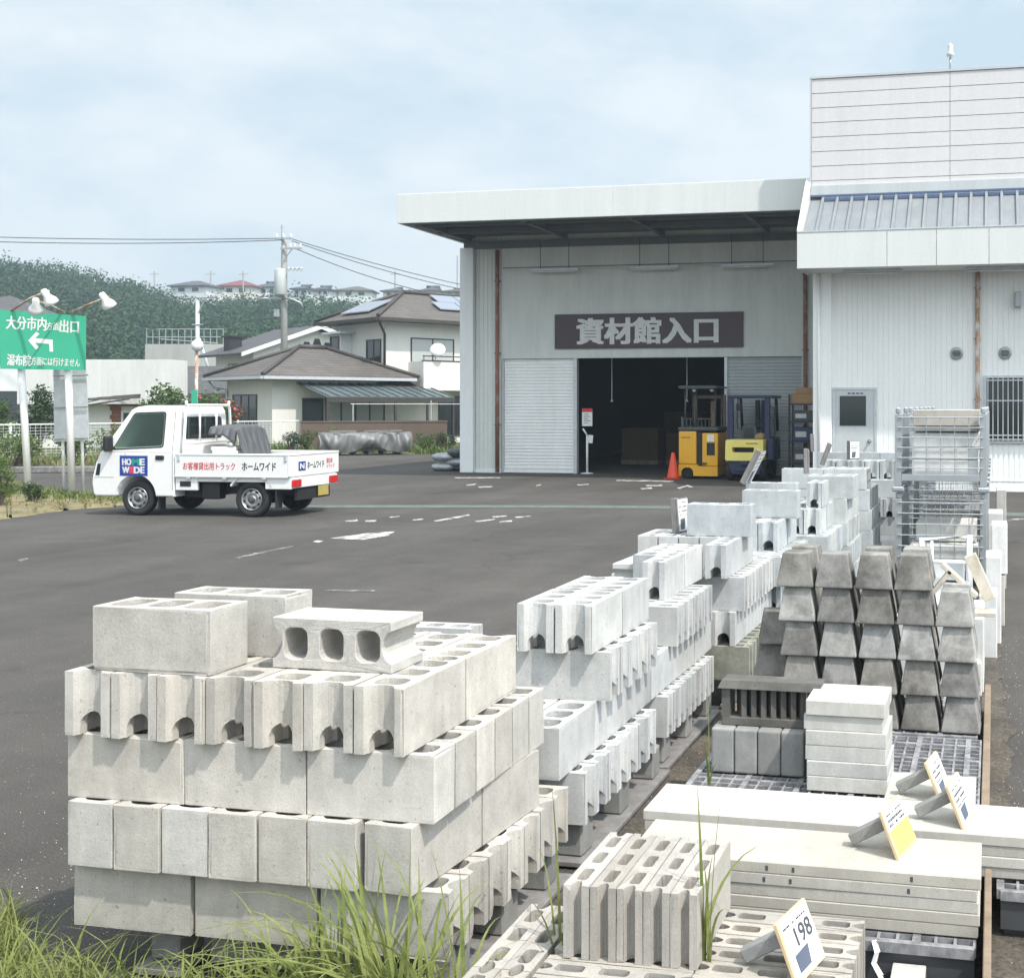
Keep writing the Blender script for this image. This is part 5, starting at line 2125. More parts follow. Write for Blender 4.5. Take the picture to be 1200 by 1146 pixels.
# dark long roof
dc = gd(203, 475, 60)
dc.z = 0
dk = empty('dark_roofed_house', dc, HROT - 0.75, 'low house with a long dark tiled roof behind the red-flowering bush', 'house')
q = MB()
q.bb(0, 6.2, 0, 5, 0, 2.4)
q.build('wall', M['house_side'], dk)
q = MB()
q.prism([(-0.5, -0.6, 2.3), (-0.5, 2.5, 3.75), (-0.5, 5.6, 2.3), (-0.5, 5.6, 2.2), (-0.5, 2.5, 3.62), (-0.5, -0.6, 2.2)], (7.2, 0, 0))
q.build('roof', M['roof_dark'], dk)
window(dk, 'b', 1.0, 2.8, 0.8, 1.9, 0.0, 2, 'glass')
# white flat building with brick porch door
wc = gd(20, 475, 47)
wc.z = 0
wB = empty('flat_white_building', wc, math.atan2(*reversed((gd(200, 475, 47) - gd(20, 475, 47)).to_2d())), 'low white flat-roofed building with a stained parapet and brick-edged doorway', 'building')
q = MB()
q.bb(0, 6.05, 0, 1.4, 1.75, 3.5)
q.build('parapet', M['pale_stained'], wB)
q = MB()
q.bb(0.02, 5.95, 0.6, 1.38, 0, 1.745)
q.build('wall', M['house_white'], wB)
q = MB()
for k in range(8):
    z = 0.3 + k * 0.17
    j = 0.07 * (k % 2)
    q.bb(3.42 - j, 3.79, 0.565, 0.598, z, z + 0.165)
    q.bb(4.39, 4.67 + j, 0.565, 0.598, z, z + 0.165)
q.bb(3.27, 4.77, 0.57, 0.598, 1.662, 1.742)
q.build('brick_surround', M['brick'], wB)
q = MB()
q.bb(3.80, 4.38, 0.56, 0.598, 0.1, 1.50)
dq = q.build('door', M['lamp'], wB)
q = MB()
q.bb(3.89, 4.29, 0.555, 0.5595, 0.2, 1.40)
q.build('door_pane', M['glass'], dq)
q = MB()
for k in range(5):
    x0 = 1.2 + k * 0.42
    q.tube([(x0, -2.0 + k * 0.35, 1.45 + 0.08 * k), (x0 + 0.9, -1.2 + k * 0.3, 1.85 + 0.05 * k), (5.0, -0.3, 2.0 + 0.03 * k)], 0.025, 6)
q.tube([(1.0, -2.2, 1.42), (2.6, -2.1, 1.5), (5.1, -1.3, 1.95)], 0.035, 6)
for (x, y) in ((1.05, -2.2), (3.1, -1.9)):
    q.tube([(x, y, 0), (x, y, 1.5)], 0.035, 6)
tag(q.build('carport_frame', M['brown_trim'], None), 'dark bare carport frame in front of the flat white building', 'carport')
o = bpy.data.objects['carport_frame']
o.location = wc
o.rotation_euler = wB.rotation_euler
# house at the left edge
lc = gd(-70, 475, 62)
lc.z = 0
lh = empty('grey_roofed_house', lc, 0.55, 'pale house with a grey hip roof at the left edge behind the green exit sign', 'house')
q = MB()
q.bb(0, 5.2, 0, 6, 0, 6.2)
q.build('wall', M['house_side'], lh)
q = MB()
c_, r_ = hip_roof(q, 0, 5.2, 0, 6, 6.35, 7.7, 0.6, 0.14, 'b')
q.build('roof', M['roof_dark'], lh)
window(lh, 'b', 2.4, 4.6, 3.9, 5.1, 0.0, 2, 'glass')
window(lh, 'b', 2.4, 4.6, 0.9, 2.4, 0.0, 2, 'glass')

# houses along the ridge
RH = [(198, 246, 328, 343, 'roof_dark', 'dark-roofed wide ridge house just left of the red-roofed one'),
      (255, 297, 327, 344, 'roof_red', 'ridge house with the only dull red roof'),
      (300, 326, 328, 345, 'roof_dark', 'dark-roofed ridge house between the red roof and the utility pole'),
      (341, 363, 332, 346, 'roof_dark', 'small dark ridge house just right of the utility pole'),
      (366, 388, 333, 346, 'roof_dark', 'small dark ridge house, second to the right of the utility pole'),
      (394, 436, 334, 347, 'roof_brown', 'wide brown-roofed ridge house in the middle of the far skyline'),
      (447, 474, 335, 348, 'roof_dark', 'ridge house with bright white walls above the two-storey house'),
      (477, 492, 338, 348, 'roof_brown', 'tiny brown ridge house between two white-walled ones'),
      (494, 516, 333, 348, 'roof_dark', 'white gabled ridge house nearest the shed column'),
      (518, 545, 336, 348, 'roof_brown', 'ridge house at the right end, half hidden by the shed column')]
for i, (x0, x1, y0, y1, rm, lab) in enumerate(RH):
    D = 205 + (i % 3) * 4
    pa, pb = gd(x0, y1, D), gd(x1, y1, D)
    W_ = (pb - pa).length
    hz = (y1 - y0) / 1400 * D
    hh = empty('ridge_house', (pa.x, pa.y, pa.z), YAW + 0.12 * ((i % 3) - 1), lab, 'house', 'houses along the ridge')
    q = MB()
    q.bb(0.3, W_ - 0.3, 0, 5, -2.5, hz * 0.52)
    q.build('wall', M['house_white' if i in (1, 6, 8) else 'house_side'], hh)
    q = MB()
    hip_roof(q, 0.3, W_ - 0.3, 0, 5, hz * 0.55, hz, 0.45, 0.2)
    q.build('roof', M[rm], hh)
    q = MB()
    for f in (0.25, 0.6):
        q.bb(W_ * f, W_ * f + W_ * 0.16, -0.06, -0.004, hz * 0.08, hz * 0.36)
    q.build('window', M['glass'], hh)
for i, (x, y0, lab) in enumerate(((181, 338, 'thin mast on the ridge left of the dark-roofed house'), (247, 337, 'thin mast on the ridge beside the red roof'), (285, 337, 'thin mast rising behind the red ridge roof'), (463, 343, 'thin mast on the ridge above the white-walled house'), (536, 346, 'thin mast on the ridge beside the shed column'))):
    p = gd(x, y0, 206)
    q = MB()
    top = gd(x, 318 if i != 4 else 300, 206)
    q.tube([(p.x, p.y, p.z - 3), top], 0.12, 6)
    if i != 4:
        q.tube([top + Vector((-0.9, 0, -0.5)), top + Vector((0.9, 0, -0.5))], 0.07, 6)
    tag(q.build('mast', M['pole_conc']), lab, 'mast', 'masts along the ridge')

# ================================================================== POLES AND CABLES
D = 60.0
pb_ = gd(333, 475, D)
pb_.z = 0
up = empty('utility_pole', pb_, YAW, 'tall concrete utility pole with crossarms and a pale transformer drum', 'utility pole')
H_ = gd(333, 278, D).z


def pz(py):
    return 1.7 + (475 - py) / 1400 * D


q = MB()
q.tube([(0, 0, 0), (0, 0, pz(300)), (0, 0, pz(279))], [0.19, 0.145, 0.13], 16)
q.build('pole', M['pole_conc'], up)
q = MB()
q.tube([(-0.06, -0.15, pz(280)), (-0.06, -0.15, pz(264))], 0.035, 6)
q.tube([(-0.14, -0.15, pz(267)), (0.02, -0.15, pz(267))], 0.02, 6)
q.build('lightning_rod', M['galv'], up)
q = MB()
for (x0, x1, py) in ((-0.35, 0.5, 280.5), (-0.1, 0.95, 292), (-0.15, 1.0, 316), (-0.75, 0.85, 350)):
    q = MB()
    q.bb(x0, x1, -0.26, -0.18, pz(py) - 0.04, pz(py) + 0.04)
    q.build('crossarm', M['galv'], up)
q = MB()
q.tube([(0.05, -0.2, pz(306)), (0.5, -0.22, pz(292))], 0.025, 6)
q.build('arm_brace', M['galv'], up)
q = MB()
for (xx, py) in ((-0.28, 279), (0.05, 279), (0.42, 279), (0.4, 290.5), (0.62, 290.5), (0.9, 290.5), (0.32, 318), (0.52, 318), (0.72, 318), (0.95, 318)):
    q.lathe([(0.03, -0.10), (0.055, -0.05), (0.035, 0.0), (0.055, 0.05), (0.03, 0.10)], (xx, -0.22, pz(py) + 0.07), 'z', 10)
q.build('insulator', M['lamp'], up)
q = MB()
q.lathe([(0.24, pz(347)), (0.27, pz(346)), (0.27, pz(318)), (0.25, pz(316.5)), (0.0, pz(315.5))], (-0.02, -0.46, 0), 'z', 22)
q.build('transformer', M['flash'], up)
q = MB()
q.bb(-0.42, -0.16, -0.30, -0.05, pz(372), pz(363), 0.02)
q.build('switch_box', M['galv'], up)
q = MB()
q.tube([(0.0, -0.3, pz(349)), (0.6, -0.3, pz(352)), (0.95, -0.3, pz(356)), (1.0, -0.2, pz(362))], 0.05, 8)
q.build('cable_arm', M['galv'], up)
q = MB()
q.tube([(-0.7, -0.22, pz(350)), (-1.25, -0.2, pz(351))], 0.05, 8)
q.build('cable_arm', M['galv'], up)
# globe lamp with green tag
D = 34.0
gp = gd(229.5, 475, D)
gp.z = 0
gl_ = empty('globe_lamp', gp, 0, 'slim lamp post with white globe and a small green plate', 'lamp post')
zt = 1.7 + (475 - 406) / 1400 * D
q = MB()
q.tube([(0, 0, 0), (0.03, 0, zt - 0.1)], 0.045, 10)
q.build('post', M['rust_pipe_pale'], gl_)
q = MB()
q.lathe([(0.05, -0.17), (0.14, -0.12), (0.165, 0.0), (0.14, 0.09), (0.07, 0.15), (0.0, 0.165)], (0.05, 0, zt + 0.03), 'z', 18)
q.build('globe', M['lamp'], gl_)
q = MB()
q.bb(-0.09, 0.10, -0.075, -0.055, 1.7 + 2 / 1400 * D, 1.7 + 18 / 1400 * D)
q.build('plate', M['sign_green'], gl_)
# thin service pole with insulated arms
D = 74.0
sp0 = gd(231.5, 475, D)
sp0.z = 0
spo = empty('service_pole', sp0, YAW, 'thin grey service pole with a short insulator arm and a leaning strut', 'utility pole')
q = MB()
q.tube([(0, 0, 0), (0, 0, pz(349) * 0 + 1.7 + (475 - 349) / 1400 * D)], 0.12, 10)
q.tube([(0.9, 0, 1.7 + 30 / 1400 * D), (0.1, 0, 1.7 + 78 / 1400 * D)], 0.09, 8)
q.build('pole', M['flash'], spo)
q = MB()
zt = 1.7 + (475 - 349.5) / 1400 * D
q.tube([(0, -0.1, zt), (1.25, -0.1, zt + 0.05)], 0.06, 6)
q.tube([(0.1, -0.1, zt - 0.9), (0.55, -0.1, zt)], 0.04, 6)
q.tube([(-0.3, -0.1, zt - 1.65), (0.4, -0.1, zt - 1.65)], 0.04, 6)
q.tube([(-2.2, -0.1, zt - 2.55), (1.3, -0.1, zt - 2.8)], 0.035, 6)
for k in range(3):
    q.lathe([(0.05, 0.04), (0.09, 0.12), (0.05, 0.2)], (0.75 + 0.23 * k, -0.1, zt), 'z', 8)
q.build('arm', M['galv'], spo)


def cable(p, q_, sag, r, label, seg=14):
    q = MB()
    pts = []
    for i in range(seg + 1):
        f = i / seg
        v = Vector(p).lerp(Vector(q_), f)
        v.z -= sag * 4 * f * (1 - f)
        pts.append(v)
    q.tube(pts, r, 5)
    tag(q.build('power_cable', M['cable']), label, 'cable', 'overhead cables')


cable(gd(-120, 274, 60), gd(329, 279.5, 59.9), 0.15, 0.022, 'upper of two dark cables running left from the utility pole top')
cable(gd(-120, 279, 60), gd(331, 281.5, 59.9), 0.22, 0.022, 'lower of two dark cables running left from the utility pole top')
cable(gd(338, 279, 59.9), gd(640, 352, 72), 0.3, 0.022, 'uppermost dark cable dropping right from the pole top toward the shed')
cable(gd(342, 282.5, 59.9), gd(640, 356, 72), 0.4, 0.022, 'middle dark cable dropping right from the pole top toward the shed')
cable(gd(345, 291, 59.9), gd(640, 357, 72), 0.8, 0.022, 'lowest dark cable sagging right from the pole crossarm toward the shed')
cable(gd(-120, 310, 74), gd(231, 349, 73.8), 0.9, 0.016, 'thin cable crossing the wooded hill left of the service pole')
cable(gd(231, 350, 73.8), gd(330, 352, 60.2), 0.5, 0.016, 'thin cable between the service pole and the transformer pole')
cable(gd(-120, 396, 70), gd(331, 372, 60.2), 0.3, 0.014, 'low thin cable crossing the hill foot to the utility pole')
cable(gd(335, 352, 60.2), gd(393, 385, 66), 0.4, 0.016, 'short service cable from the pole to the white gable')

# ================================================================== BUSHES
def bush(px, ytop, ybase, wpx, D, label, mat='leaf', flowers=False, n=10, per=220, size=None, group='bushes along the far side', seed=0, grounded=True):
    rnd = np.random.default_rng(100 + seed)
    base = gd(px, ybase, D)
    z1 = gd(px, ytop, D).z
    W_ = wpx / 1400 * D
    zb = 0.0 if grounded else base.z
    Hh = z1 - zb
    root = empty('bush', (base.x, base.y, zb), 0, label, 'bush', group)
    cs, rs = [], []
    for k in range(n):
        a = rnd.random() * 6.28
        rr = W_ * 0.33 * math.sqrt(rnd.random())
        hgt = Hh * (0.30 + 0.5 * rnd.random() * (1 - (rr / (W_ * 0.5)) ** 2 * 0.6))
        k_ = W_ * (0.17 + 0.10 * rnd.random())
        cs.append((math.cos(a) * rr, math.sin(a) * rr * 0.7, hgt))
        rs.append((k_, k_, min(k_, Hh * 0.3)))
    v, f = leaf_cloud(cs, rs, per, size or W_ * 0.03, rnd, 0.55, 0.35)
    np_mesh('foliage', v, f, M[mat], root)
    q = MB()
    for k in range(5):
        c = cs[k]
        q.tube([(0.05 * (k - 2), 0, 0), (c[0] * 0.5, c[1] * 0.5, c[2] * 0.55), c], [0.035, 0.025, 0.012], 6)
    q.build('stem', M['trunk'], root)
    if flowers:
        v, f = leaf_cloud([cs[0], cs[1], (W_ * 0.3, -0.2, Hh * 0.6)], [rs[0], rs[1], rs[1]], 60, W_ * 0.022, rnd, 0.8, 0.8)
        np_mesh('flowers', v, f, M['flower'], root)['kind'] = 'stuff'
    return root


bush(194, 439, 500, 72, 41, 'rounded green bush above the truck cab left of the globe lamp', 'leaf', n=14, per=260, seed=1)
bush(252, 452, 505, 74, 42, 'green bush with red flowers right of the globe lamp', 'leaf', True, n=12, seed=2)
bush(46, 440, 530, 60, 40, 'tall dark bush between the sign poles', 'leaf_dark', n=14, per=260, seed=3)
bush(2, 448, 530, 50, 39, 'pale green bush at the left edge behind the first sign pole', 'leaf', n=12, per=240, seed=4)
bush(-40, 440, 530, 60, 38, 'dark bush just outside the left sign pole', 'leaf_dark', n=12, seed=5)
for i, (px, yt, w_, D) in enumerate(((20, 498, 66, 33.5), (78, 497, 70, 36), (128, 496, 60, 38.5), (389, 498, 30, 43.6), (360, 500, 30, 42.8), (298, 502, 26, 42.5), (498, 506, 32, 44), (340, 500, 26, 42.4), (522, 503, 30, 44.2), (434, 497, 28, 43.2))):
    bush(px, yt, 545 if i < 3 else 520, w_, D,
         ['low hedge clump along the fence below the green sign', 'low hedge clump along the fence behind the second sign pole', 'low hedge clump along the fence before the brick doorway',
          'bright leafy shrub at the left end of the tarpaulin pile', 'leafy shrub by the post where fence meets brown wall', 'leafy shrub behind the truck load',
          'low shrub against the brown wall right of the tarpaulin pile', 'low shrub by the fence right of the truck load', 'dark shrub beside the corner column at the brown wall end', 'yellow-green shrub standing above the tarpaulin pile'][i],
         ['weed', 'leaf', 'weed', 'weed', 'leaf', 'leaf_dark', 'leaf', 'leaf_dark', 'leaf_dark', 'weed'][i], n=8, per=140, seed=10 + i, group='low shrubs along the fence')
bush(39, 556, 592, 30, 20.2, 'small dark weed clump at the foot of the first sign pole', 'leaf_dark', n=8, per=160, seed=40, group='weed clumps on the verge')
bush(-2, 525, 596, 44, 19.6, 'tall weed clump at the left edge of the verge', 'weed', n=10, per=220, seed=41, group='weed clumps on the verge')

# ================================================================== CONCRETE BLOCKS
BH = 0.189
PROTO = {}


def block_mesh(kind, T, seed=0, L=0.39, H=BH):
    bm = bmesh.new()

    def loop(pts):
        vs = [bm.verts.new((x, y, 0)) for x, y in pts]
        return [bm.edges.new((vs[i], vs[(i + 1) % len(vs)])) for i in range(len(vs))]
    l, t = L / 2, T / 2
    if kind in ('open', 'groove'):
        f = 0.028 if T > 0.09 else 0.02
        g = 0.031
        gw = t - f
        right = []
        for k in range(9):
            a = -math.pi / 2 + math.pi * k / 8
            right.append((l - g * math.cos(a) ** 1.25, gw * math.sin(a)))
        pts = [(l, -t)] + [(l, -gw - 0.001)] + right + [(l, gw + 0.001), (l, t)]
        pts += [(-x, -y) for x, y in pts]
        holes = [(-0.118, 0.078), (0.0, 0.078), (0.118, 0.078)]
        web = 0.028 if T > 0.09 else 0.02
    else:
        pts = [(l, -t), (l, t), (-l, t), (-l, -t)]
        holes = [(-0.124, 0.098), (0.0, 0.098), (0.124, 0.098)]
        web = 0.026
    edges = loop(pts)
    for cx, hl in holes:
        hw = T - 2 * web
        edges += loop(roundpoly([(cx - hl / 2, -hw / 2), (cx + hl / 2, -hw / 2), (cx + hl / 2, hw / 2), (cx - hl / 2, hw / 2)], min(hw, hl) * 0.38, 4))
    bmesh.ops.triangle_fill(bm, use_beauty=True, edges=edges)
    r = bmesh.ops.extrude_face_region(bm, geom=bm.faces[:])
    bmesh.ops.translate(bm, verts=[g_ for g_ in r['geom'] if isinstance(g_, bmesh.types.BMVert)], vec=(0, 0, H))
    bmesh.ops.recalc_face_normals(bm, faces=bm.faces[:])
    bmesh.ops.dissolve_limit(bm, angle_limit=0.01, verts=bm.verts[:], edges=bm.edges[:])
    me = bpy.data.meshes.new('concrete_block')
    if bm.calc_volume(signed=True) < 0:
        bmesh.ops.reverse_faces(bm, faces=bm.faces[:])
    bm.to_mesh(me)
    bm.free()
    o = bpy.data.objects.new('tmp', me)
    COL.objects.link(o)
    if kind == 'open' and T > 0.09:
        c2 = MB()
        r_ = min(0.037, (T - 0.052) / 2 - 0.001)
        arch = [(-r_, -0.05), (r_, -0.05)] + [(r_ * math.cos(R(a)), 0.030 + r_ * math.sin(R(a))) for a in range(0, 181, 12)]
        c2.prism([(-0.3, y, z) for y, z in arch], (0.6, 0, 0))
        cu = c2.build('cutter', None)
        cut(o, cu)
    m = o.modifiers.new('v', 'BEVEL')
    m.width = 0.0022
    m.segments = 1
    m.limit_method = 'ANGLE'
    m.angle_limit = R(55)
    dg = bpy.context.evaluated_depsgraph_get()
    dg.update()
    me = bpy.data.meshes.new_from_object(o.evaluated_get(dg))
    bpy.data.objects.remove(o)
    me.materials.clear()
    bm = bmesh.new()
    bm.from_mesh(me)
    cr = random.Random(seed * 97 + int(T * 1000))
    caps = [f for f in bm.faces if abs(f.normal.z) > 0.9]
    bmesh.ops.triangulate(bm, faces=caps, quad_method='BEAUTY', ngon_method='BEAUTY')
    flat = [f for f in bm.faces if abs(f.normal.z) < 0.1 and f.calc_area() > 0.003]
    inner = set()
    for f in flat:
        if len(f.verts) == 4 or abs(f.normal.y) > 0.9:
            bmesh.ops.inset_individual(bm, faces=[f], thickness=0.009, use_even_offset=True)
            inner.update(f.verts)
    for e in [e for e in bm.edges if e.calc_length() > 0.05 and not (e.verts[0] in inner or e.verts[1] in inner)]:
        n = max(2, int(e.calc_length() / 0.014))
        v0 = e.verts[0]
        cur = e
        for k in range(n - 1):
            cur, nv = bmesh.utils.edge_split(cur, v0, 1.0 / (n - k))
            v0 = nv
    bm.verts.ensure_lookup_table()
    mid_ = Vector((0, 0, H / 2))
    for v in bm.verts:
        if v in inner:
            continue
        v.co += Vector((cr.uniform(-1, 1), cr.uniform(-1, 1), cr.uniform(-1, 1))) * 0.0006
    ring = [v for v in bm.verts if v not in inner and abs(v.co.x) > l - 0.012 and abs(v.co.y) > t - 0.012 or v not in inner and (v.co.z < 0.004 or v.co.z > H - 0.004) and (abs(v.co.x) > l - 0.004 or abs(v.co.y) > t - 0.004)]
    for k in range(7):
        c0 = cr.choice(ring).co.copy()
        rad = cr.uniform(0.007, 0.019)
        for v in ring:
            dd = (v.co - c0).length
            if dd < rad:
                v.co += (mid_ - v.co).normalized() * (rad - dd) * 0.35
    bmesh.ops.triangulate(bm, faces=[f for f in bm.faces if len(f.verts) > 4])
    bm.normal_update()
    bm.to_mesh(me)
    bm.free()
    return me


JR = random.Random(21)
NAMES = {'open': 'hollow_block', 'groove': 'hollow_block', 'corner': 'corner_block'}


def block(kind, T, mat, x, y, z, axis, label, group, jit=1.0, rot=None):
    """x, y: centre; z: underside"""
    sd_ = JR.randint(0, 2)
    key = (kind, T, mat, sd_)
    if key not in PROTO:
        PROTO[key] = link_mesh(NAMES[kind], block_mesh(kind, T, sd_), M[mat])
        o = PROTO[key]
    else:
        o = PROTO[key].copy()
        COL.objects.link(o)
    o.location = (x + JR.uniform(-0.002, 0.002) * jit, y + JR.uniform(-0.004, 0.004) * jit, z)
    rz = (0 if axis == 'x' else math.pi / 2) + JR.uniform(-0.006, 0.006) * jit + (math.pi if JR.random() < 0.5 else 0)
    o.rotation_euler = rot if rot else (0, 0, rz)
    tag(o, label, 'concrete block', group)
    return o


STK = ['nearest block stack', 'second block stack', 'third block stack', 'fourth block stack', 'fifth block stack', 'sixth block stack', 'seventh block stack', 'eighth block stack', 'ninth block stack', 'farthest block stack']
CRS = {0.92: 'loose top layer', 0.73: 'top course', 0.54: 'second course', 0.35: 'third course', 0.16: 'bottom course'}
SHIFT = 0.0


def yrow(si, kind, T, mat, xr, y0, z, cols, along, pitch, skip=()):
    """blocks lying away from the viewer, side by side from the right edge xr to the left"""
    g = 'blocks of the ' + STK[si]
    for c in range(cols):
        for a in range(along):
            if (c, a) in skip:
                continue
            x = xr - pitch * (c + 0.5)
            y = y0 + 0.395 * (a + 0.5)
            if along == 1:
                lab = f'end-on block, {ORD[c]} from right in {CRS[z]} of {STK[si]}'
            else:
                lab = f'end-on block, {ORD[c]} from right, {ORD[a]} from front, {CRS[z]} of {STK[si]}'
            if z == 0.92:
                lab = lab.replace('in loose', 'in the loose')
            block(kind, T, mat, x, y, z, 'y', lab, g)


def xrow(si, kind, T, mat, xr, y0, z, n, pitch, frontcols=1, cp=0.393):
    """blocks lying across, their ends along the right edge xr; the front row is frontcols wide"""
    g = 'blocks of the ' + STK[si]
    for i in range(n):
        for c in range(frontcols if i == 0 else 1):
            x = xr - 0.195 - cp * c
            y = y0 + pitch * (i + 0.5)
            if i == 0 and c:
                lab = f'crosswise block, {ORD[c]} from right, front of {CRS[z]}, {STK[si]}'
            else:
                lab = f'crosswise block, {ORD[i]} from front in {CRS[z]} of {STK[si]}'
            block(kind, T, mat, x, y, z, 'x', lab, g)


# nearest stack
yrow(0, 'open', 0.15, 'block', -1.590, 3.03, 0.73, 7, 2, 0.1555)
xrow(0, 'corner', 0.13, 'block', -1.519, 3.06, 0.54, 6, 0.138, 3)
yrow(0, 'corner', 0.15, 'block', -1.577, 3.028, 0.35, 7, 2, 0.156)
xrow(0, 'open', 0.13, 'block', -1.478, 3.066, 0.16, 7, 0.137, 3, 0.404)
for o in [o for o in COL.objects if o.get('label', '').startswith('end-on block, first from right') and 'third course of nearest' in o.get('label', '')]:
    far = 'second from front' in o['label']
    o.location.x += 0.064 if far else 0.028
    o.rotation_euler.z -= 0.075
g0 = 'blocks lying loose on the stacks'
block('corner', 0.18, 'block', -2.407, 3.055 + 0.09, 0.92, 'x', 'broad hollow block lying crosswise at the left front on the nearest stack', g0, 0.3)
block('corner', 0.15, 'block', -2.34, 3.325 + 0.075, 0.92, 'x', 'hollow block half hidden behind the broad block on the nearest stack', g0, 0.3)
block('groove', 0.15, 'block', -1.908, 3.19, 0.92 + 0.075, 'x', 'block lying on its side with three open cores facing front', g0, 0.3, (R(-90), 0, R(-1)))
bpy.context.view_layer.update()
# second stack
yrow(1, 'open', 0.15, 'block_pale', -1.530, 4.425, 0.73, 2, 2, 0.157)
xrow(1, 'open', 0.13, 'block_pale', -1.474, 4.47, 0.54, 5, 0.137, 2)
yrow(1, 'corner', 0.15, 'block_pale', -1.528, 4.065, 0.35, 3, 3, 0.156, {(2, 1), (2, 2), (1, 2)})
xrow(1, 'open', 0.13, 'block_pale', -1.470, 4.163, 0.16, 7, 0.137, 1)
block('open', 0.13, 'block_pale', -2.42, 4.90, 0.54, 'x', 'pale block at the left rear of the second block stack, its top showing cores', g0)
# third stack
yrow(2, 'open', 0.115, 'block_pale', -1.600, 5.735, 0.73, 2, 2, 0.12, {(1, 0)})
yrow(2, 'corner', 0.13, 'block_pale', -1.72, 6.0, 0.73, 1, 1, 0.13)
xrow(2, 'open', 0.10, 'block_pale', -1.490, 5.55, 0.54, 7, 0.1045, 2)
yrow(2, 'corner', 0.10, 'block_pale', -1.535, 5.27, 0.35, 2, 3, 0.104, {(1, 1), (1, 2)})
xrow(2, 'open', 0.10, 'block_pale', -1.480, 5.345, 0.16, 9, 0.1035, 1)
block('groove', 0.13, 'block_pale', -1.98, 6.25, 0.73 + 0.066, 'y', 'block lying on its side, cores facing left, on the third stack', g0, 0.3, (R(-90), 0, R(-90)))
# fourth stack
yrow(3, 'open', 0.12, 'block_pale', -1.463, 6.49, 0.73, 1, 2, 0.126)
yrow(3, 'corner', 0.12, 'block_pale', -1.59, 6.885, 0.73, 4, 1, 0.126)
xrow(3, 'open', 0.10, 'block_pale', -1.375, 6.58, 0.54, 9, 0.106, 2)
yrow(3, 'open', 0.14, 'block_pale', -1.418, 6.535, 0.35, 2, 3, 0.148, {(1, 1), (1, 2)})
xrow(3, 'open', 0.10, 'block_moss', -1.340, 6.53, 0.16, 9, 0.107, 2)
block('corner', 0.15, 'block_cool', -1.605, 6.93 + 0.075, 0.92, 'x', 'block lying crosswise on the fourth stack beside the white tag', g0, 0.3)
# fifth stack
yrow(4, 'open', 0.13, 'block_cool', -1.403, 7.80, 0.73, 2, 2, 0.137)
xrow(4, 'open', 0.10, 'block_cool', -1.310, 7.52, 0.54, 10, 0.106, 1)
yrow(4, 'open', 0.13, 'block_cool', -1.36, 7.66, 0.35, 2, 2, 0.137)
xrow(4, 'open', 0.10, 'block_cool', -1.29, 7.66, 0.16, 8, 0.107, 1)
block('corner', 0.15, 'block_cool', -1.52, 8.12 + 0.075, 0.92, 'x', 'block lying crosswise on the fifth stack before the leaning grey tag', g0, 0.3)
block('corner', 0.15, 'block_cool', -1.66, 9.0, 0.92, 'x', 'block lying crosswise behind the leaning grey tag', g0, 0.3)
# sixth stack
block('open', 0.12, 'block_cool', -1.34, 9.0 + 0.195, 0.92, 'y', 'end-on block with arched hole alone on top of the sixth stack', g0, 0.3)
yrow(5, 'open', 0.12, 'block_cool', -1.28, 8.89, 0.73, 2, 2, 0.126)
xrow(5, 'open', 0.10, 'block_cool', -1.205, 8.75, 0.54, 9, 0.106, 1)
yrow(5, 'open', 0.12, 'block_cool', -1.25, 8.80, 0.35, 1, 2, 0.126)
xrow(5, 'open', 0.10, 'block_cool', -1.20, 8.80, 0.16, 8, 0.106, 1)
# seventh stack
for i in range(2):
    block('corner', 0.18, 'block_cool', -1.34, 9.90 + 0.10 + i * 0.19, 0.92, 'x', ['front block of the pair lying crosswise on the seventh stack', 'rear block of the pair lying crosswise on the seventh stack'][i], g0, 0.3)
xrow(6, 'corner', 0.15, 'block_cool', -1.20, 9.86, 0.73, 6, 0.157, 2)
xrow(6, 'open', 0.10, 'block_cool', -1.19, 9.83, 0.54, 9, 0.106, 1)
xrow(6, 'open', 0.10, 'block_cool', -1.17, 9.83, 0.35, 9, 0.106, 1)
xrow(6, 'open', 0.10, 'block_cool', -1.16, 9.83, 0.16, 9, 0.106, 1)
# eighth stack
xrow(7, 'corner', 0.15, 'block_cool', -1.16, 11.0, 0.92, 3, 0.157, 2)
xrow(7, 'corner', 0.15, 'block_cool', -1.13, 11.0, 0.73, 6, 0.157, 2)
xrow(7, 'open', 0.10, 'block_cool', -1.11, 11.0, 0.54, 8, 0.106, 1)
xrow(7, 'open', 0.10, 'block_cool', -1.10, 11.0, 0.35, 8, 0.106, 1)
xrow(7, 'open', 0.10, 'block_cool', -1.09, 11.0, 0.16, 8, 0.106, 1)
# ninth stack
yrow(8, 'open', 0.15, 'block_cool', -1.03, 12.68, 0.92, 5, 1, 0.157)
xrow(8, 'corner', 0.15, 'block_cool', -0.99, 12.5, 0.73, 5, 0.157, 2)
yrow(8, 'open', 0.12, 'block_cool', -1.0, 12.42, 0.54, 3, 2, 0.126)
xrow(8, 'corner', 0.15, 'block_cool', -0.98, 12.45, 0.35, 5, 0.157, 2)
xrow(8, 'open', 0.10, 'block_cool', -0.97, 12.45, 0.16, 8, 0.106, 1)
# farthest stack
xrow(9, 'corner', 0.15, 'block_cool', -1.0, 14.9, 0.92, 2, 0.157, 3)
xrow(9, 'corner', 0.15, 'block_cool', -0.98, 14.9, 0.73, 3, 0.157, 3)
xrow(9, 'corner', 0.15, 'block_cool', -0.98, 14.9, 0.54, 3, 0.157, 2)
xrow(9, 'corner', 0.15, 'block_cool', -0.98, 14.9, 0.35, 3, 0.157, 2)
xrow(9, 'corner', 0.15, 'block_cool', -0.98, 14.9, 0.16, 3, 0.157, 2)


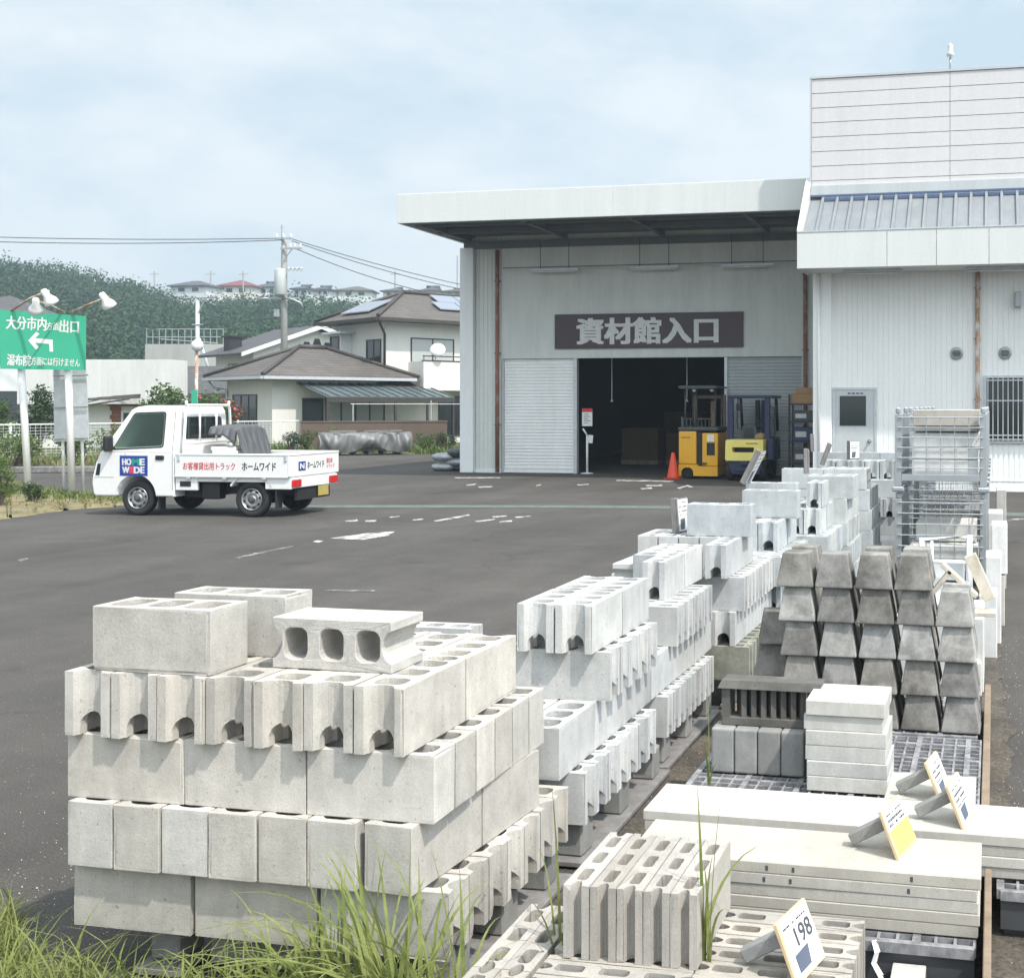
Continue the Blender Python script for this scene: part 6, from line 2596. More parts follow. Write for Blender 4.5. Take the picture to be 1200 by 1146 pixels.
# low bases under the stacks: concrete feet on long ground boards
def stack_base(x0, x1, y0, y1, label):
    r = empty('stack_base', ((x0 + x1) / 2, (y0 + y1) / 2, 0), 0, label, 'base', 'low bases under the block stacks')
    w_, h_ = (x1 - x0) / 2, (y1 - y0) / 2
    for xx in (-w_ + 0.06, w_ - 0.06):
        q = MB()
        q.bb(xx - 0.07, xx + 0.085, -h_ - 0.05, h_ + 0.05, 0.010, 0.030, 0.003)
        q.build('ground_board', M['wood_grey'], r)
        n = max(3, int(2 * h_ / 0.30))
        for k in range(n):
            y = -h_ + 0.06 + (2 * h_ - 0.12) * k / (n - 1)
            q = MB()
            q.box((xx, y, 0.0945), (0.10, 0.12, 0.126), (0, 0, 0.03 * (k % 3 - 1)), 0.006)
            q.build('concrete_foot', M['curb'], r)
    q = MB()
    q.bb(-w_ + 0.2, w_ - 0.2, -h_ + 0.02, -h_ + 0.14, 0.03, 0.157, 0.004)
    q.build('cross_beam', M['curb'], r)


for i, (x0, x1, y0, y1) in enumerate(((-2.50, -1.50, 3.16, 4.0), (-2.45, -1.48, 4.2, 5.25), (-2.4, -1.50, 5.38, 6.35), (-2.3, -1.37, 6.56, 7.55), (-2.2, -1.32, 7.68, 8.6), (-2.1, -1.23, 8.8, 9.7), (-2.0, -1.19, 9.85, 10.8))):
    stack_base(x0, x1, y0, y1, f'low base of grey concrete feet under the {STK[i]}')

# ---------------------------------------------------------------- low hollow screen blocks in front
for k in range(5):
    block('open', 0.0695, 'slab_low', -0.735 - 0.0715 * (k + 0.5), 2.932 + 0.195, 0.272, 'y', f'thin hollow block standing end-on, {ORD[k]} from right of the five', 'thin hollow blocks standing in a row', 0.3)
for c in range(2):
    for k in range(10):
        y = 3.315 - 0.079 * (k + 0.5)
        x = -0.35 - 0.195 - 0.393 * c
        block('open', 0.076, 'slab_low', x, y, 0.082, 'x', f'thin hollow block, {ORD[k]} from back in the {["right", "left"][c]} column of the low layer', 'thin hollow blocks of the low layer', 0.4)
for c in range(2):
    for k in range(2):
        block('open', 0.076, 'slab_low', -1.145 - 0.079 * (c + 0.5) - 0.0, 3.235 - 0.393 * (k + 0.5), 0.082, 'y', f'thin hollow block lying lengthwise, {["inner", "outer"][c]} row, {["far", "near"][k]} end, left edge of the low layer', 'thin hollow blocks of the low layer', 0.4)
q = MB()
for k in range(6):
    q.bb(-1.32, -0.36, 2.46 + k * 0.15, 2.56 + k * 0.15, 0.055, 0.080)
for xx in (-1.25, -0.84, -0.45):
    q.bb(xx - 0.04, xx + 0.04, 2.45, 3.32, 0.002, 0.0545)
tag(q.build('low_pallet', M['wood_grey']), 'low grey pallet under the thin hollow blocks', 'pallet')

# ---------------------------------------------------------------- flat slabs
def slab(x0, x1, y0, y1, z0, z1, mat, label, group, cat='slab', name='concrete_slab', dots=False):
    q = MB()
    q.box((0, 0, (z1 - z0) / 2), (x1 - x0, y1 - y0, z1 - z0), None, 0.0025)
    o = q.build(name, M[mat])
    o.location = ((x0 + x1) / 2, (y0 + y1) / 2, z0)
    o.rotation_euler = (0, 0, JR.uniform(-0.004, 0.004))
    tag(o, label, cat, group)
    if dots:
        qq = MB()
        for dx in dots:
            qq.bb(dx - 0.004, dx + 0.004, -(y1 - y0) / 2 - 0.001, -(y1 - y0) / 2 + 0.004, 0.010, 0.024)
        qq.build('lifting_hole', M['ink'], o)
    return o


HS = ['topmost', 'second', 'third', 'fourth', 'lowest']
for k in range(5):
    z1 = 0.335 - 0.035 * k
    dx = JR.uniform(-0.006, 0.006)
    slab(-1.10 + dx, -0.042 + dx - (0.004 if k else 0), 3.512 + (0.003 if k == 2 else 0), 3.805, z1 - 0.0345, z1, 'slab', f'{HS[k]} slab of the five-slab pile nearest the viewer', 'slabs of the near pile', dots=[-0.10, -0.02, 0.33] if k in (0, 1) else None)
H4 = ['topmost', 'second', 'third', 'lowest']
for k in range(4):
    z1 = 0.30 - 0.035 * k
    slab(-1.19 + 0.004 * k, 0.62 + 0.01 * k, 3.975 + 0.003 * (k % 2), 4.275, z1 - 0.0345, z1, 'slab', f'{H4[k]} slab of the long pile reaching past the right edge', 'slabs of the long pile')
for k in range(4):
    z1 = 0.30 - 0.035 * k
    slab(-0.385, -0.066, 4.285, 4.585, z1 - 0.0345, z1, 'slab', f'{H4[k]} slab of the short pile beside the two price tags', 'slabs of the short pile')
PD = ['topmost', 'second', 'third', 'fourth', 'fifth', 'lowest']
for k in range(6):
    z0 = 0.162 + 0.06 * (5 - k)
    dx = [0.004, -0.006, 0.002, 0.001, 0.008, 0.008][k]
    slab(-0.742 + dx, -0.425 + dx + (0.006 if k in (2, 3, 4, 5) else 0), 4.735 - dx, 5.035 - dx, z0, z0 + 0.0592, 'paver', f'{PD[k]} of six thick square pavers stacked before the footing stones', 'stacked square pavers', 'paver', 'square_paver')
slab(-0.285, -0.19, 3.33, 3.45, 0.03, 0.10, 'paver', 'small pale paver on the ground under the slab pallet corner', None, 'paver', 'square_paver')

# ---------------------------------------------------------------- curb pieces and the louvred block
for k in range(4):
    q = MB()
    q.box((0, 0, 0.0925), (0.096, 0.13, 0.185), None, 0.008, 2)
    o = q.build('kerb_block', M['curb'])
    o.location = (-1.115 + k * 0.099, 4.945, 0.162)
    tag(o, f'grey upright kerb block, {ORD[k]} from left under the louvred block', 'kerb block', 'kerb blocks under the louvred block')
lv = empty('louvred_block', (-0.93, 4.99, 0.348), 0, 'dark concrete louvre block with upright slats on grey kerb blocks', 'louvre block')
q = MB()
q.bb(-0.20, 0.20, -0.055, 0.055, 0.0, 0.035, 0.003)
q.prism([(-0.215, -0.07, 0.158), (-0.215, 0.06, 0.158), (-0.20, 0.055, 0.19), (-0.20, -0.055, 0.19)], (0.43, 0, 0))
q.bb(-0.20, -0.165, -0.055, 0.055, 0.0352, 0.1578)
q.bb(0.165, 0.20, -0.055, 0.055, 0.0352, 0.1578)
q.build('rim', M['louver'], lv)
for k in range(7):
    q = MB()
    x = -0.125 + k * 0.0425
    q.box((x, 0.0, 0.0965), (0.022, 0.095, 0.122), (0, 0, R(24)))
    q.build('slat', M['louver'], lv)

# ---------------------------------------------------------------- truncated footing stones
def footing_mesh(b_, t_, h):
    q = MB()
    c = [(-1, -1), (1, -1), (1, 1), (-1, 1)]
    lo = [q.bm.verts.new((x * b_, y * b_, 0)) for x, y in c]
    mid = [q.bm.verts.new((x * b_, y * b_, 0.012)) for x, y in c]
    hi = [q.bm.verts.new((x * t_, y * t_, h)) for x, y in c]
    q.bm.faces.new(lo[::-1])
    q.bm.faces.new(hi)
    for i in range(4):
        j = (i + 1) % 4
        q.bm.faces.new((lo[i], lo[j], mid[j], mid[i]))
        q.bm.faces.new((mid[i], mid[j], hi[j], hi[i]))
    bmesh.ops.bevel(q.bm, geom=q.bm.edges[:], offset=0.005, segments=2, affect='EDGES', profile=0.5)
    return q


FP = {}
RN = ['bottom', 'second', 'third', 'fourth', 'top']
for c in range(5):
    for r in range(5):
        if c == 4 and r == 4:
            continue
        for d in range(2):
            if d == 1 and r == 4 and c not in (0, 2, 3):
                continue
            mt = 'stone2' if JR.random() < 0.45 and r in (1, 2, 3) else 'stone'
            if mt not in FP:
                o = FP[mt] = footing_mesh(0.0895, 0.064, 0.163).build('footing_stone', M[mt])
            else:
                o = FP[mt].copy()
                COL.objects.link(o)
            lean = (r - 2) * 0.006
            o.location = (-0.925 + c * 0.1885 - lean * 1.5 + JR.uniform(-0.004, 0.004), 5.77 + d * 0.26 + JR.uniform(-0.006, 0.006) + r * 0.004, 0.165 + r * 0.1645)
            o.rotation_euler = (0, 0, JR.uniform(-0.04, 0.04) + (math.pi / 2) * JR.randint(0, 3))
            lab = f'tapered footing stone, {RN[r]} row, {ORD[c]} column from left, {["front", "rear"][d]} layer'
            tag(o, lab, 'footing stone', 'tapered footing stones in rows')
for r in range(3):
    o = FP['stone'].copy()
    COL.objects.link(o)
    o.location = (-1.13 + 0.02 * r, 6.02, 0.165 + r * 0.1645)
    o.rotation_euler = (0, 0, 0.1 * r)
    tag(o, f'tapered footing stone set back left of the rows, {["lowest", "middle", "highest"][r]} of three', 'footing stone', 'tapered footing stones in rows')

# ---------------------------------------------------------------- grid pallets
def grid_pallet(x0, x1, y0, y1, z0, z1, label, mat='pallet', pitch=0.055, side=None):
    r = empty('grid_pallet', ((x0 + x1) / 2, (y0 + y1) / 2, 0), 0, label, 'pallet', 'plastic grid pallets')
    w_, h_ = (x1 - x0) / 2, (y1 - y0) / 2
    q = MB()
    n = int(2 * w_ / pitch)
    for k in range(n + 1):
        x = -w_ + 2 * w_ * k / n
        t_ = 0.012 if k % 4 == 0 else 0.0045
        q.bb(x - t_, x + t_, -h_, h_, z1 - 0.03, z1 - (0 if k % 4 == 0 else 0.002))
    m = int(2 * h_ / pitch)
    for k in range(m + 1):
        y = -h_ + 2 * h_ * k / m
        t_ = 0.012 if k % 4 == 0 else 0.0045
        q.bb(-w_, w_, y - t_, y + t_, z1 - 0.031, z1 - 0.001 - (0 if k % 4 == 0 else 0.002))
    q.build('grid_deck', M['pallet_pale'], r)
    q = MB()
    q.bb(-w_, w_, -h_, -h_ + 0.03, z0 + 0.03, z1 - 0.033)
    q.bb(w_ - 0.03, w_, -h_ + 0.031, h_, z0 + 0.03, z1 - 0.033)
    for xx in (-w_ + 0.08, 0, w_ - 0.08):
        q.bb(xx - 0.07, xx + 0.07, -h_ + 0.031, h_, z0, z1 - 0.034)
    q.build('pallet_base', M['pallet'], r)
    return r


grid_pallet(-1.22, -0.06, 4.60, 5.62, 0.0, 0.158, 'dark grid pallet under the pavers and kerb blocks')
grid_pallet(-1.10, -0.055, 3.46, 4.56, 0.0, 0.158, 'grid pallet under the flat slab piles')
grid_pallet(-1.15, -0.08, 5.66, 6.7, 0.0, 0.160, 'grid pallet under the tapered footing stones')
grid_pallet(0.02, 0.9, 3.9, 4.5, 0.0, 0.156, 'grid pallet under the right end of the long slab pile')
q = MB()
q.bb(-0.050, -0.018, 4.30, 6.75, 0.002, 0.158, 0.003)
q.bb(-0.030, -0.008, 3.2, 3.95, 0.002, 0.20, 0.003)
tag(q.build('edge_board', M['wood_brown']), 'brown timber edge board along the right side of the pallets', 'board')
q = MB()
q.prism([(-1.26, 5.55, 0.16), (-1.20, 5.55, 0.16), (-1.13, 5.62, 0.30), (-1.19, 5.62, 0.30)], (0.0, 0.03, 0.01))
tag(q.build('broken_board', M['wood_brown']), 'short broken brown board leaning left of the louvred block', 'board')

# ---------------------------------------------------------------- price tags
TAG_N = [0]


def price_tag(x, y, z, rz, label, style='print', tilt=23, hgt=0.152, wid=0.175, digits=None, back='bar'):
    """board standing along local y, facing local +x, leaning back towards -x"""
    r = empty('price_tag', (x, y, z), rz, label, 'price tag', 'price tags')
    t_ = R(tilt)
    q = MB()
    q.bb(-0.012, 0, 0, wid, 0.0, hgt, 0.002)
    rot = Matrix.Rotation(-t_, 4, 'Y')
    q.bm.transform(rot)
    q.build('board', M['wood_pale' if back == 'bar' else 'wood_grey'], r)
    q = MB()
    q.bb(0.0006, 0.0018, 0.006, wid - 0.006, 0.012, hgt - 0.006)
    q.bm.transform(rot)
    sh = q.build('card', M['paper'], r)
    if style == 'half':
        q = MB()
        q.bb(0.002, 0.0026, 0.006, wid - 0.006, 0.012, hgt * 0.56)
        q.bm.transform(rot)
        q.build('yellow_half', M['card_yellow'], sh)
    q = MB()
    if style in ('print', 'half'):
        rr = random.Random(len(label))
        z0 = hgt * (0.60 if style == 'half' else 0.48)
        for k in range(1 if digits else 4):
            zz = hgt - 0.022 - k * (hgt - z0) / 4.2
            yy = 0.016
            while yy < wid - 0.03:
                w_ = 0.006 + 0.012 * rr.random()
                if rr.random() < 0.78:
                    q.bb(0.0021, 0.0024, yy, yy + w_, zz - 0.0045 - (0.003 if k in (1, 2) else 0), zz)
                yy += w_ + 0.003
        q.bm.transform(rot)
        q.build('print', M['ink'], sh)
        if style == 'print':
            q = MB()
            q.prism([(0.0021, 0.03, 0.02), (0.0021, wid * 0.55, 0.02), (0.0021, wid * 0.62, hgt * 0.42), (0.0021, 0.03, hgt * 0.40)], (0.0003, 0, 0))
            q.bm.transform(rot)
            q.build('picture', M['ink_blue'], sh)
    if digits:
        o = text_mesh('price', digits, M['ink'], None, (0.0022, wid * 0.62, hgt * 0.62), (0, 1, 0), (1, 0, 0), wid * 0.52, hgt * 0.28, 0.02, 0.0003)
        o.data.transform(rot)
        o.parent = sh
    if back == 'bar':
        q = MB()
        a = Vector((-0.055, wid * 0.45, hgt * 0.60))
        b_ = Vector((-0.175, wid * 0.30, 0.022))
        d = (b_ - a)
        ln = d.length
        m_ = Matrix.Translation((a + b_) / 2) @ d.to_track_quat('X', 'Z').to_matrix().to_4x4()
        q.box((0, 0, 0), (ln, 0.036, 0.036), None, 0.003)
        q.bm.transform(m_)
        q.build('support_bar', M['curb'], r)
    elif back == 'slat':
        q = MB()
        q.bb(-0.045, -0.013, 0.0, 0.05, 0.0, hgt * 1.02, 0.002)
        q.bm.transform(rot)
        q.build('slat', M['wood_grey'], r)
    return r


price_tag(-0.277, 3.60, 0.336, R(-14), 'price tag with a blank yellow lower half on the near slab pile', 'half')
price_tag(-0.094, 4.005, 0.301, R(-10), 'price tag at the front of the pair on the long slab pile', 'print', 23, 0.15, 0.17)
price_tag(-0.176, 4.25, 0.301, R(-10), 'price tag behind its twin, partly hidden, on the short slab pile', 'print', 23, 0.15, 0.16)
price_tag(-0.47, 2.90, 0.272, R(-14), 'price tag with a large printed number on the low hollow blocks', 'print', 23, 0.155, 0.18, '198')
price_tag(-1.873, 7.02, 0.921, R(-9), 'white tag with dark slat edge beside the block on the fourth stack', 'print', 4, 0.21, 0.16, None, 'slat')
price_tag(-1.80, 8.62, 1.112, R(2), 'grey tag leaning right on the fifth stack', 'print', -27, 0.27, 0.26, None, 'slat')
price_tag(-1.56, 10.2, 1.112, R(14), 'upright dark-edged tag on the seventh stack', 'print', 1, 0.21, 0.16, None, 'slat')
price_tag(-1.61, 11.5, 1.112, R(14), 'dark tag tilting right on the eighth stack', 'print', -20, 0.22, 0.16, None, 'slat')
price_tag(-1.53, 12.9, 1.112, R(-34), 'upright tag with its white face turned to the viewer on the ninth stack', 'print', 0, 0.20, 0.16, None, 'slat')
price_tag(-2.23, 15.0, 1.112, R(14), 'dark tag farthest back, in front of the white store column', 'print', 2, 0.22, 0.16, None, 'slat')

# ---------------------------------------------------------------- mesh cages with stone bars
CX0, CX1, CY0, CY1 = -0.86, -0.095, 11.0, 12.0


def cage(z0, z1, label):
    r = empty('mesh_cage', ((CX0 + CX1) / 2, CY0, z0), 0, label, 'cage', 'stacked mesh cages')
    w_ = (CX1 - CX0) / 2
    h = z1 - z0
    dpt = CY1 - CY0
    for (x, y) in ((-w_, 0), (w_, 0), (-w_, dpt), (w_, dpt)):
        q = MB()
        q.bb(x - 0.03, x + 0.03, y - 0.02, y + 0.02, 0.03, h - 0.04, 0.003)
        q.bb(x - 0.024, x + 0.024, y - 0.012, y + 0.012, h - 0.04, h + 0.02, 0.012)
        q.bb(x - 0.055, x + 0.055, y - 0.04, y + 0.04, -0.02, 0.028, 0.012)
        q.build('corner_post', M['galv'], r)
    q = MB()
    q.bb(-w_ + 0.031, w_ - 0.031, -0.02, 0.02, 0.08, 0.14, 0.003)
    q.bb(-w_ + 0.031, w_ - 0.031, dpt - 0.02, dpt + 0.02, 0.08, 0.14, 0.003)
    for xx in (-w_, w_):
        q.bb(xx - 0.015, xx + 0.015, 0.021, dpt - 0.021, 0.08, 0.14, 0.003)
    q.build('base_rail', M['galv'], r)
    q = MB()
    nz = 6
    for k in range(nz):
        z = 0.20 + (h - 0.27) * k / (nz - 1)
        q.tube([(-w_, -0.028, z), (w_, -0.028, z)], 0.0055, 6)
        for xx in (-w_ - 0.012, w_ + 0.012):
            q.tube([(xx, 0.0, z), (xx, dpt, z)], 0.0055, 6)
        q.tube([(-w_, dpt, z), (w_, dpt, z)], 0.0055, 6)
    for k in range(1, 6):
        x = -w_ + 2 * w_ * k / 6
        q.tube([(x, -0.020, 0.15), (x, -0.020, h - 0.06)], 0.004, 6)
        q.tube([(x, dpt + 0.009, 0.15), (x, dpt + 0.009, h - 0.06)], 0.004, 6)
    for k in range(1, 9):
        y = dpt * k / 9
        for xx in (-w_ - 0.004, w_ + 0.004):
            q.tube([(xx, y, 0.15), (xx, y, h - 0.06)], 0.004, 6)
    q.build('wire_mesh', M['galv'], r)
    q = MB()
    n = 16
    for k in range(n):
        q.bb(-w_ + 0.03, w_ - 0.03, 0.05 + (dpt - 0.1) * k / n, 0.05 + (dpt - 0.1) * k / n + 0.015, 0.10, 0.115)
    q.build('cage_floor', M['galv'], r)
    return r


cage_lo = cage(0.12, 0.885, 'lower galvanised mesh cage half filled with pale slabs')
cage_up = cage(0.93, 1.66, 'upper galvanised mesh cage filled with pale stone bars')
cxm = (CX0 + CX1) / 2


def bar_(x0, x1, y0, y1, z0, z1, mat, label, cat='stone bar', name='stone_bar', group='stone bars in the cages'):
    q = MB()
    q.box((0, 0, (z1 - z0) / 2), (x1 - x0, y1 - y0, z1 - z0), None, 0.006)
    o = q.build(name, M[mat])
    o.location = ((x0 + x1) / 2, (y0 + y1) / 2, z0)
    return tag(o, label, cat, group)


bar_(-0.74, -0.14, 11.05, 11.9, 1.06, 1.20, 'white_stone', 'lowest pale stone bar in the upper cage')
bar_(-0.74, -0.14, 11.05, 11.9, 1.205, 1.315, 'white_stone', 'pale stone bar second from bottom in the upper cage')
bar_(-0.76, -0.11, 11.10, 11.95, 1.32, 1.45, 'white_stone', 'wide white stone bar third from bottom in the upper cage')
bar_(-0.73, -0.13, 11.05, 11.9, 1.46, 1.50, 'curb', 'thin grey slab near the top of the upper cage', 'slab', 'stone_bar')
bar_(-0.73, -0.13, 11.05, 11.9, 1.51, 1.66, 'slab', 'cream stone bar at the top of the upper cage')
bar_(-0.76, -0.14, 11.06, 11.9, 0.25, 0.42, 'paver', 'pale slab lowest in the lower cage', 'slab', 'stone_bar')
bar_(-0.72, -0.16, 11.30, 11.9, 0.43, 0.60, 'paver', 'pale slab resting on the lowest slab in the lower cage', 'slab', 'stone_bar')
CN = ['second', 'third', 'fourth']
for k, yy in enumerate((12.65, 14.5, 16.4)):
    for src, nm in ((cage_lo, 'lower'), (cage_up, 'upper')):
        c_ = copy_tree(src)
        c_.location.y = yy
        c_['label'] = f'{nm} galvanised mesh cage in the {CN[k]} pair behind the front cages'
bar_(-0.74, -0.14, 12.7, 13.5, 0.25, 0.60, 'curb', 'grey slab block in the second lower cage, behind the front one', 'slab', 'stone_bar')
bar_(-0.74, -0.14, 12.7, 13.5, 1.06, 1.50, 'paver', 'pale stone block in the second upper cage, behind the front one')
# pale blocks and tools on the right flank of the cages
side = [(-0.10, 0.02, 8.2, 8.6, 0.0, 0.42, 'white_stone', 'white block standing lowest at the right flank below the cages'),
        (-0.06, 0.05, 8.7, 9.1, 0.0, 0.62, 'white_stone', 'tall white block standing at the right flank of the cages'),
        (-0.02, 0.10, 9.4, 9.75, 0.40, 0.78, 'white_stone', 'white block leaning out at the right flank, the highest outer one'),
        (-0.02, 0.08, 9.4, 9.75, 0.0, 0.39, 'block', 'greyer block under the highest outer white block'),
        (-0.05, 0.07, 10.2, 10.6, 0.0, 0.80, 'paver', 'tall pale slab beside the lower cage post'),
        (0.02, 0.11, 11.3, 11.7, 0.0, 0.92, 'block', 'grey upright slab by the cage farthest along the right flank')]
for s_ in side:
    bar_(*s_, cat='block', name='pale_block', group='pale blocks along the right flank')
# white pipe frame and timber wedges between stones and cages
pf = empty('pipe_frame', (-0.28, 7.5, 0.45), 0, 'small white pipe frame standing between the footing stones and the lower cage', 'frame')
q = MB()
q.tube([(-0.16, 0, 0.0), (-0.16, 0, 0.42), (0.13, 0, 0.44), (0.13, 0, 0.0)], 0.024, 10)
q.tube([(-0.16, 0, 0.28), (0.13, 0, 0.28)], 0.014, 8)
q.tube([(-0.10, 0, 0.1), (-0.10, 0, 0.42)], 0.012, 8)
q.build('tube_frame', M['pvc'], pf)
q = MB()
q.bb(-0.12, 0.10, 0.05, 0.075, 0.03, 0.26)
q.build('white_panel', M['pvc'], pf)
bar_(-0.58, -0.06, 7.2, 7.9, 0.0, 0.44, 'paver', 'pale block carrying the white pipe frame', 'block', 'pale_block', None)
tw = empty('timber_wedge', (-0.17, 6.05, 0.66), 0, 'pale timber offcuts propped like a tent behind the right footing stones', 'timber')
q = MB()
q.box((0.0, 0.0, 0.17), (0.23, 0.09, 0.022), (0, R(42), 0), 0.002)
q.box((-0.11, 0.0, 0.13), (0.22, 0.09, 0.022), (0, R(-52), 0), 0.002)
q.box((0.10, 0.05, 0.18), (0.06, 0.05, 0.24), (0, R(-24), 0), 0.002)
q.build('plank', M['wood_white'], tw)
q = MB()
q.box((0.03, 0.0, 0.012), (0.30, 0.14, 0.02), None, 0.002)
q.build('base_plank', M['wood_white'], tw)
q = MB()
bmv = []
for k in range(4):
    q.box((-0.115 + 0.0 * k, 6.3 + 0.5 * k, 0.10), (0.05, 0.4, 0.2 + 0.03 * (k % 2)), (0, 0, 0.05 * k), 0.006)
bpy_o = q.build('edging_stone', M['paver'])
tag(bpy_o, 'row of pale edging stones along the right of the footing stones', 'edging')
# curled strip of plastic and litter on the ground by the slab pallet
q = MB()
pts = [(-0.315, 3.42, 0.03), (-0.325, 3.42, 0.07), (-0.345, 3.43, 0.10), (-0.335, 3.43, 0.13), (-0.345, 3.44, 0.16)]
for (a, c) in zip(pts, pts[1:]):
    q.poly([Vector(a), Vector(a) + Vector((0.015, 0.012, 0)), Vector(c) + Vector((0.012, 0.012, 0)), Vector(c)])
o = q.build('plastic_strip', M['lamp'], None, False)
sl_m = o.modifiers.new('s', 'SOLIDIFY')
sl_m.thickness = 0.002
tag(o, 'curled white plastic strip beside the slab pallet', 'litter')

# ================================================================== GRASS
def blades(name, bases, heights, widths, leans, mat, parent=None, segs=5, seed=1, droop=0.6, aim=None):
    rnd = np.random.default_rng(seed)
    n = len(bases)
    b_ = np.asarray(bases, float)
    h = np.asarray(heights, float)[:, None]
    w_ = np.asarray(widths, float)[:, None]
    ln = np.asarray(leans, float)[:, None]
    az = rnd.random(n) * 2 * np.pi if aim is None else rnd.normal(aim, 1.0, n)
    d = np.stack([np.cos(az), np.sin(az), np.zeros(n)], 1)
    sdv = np.stack([-np.sin(az), np.cos(az), np.zeros(n)], 1)
    tw = rnd.normal(size=(n, 1)) * 0.6
    sdv = sdv * np.cos(tw) + d * np.sin(tw)
    V = []
    for k in range(segs + 1):
        f = k / segs
        ctr = b_ + d * (h * ln * (f ** 1.8)) + np.array([0, 0, 1.0]) * h * (f - droop * ln * f ** 3)
        ww = w_ * (1 - f ** 2.2) + 0.0004
        V.append(ctr - sdv * ww / 2)
        V.append(ctr + sdv * ww / 2)
    V = np.stack(V, 1).reshape(-1, 3)
    m = 2 * (segs + 1)
    F = []
    for k in range(segs):
        F.append(np.array([2 * k, 2 * k + 1, 2 * k + 3, 2 * k + 2]))
    F = np.stack(F, 0)[None] + (np.arange(n) * m)[:, None, None]
    o = np_mesh(name, V, F.reshape(-1, 4), M[mat], parent, True)
    return o


def scatter(n, x0, x1, y0, y1, rnd, z=0.0, keep=None):
    out = []
    while len(out) < n:
        x, y = rnd.uniform(x0, x1), rnd.uniform(y0, y1)
        if keep is None or keep(x, y):
            out.append((x, y, z))
    return out


gr = random.Random(8)
# short turf in front of the nearest stack
def tkeep(x, y):
    lim = 3.0 if x > -2.72 else min(3.36, 3.0 + (-2.72 - x) * 0.9)
    if y > lim - 0.05 * abs(math.sin(x * 9)):
        return False
    return gr.random() < 0.30 + 0.70 * abs(math.sin(x * 3.1 + y * 2.3 + 0.4))


bs = scatter(6000, -3.7, -1.42, 2.55, 3.36, gr, 0.0, tkeep)
o = blades('turf_grass', bs, [gr.uniform(0.08, 0.21) + 0.16 * max(0, gr.gauss(0, 0.5)) - (0.07 if t[0] < -2.75 else 0) for t in bs], [gr.uniform(0.0035, 0.0075) for _ in bs], [gr.uniform(0.2, 1.0) for _ in bs], 'grass', None, 5, 3)
o['kind'] = 'stuff'
bs = scatter(1500, -3.7, -1.45, 2.4, 3.36, gr, 0.0, tkeep)
o = blades('dry_grass', bs, [gr.uniform(0.06, 0.20) for _ in bs], [gr.uniform(0.002, 0.004) for _ in bs], [gr.uniform(0.5, 1.3) for _ in bs], 'grass_dry', None, 4, 4)
o['kind'] = 'stuff'
# tall clumps
CL = [(-1.46, 2.80, 110, 0.30, 0.80, 'tall grass clump leaning at the right corner of the nearest stack'),
      (-1.64, 2.76, 90, 0.25, 0.62, 'tall arching grass clump just left of the stack corner clump'),
      (-1.85, 2.80, 46, 0.2, 0.42, 'mid-height grass clump before the right part of the nearest stack'),
      (-2.15, 2.84, 34, 0.15, 0.32, 'lower grass clump before the middle of the nearest stack')]
for i, (x, y, n, h0, h1, lab) in enumerate(CL):
    r = empty('grass_clump', (x, y, 0), 0, lab, 'grass clump', 'tall grass clumps')
    bs = [(gr.gauss(0, 0.075), gr.gauss(0, 0.045), 0) for _ in range(n)]
    blades('grass_blades', bs, [gr.uniform(h0, h1) for _ in bs], [gr.uniform(0.008, 0.017) for _ in bs], [0.1 + abs(gr.gauss(0.45, 0.34)) for _ in bs], 'grass', r, 12, 20 + i, 0.75, math.pi if i < 3 else None)
for i, (x, y, z, n, h, lab) in enumerate(((-1.135, 3.02, 0.08, 8, 0.66, 'single tall grass stalk growing through the low hollow blocks at left'),
                                          (-0.722, 2.99, 0.27, 7, 0.50, 'single tall grass stalk at the right side of the standing blocks'),
                                          (-1.12, 4.66, 0.1, 4, 0.50, 'thin grass stalk before the grey kerb blocks'))):
    r = empty('grass_stalk', (x, y, z), 0, lab, 'grass stalk', 'lone grass stalks')
    bs = [(gr.gauss(0, 0.007), gr.gauss(0, 0.007), 0) for _ in range(n)]
    blades('grass_blades', bs, [h * (gr.uniform(0.45, 1.0) if k else 1.0) for k, _ in enumerate(bs)], [gr.uniform(0.007, 0.012) for _ in bs], [gr.uniform(0.05, 0.6) if k else 0.08 for k, _ in enumerate(bs)], 'grass', r, 8, 40 + i, 0.7)

# verge weeds at the left
vb = []
for _ in range(5200):
    u, v = gr.random(), gr.random() ** 0.8
    if gr.random() > 0.25 + 0.75 * v * (1 - 0.5 * u):
        continue
    p = Vector(verge_pt(u, v))
    vb.append((p.x, p.y, p.z - 0.01, v, u))
hs_ = [(0.06 + 0.30 * t[3] ** 1.5 * (1 - 0.6 * t[4])) * gr.uniform(0.5, 1.2) for t in vb]
grn = [i for i, t in enumerate(vb) if t[3] > 0.25 + 0.3 * t[4] and gr.random() < 0.8]
gs = set(grn)
dry = [i for i in range(len(vb)) if i not in gs]
for idx, mt, nm, sd0 in ((grn, 'weed', 'verge_weeds', 51), (dry, 'grass_dry', 'dry_verge_grass', 52)):
    o = blades(nm, [vb[i][:3] for i in idx], [hs_[i] for i in idx], [gr.uniform(0.012, 0.025) for _ in idx], [gr.uniform(0.2, 0.9) for _ in idx], mt, None, 4, sd0)
    o['kind'] = 'stuff'
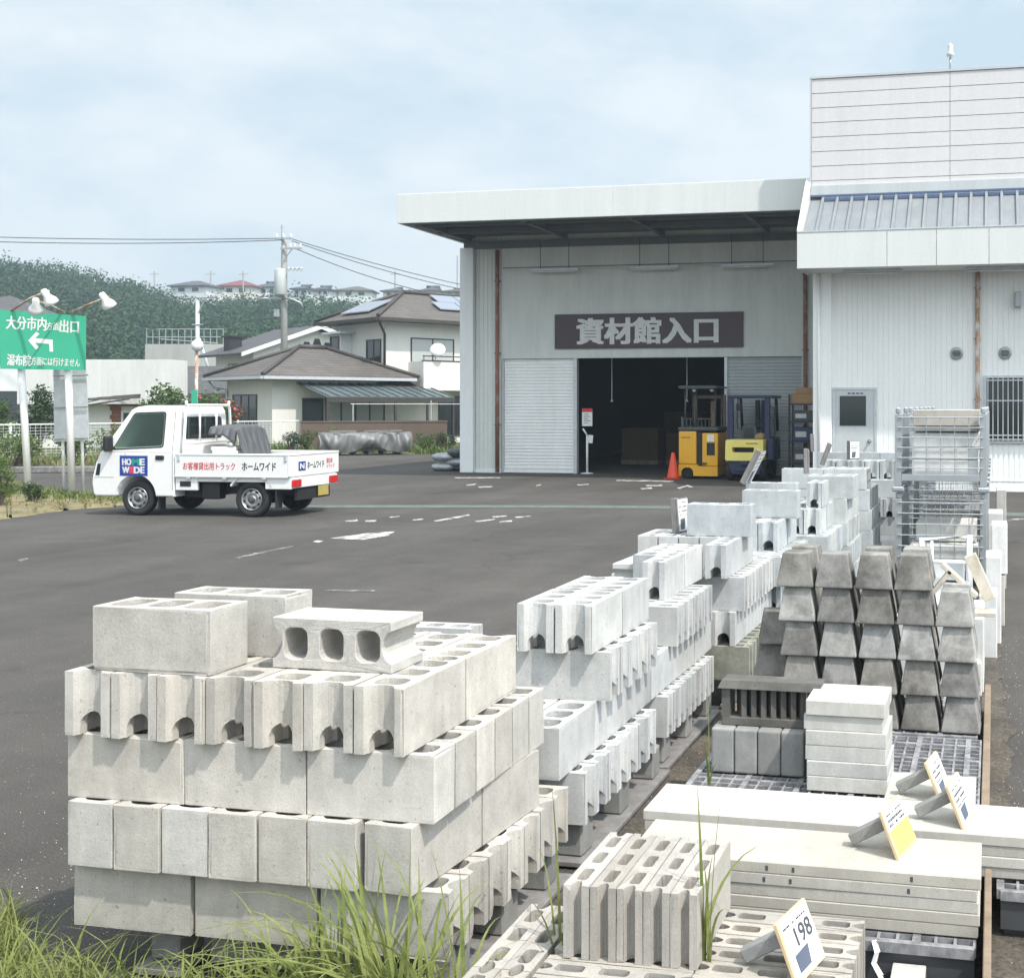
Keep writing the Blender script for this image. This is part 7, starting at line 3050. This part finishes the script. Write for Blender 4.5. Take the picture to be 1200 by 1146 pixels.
# grassy strip along the far side of the lot
fb_ = []
for _ in range(9000):
    px = gr.uniform(-90, 545)
    D0 = 33.0 if px < 140 else 42
    D1 = 52
    D = D0 + (D1 - D0) * gr.random()
    if px > 345 and D > 43.4 + (px - 352) / 172 * 1.8:
        continue
    if px < 140 and D > 34.5 + (px + 70) / 420 * 11:
        continue
    p = gd(px, 475, D)
    if 372 < px < 486 and D < 43.5:
        continue
    fb_.append((p.x, p.y, -0.03, px))
lo_ = [t for t in fb_ if t[3] > 140 or gr.random() < 0.55]
o = blades('field_grass', [t[:3] for t in lo_], [gr.uniform(0.15, 0.55) for _ in lo_], [gr.uniform(0.03, 0.07) for _ in lo_], [gr.uniform(0.2, 0.8) for _ in lo_], 'weed', None, 3, 61)
o['kind'] = 'stuff'
dr_ = [t for t in fb_ if t[3] < 140]
o = blades('dry_field_grass', [t[:3] for t in dr_], [gr.uniform(0.1, 0.35) for _ in dr_], [gr.uniform(0.03, 0.06) for _ in dr_], [gr.uniform(0.2, 0.9) for _ in dr_], 'grass_dry', None, 3, 62)
o['kind'] = 'stuff'

# loose grit and chips on the asphalt
gv, gf = [], []
for k in range(1500):
    if k < 700:
        x, y = -2.7 - abs(gr.gauss(0, 0.7)), gr.uniform(3.2, 6.5)
    elif k < 1100:
        x, y = gr.uniform(-1.5, -1.0), gr.uniform(3.4, 8.0)
    else:
        x, y = abs(gr.gauss(0, 0.25)) + 0.02, gr.uniform(3.0, 9.0)
    s_ = gr.uniform(0.0010, 0.0030) * (1.6 if gr.random() < 0.06 else 1)
    n0 = len(gv)
    a0 = gr.random() * 6
    for a in range(4):
        gv.append((x + s_ * math.cos(a0 + a * 1.57) * gr.uniform(0.7, 1.3), y + s_ * math.sin(a0 + a * 1.57) * gr.uniform(0.7, 1.3), 0.003))
    gv.append((x, y, 0.005 + s_ * 0.8))
    for a in range(4):
        gf.append((n0 + a, n0 + (a + 1) % 4, n0 + 4))
o = np_mesh('grit', np.array(gv), np.array(gf), M['block'])
o['kind'] = 'stuff'

# ------------------------------------------------------------------ far air
q = MB()
q.bb(-430, 430, -25, 430, -1.2, 62)
hz_ = q.build('haze', None)
hm = bpy.data.materials.new('haze')
hm.use_nodes = True
ht = hm.node_tree
ht.nodes.clear()
ho = ht.nodes.new('ShaderNodeOutputMaterial')
hv = ht.nodes.new('ShaderNodeVolumePrincipled')
hv.inputs['Color'].default_value = (0.72, 0.87, 1.0, 1)
hv.inputs['Density'].default_value = 0.0011
hv.inputs['Anisotropy'].default_value = 0.3
ht.links.new(hv.outputs[0], ho.inputs['Volume'])
hz_.data.materials.append(hm)
hz_['kind'] = 'stuff'
bpy.context.view_layer.update()
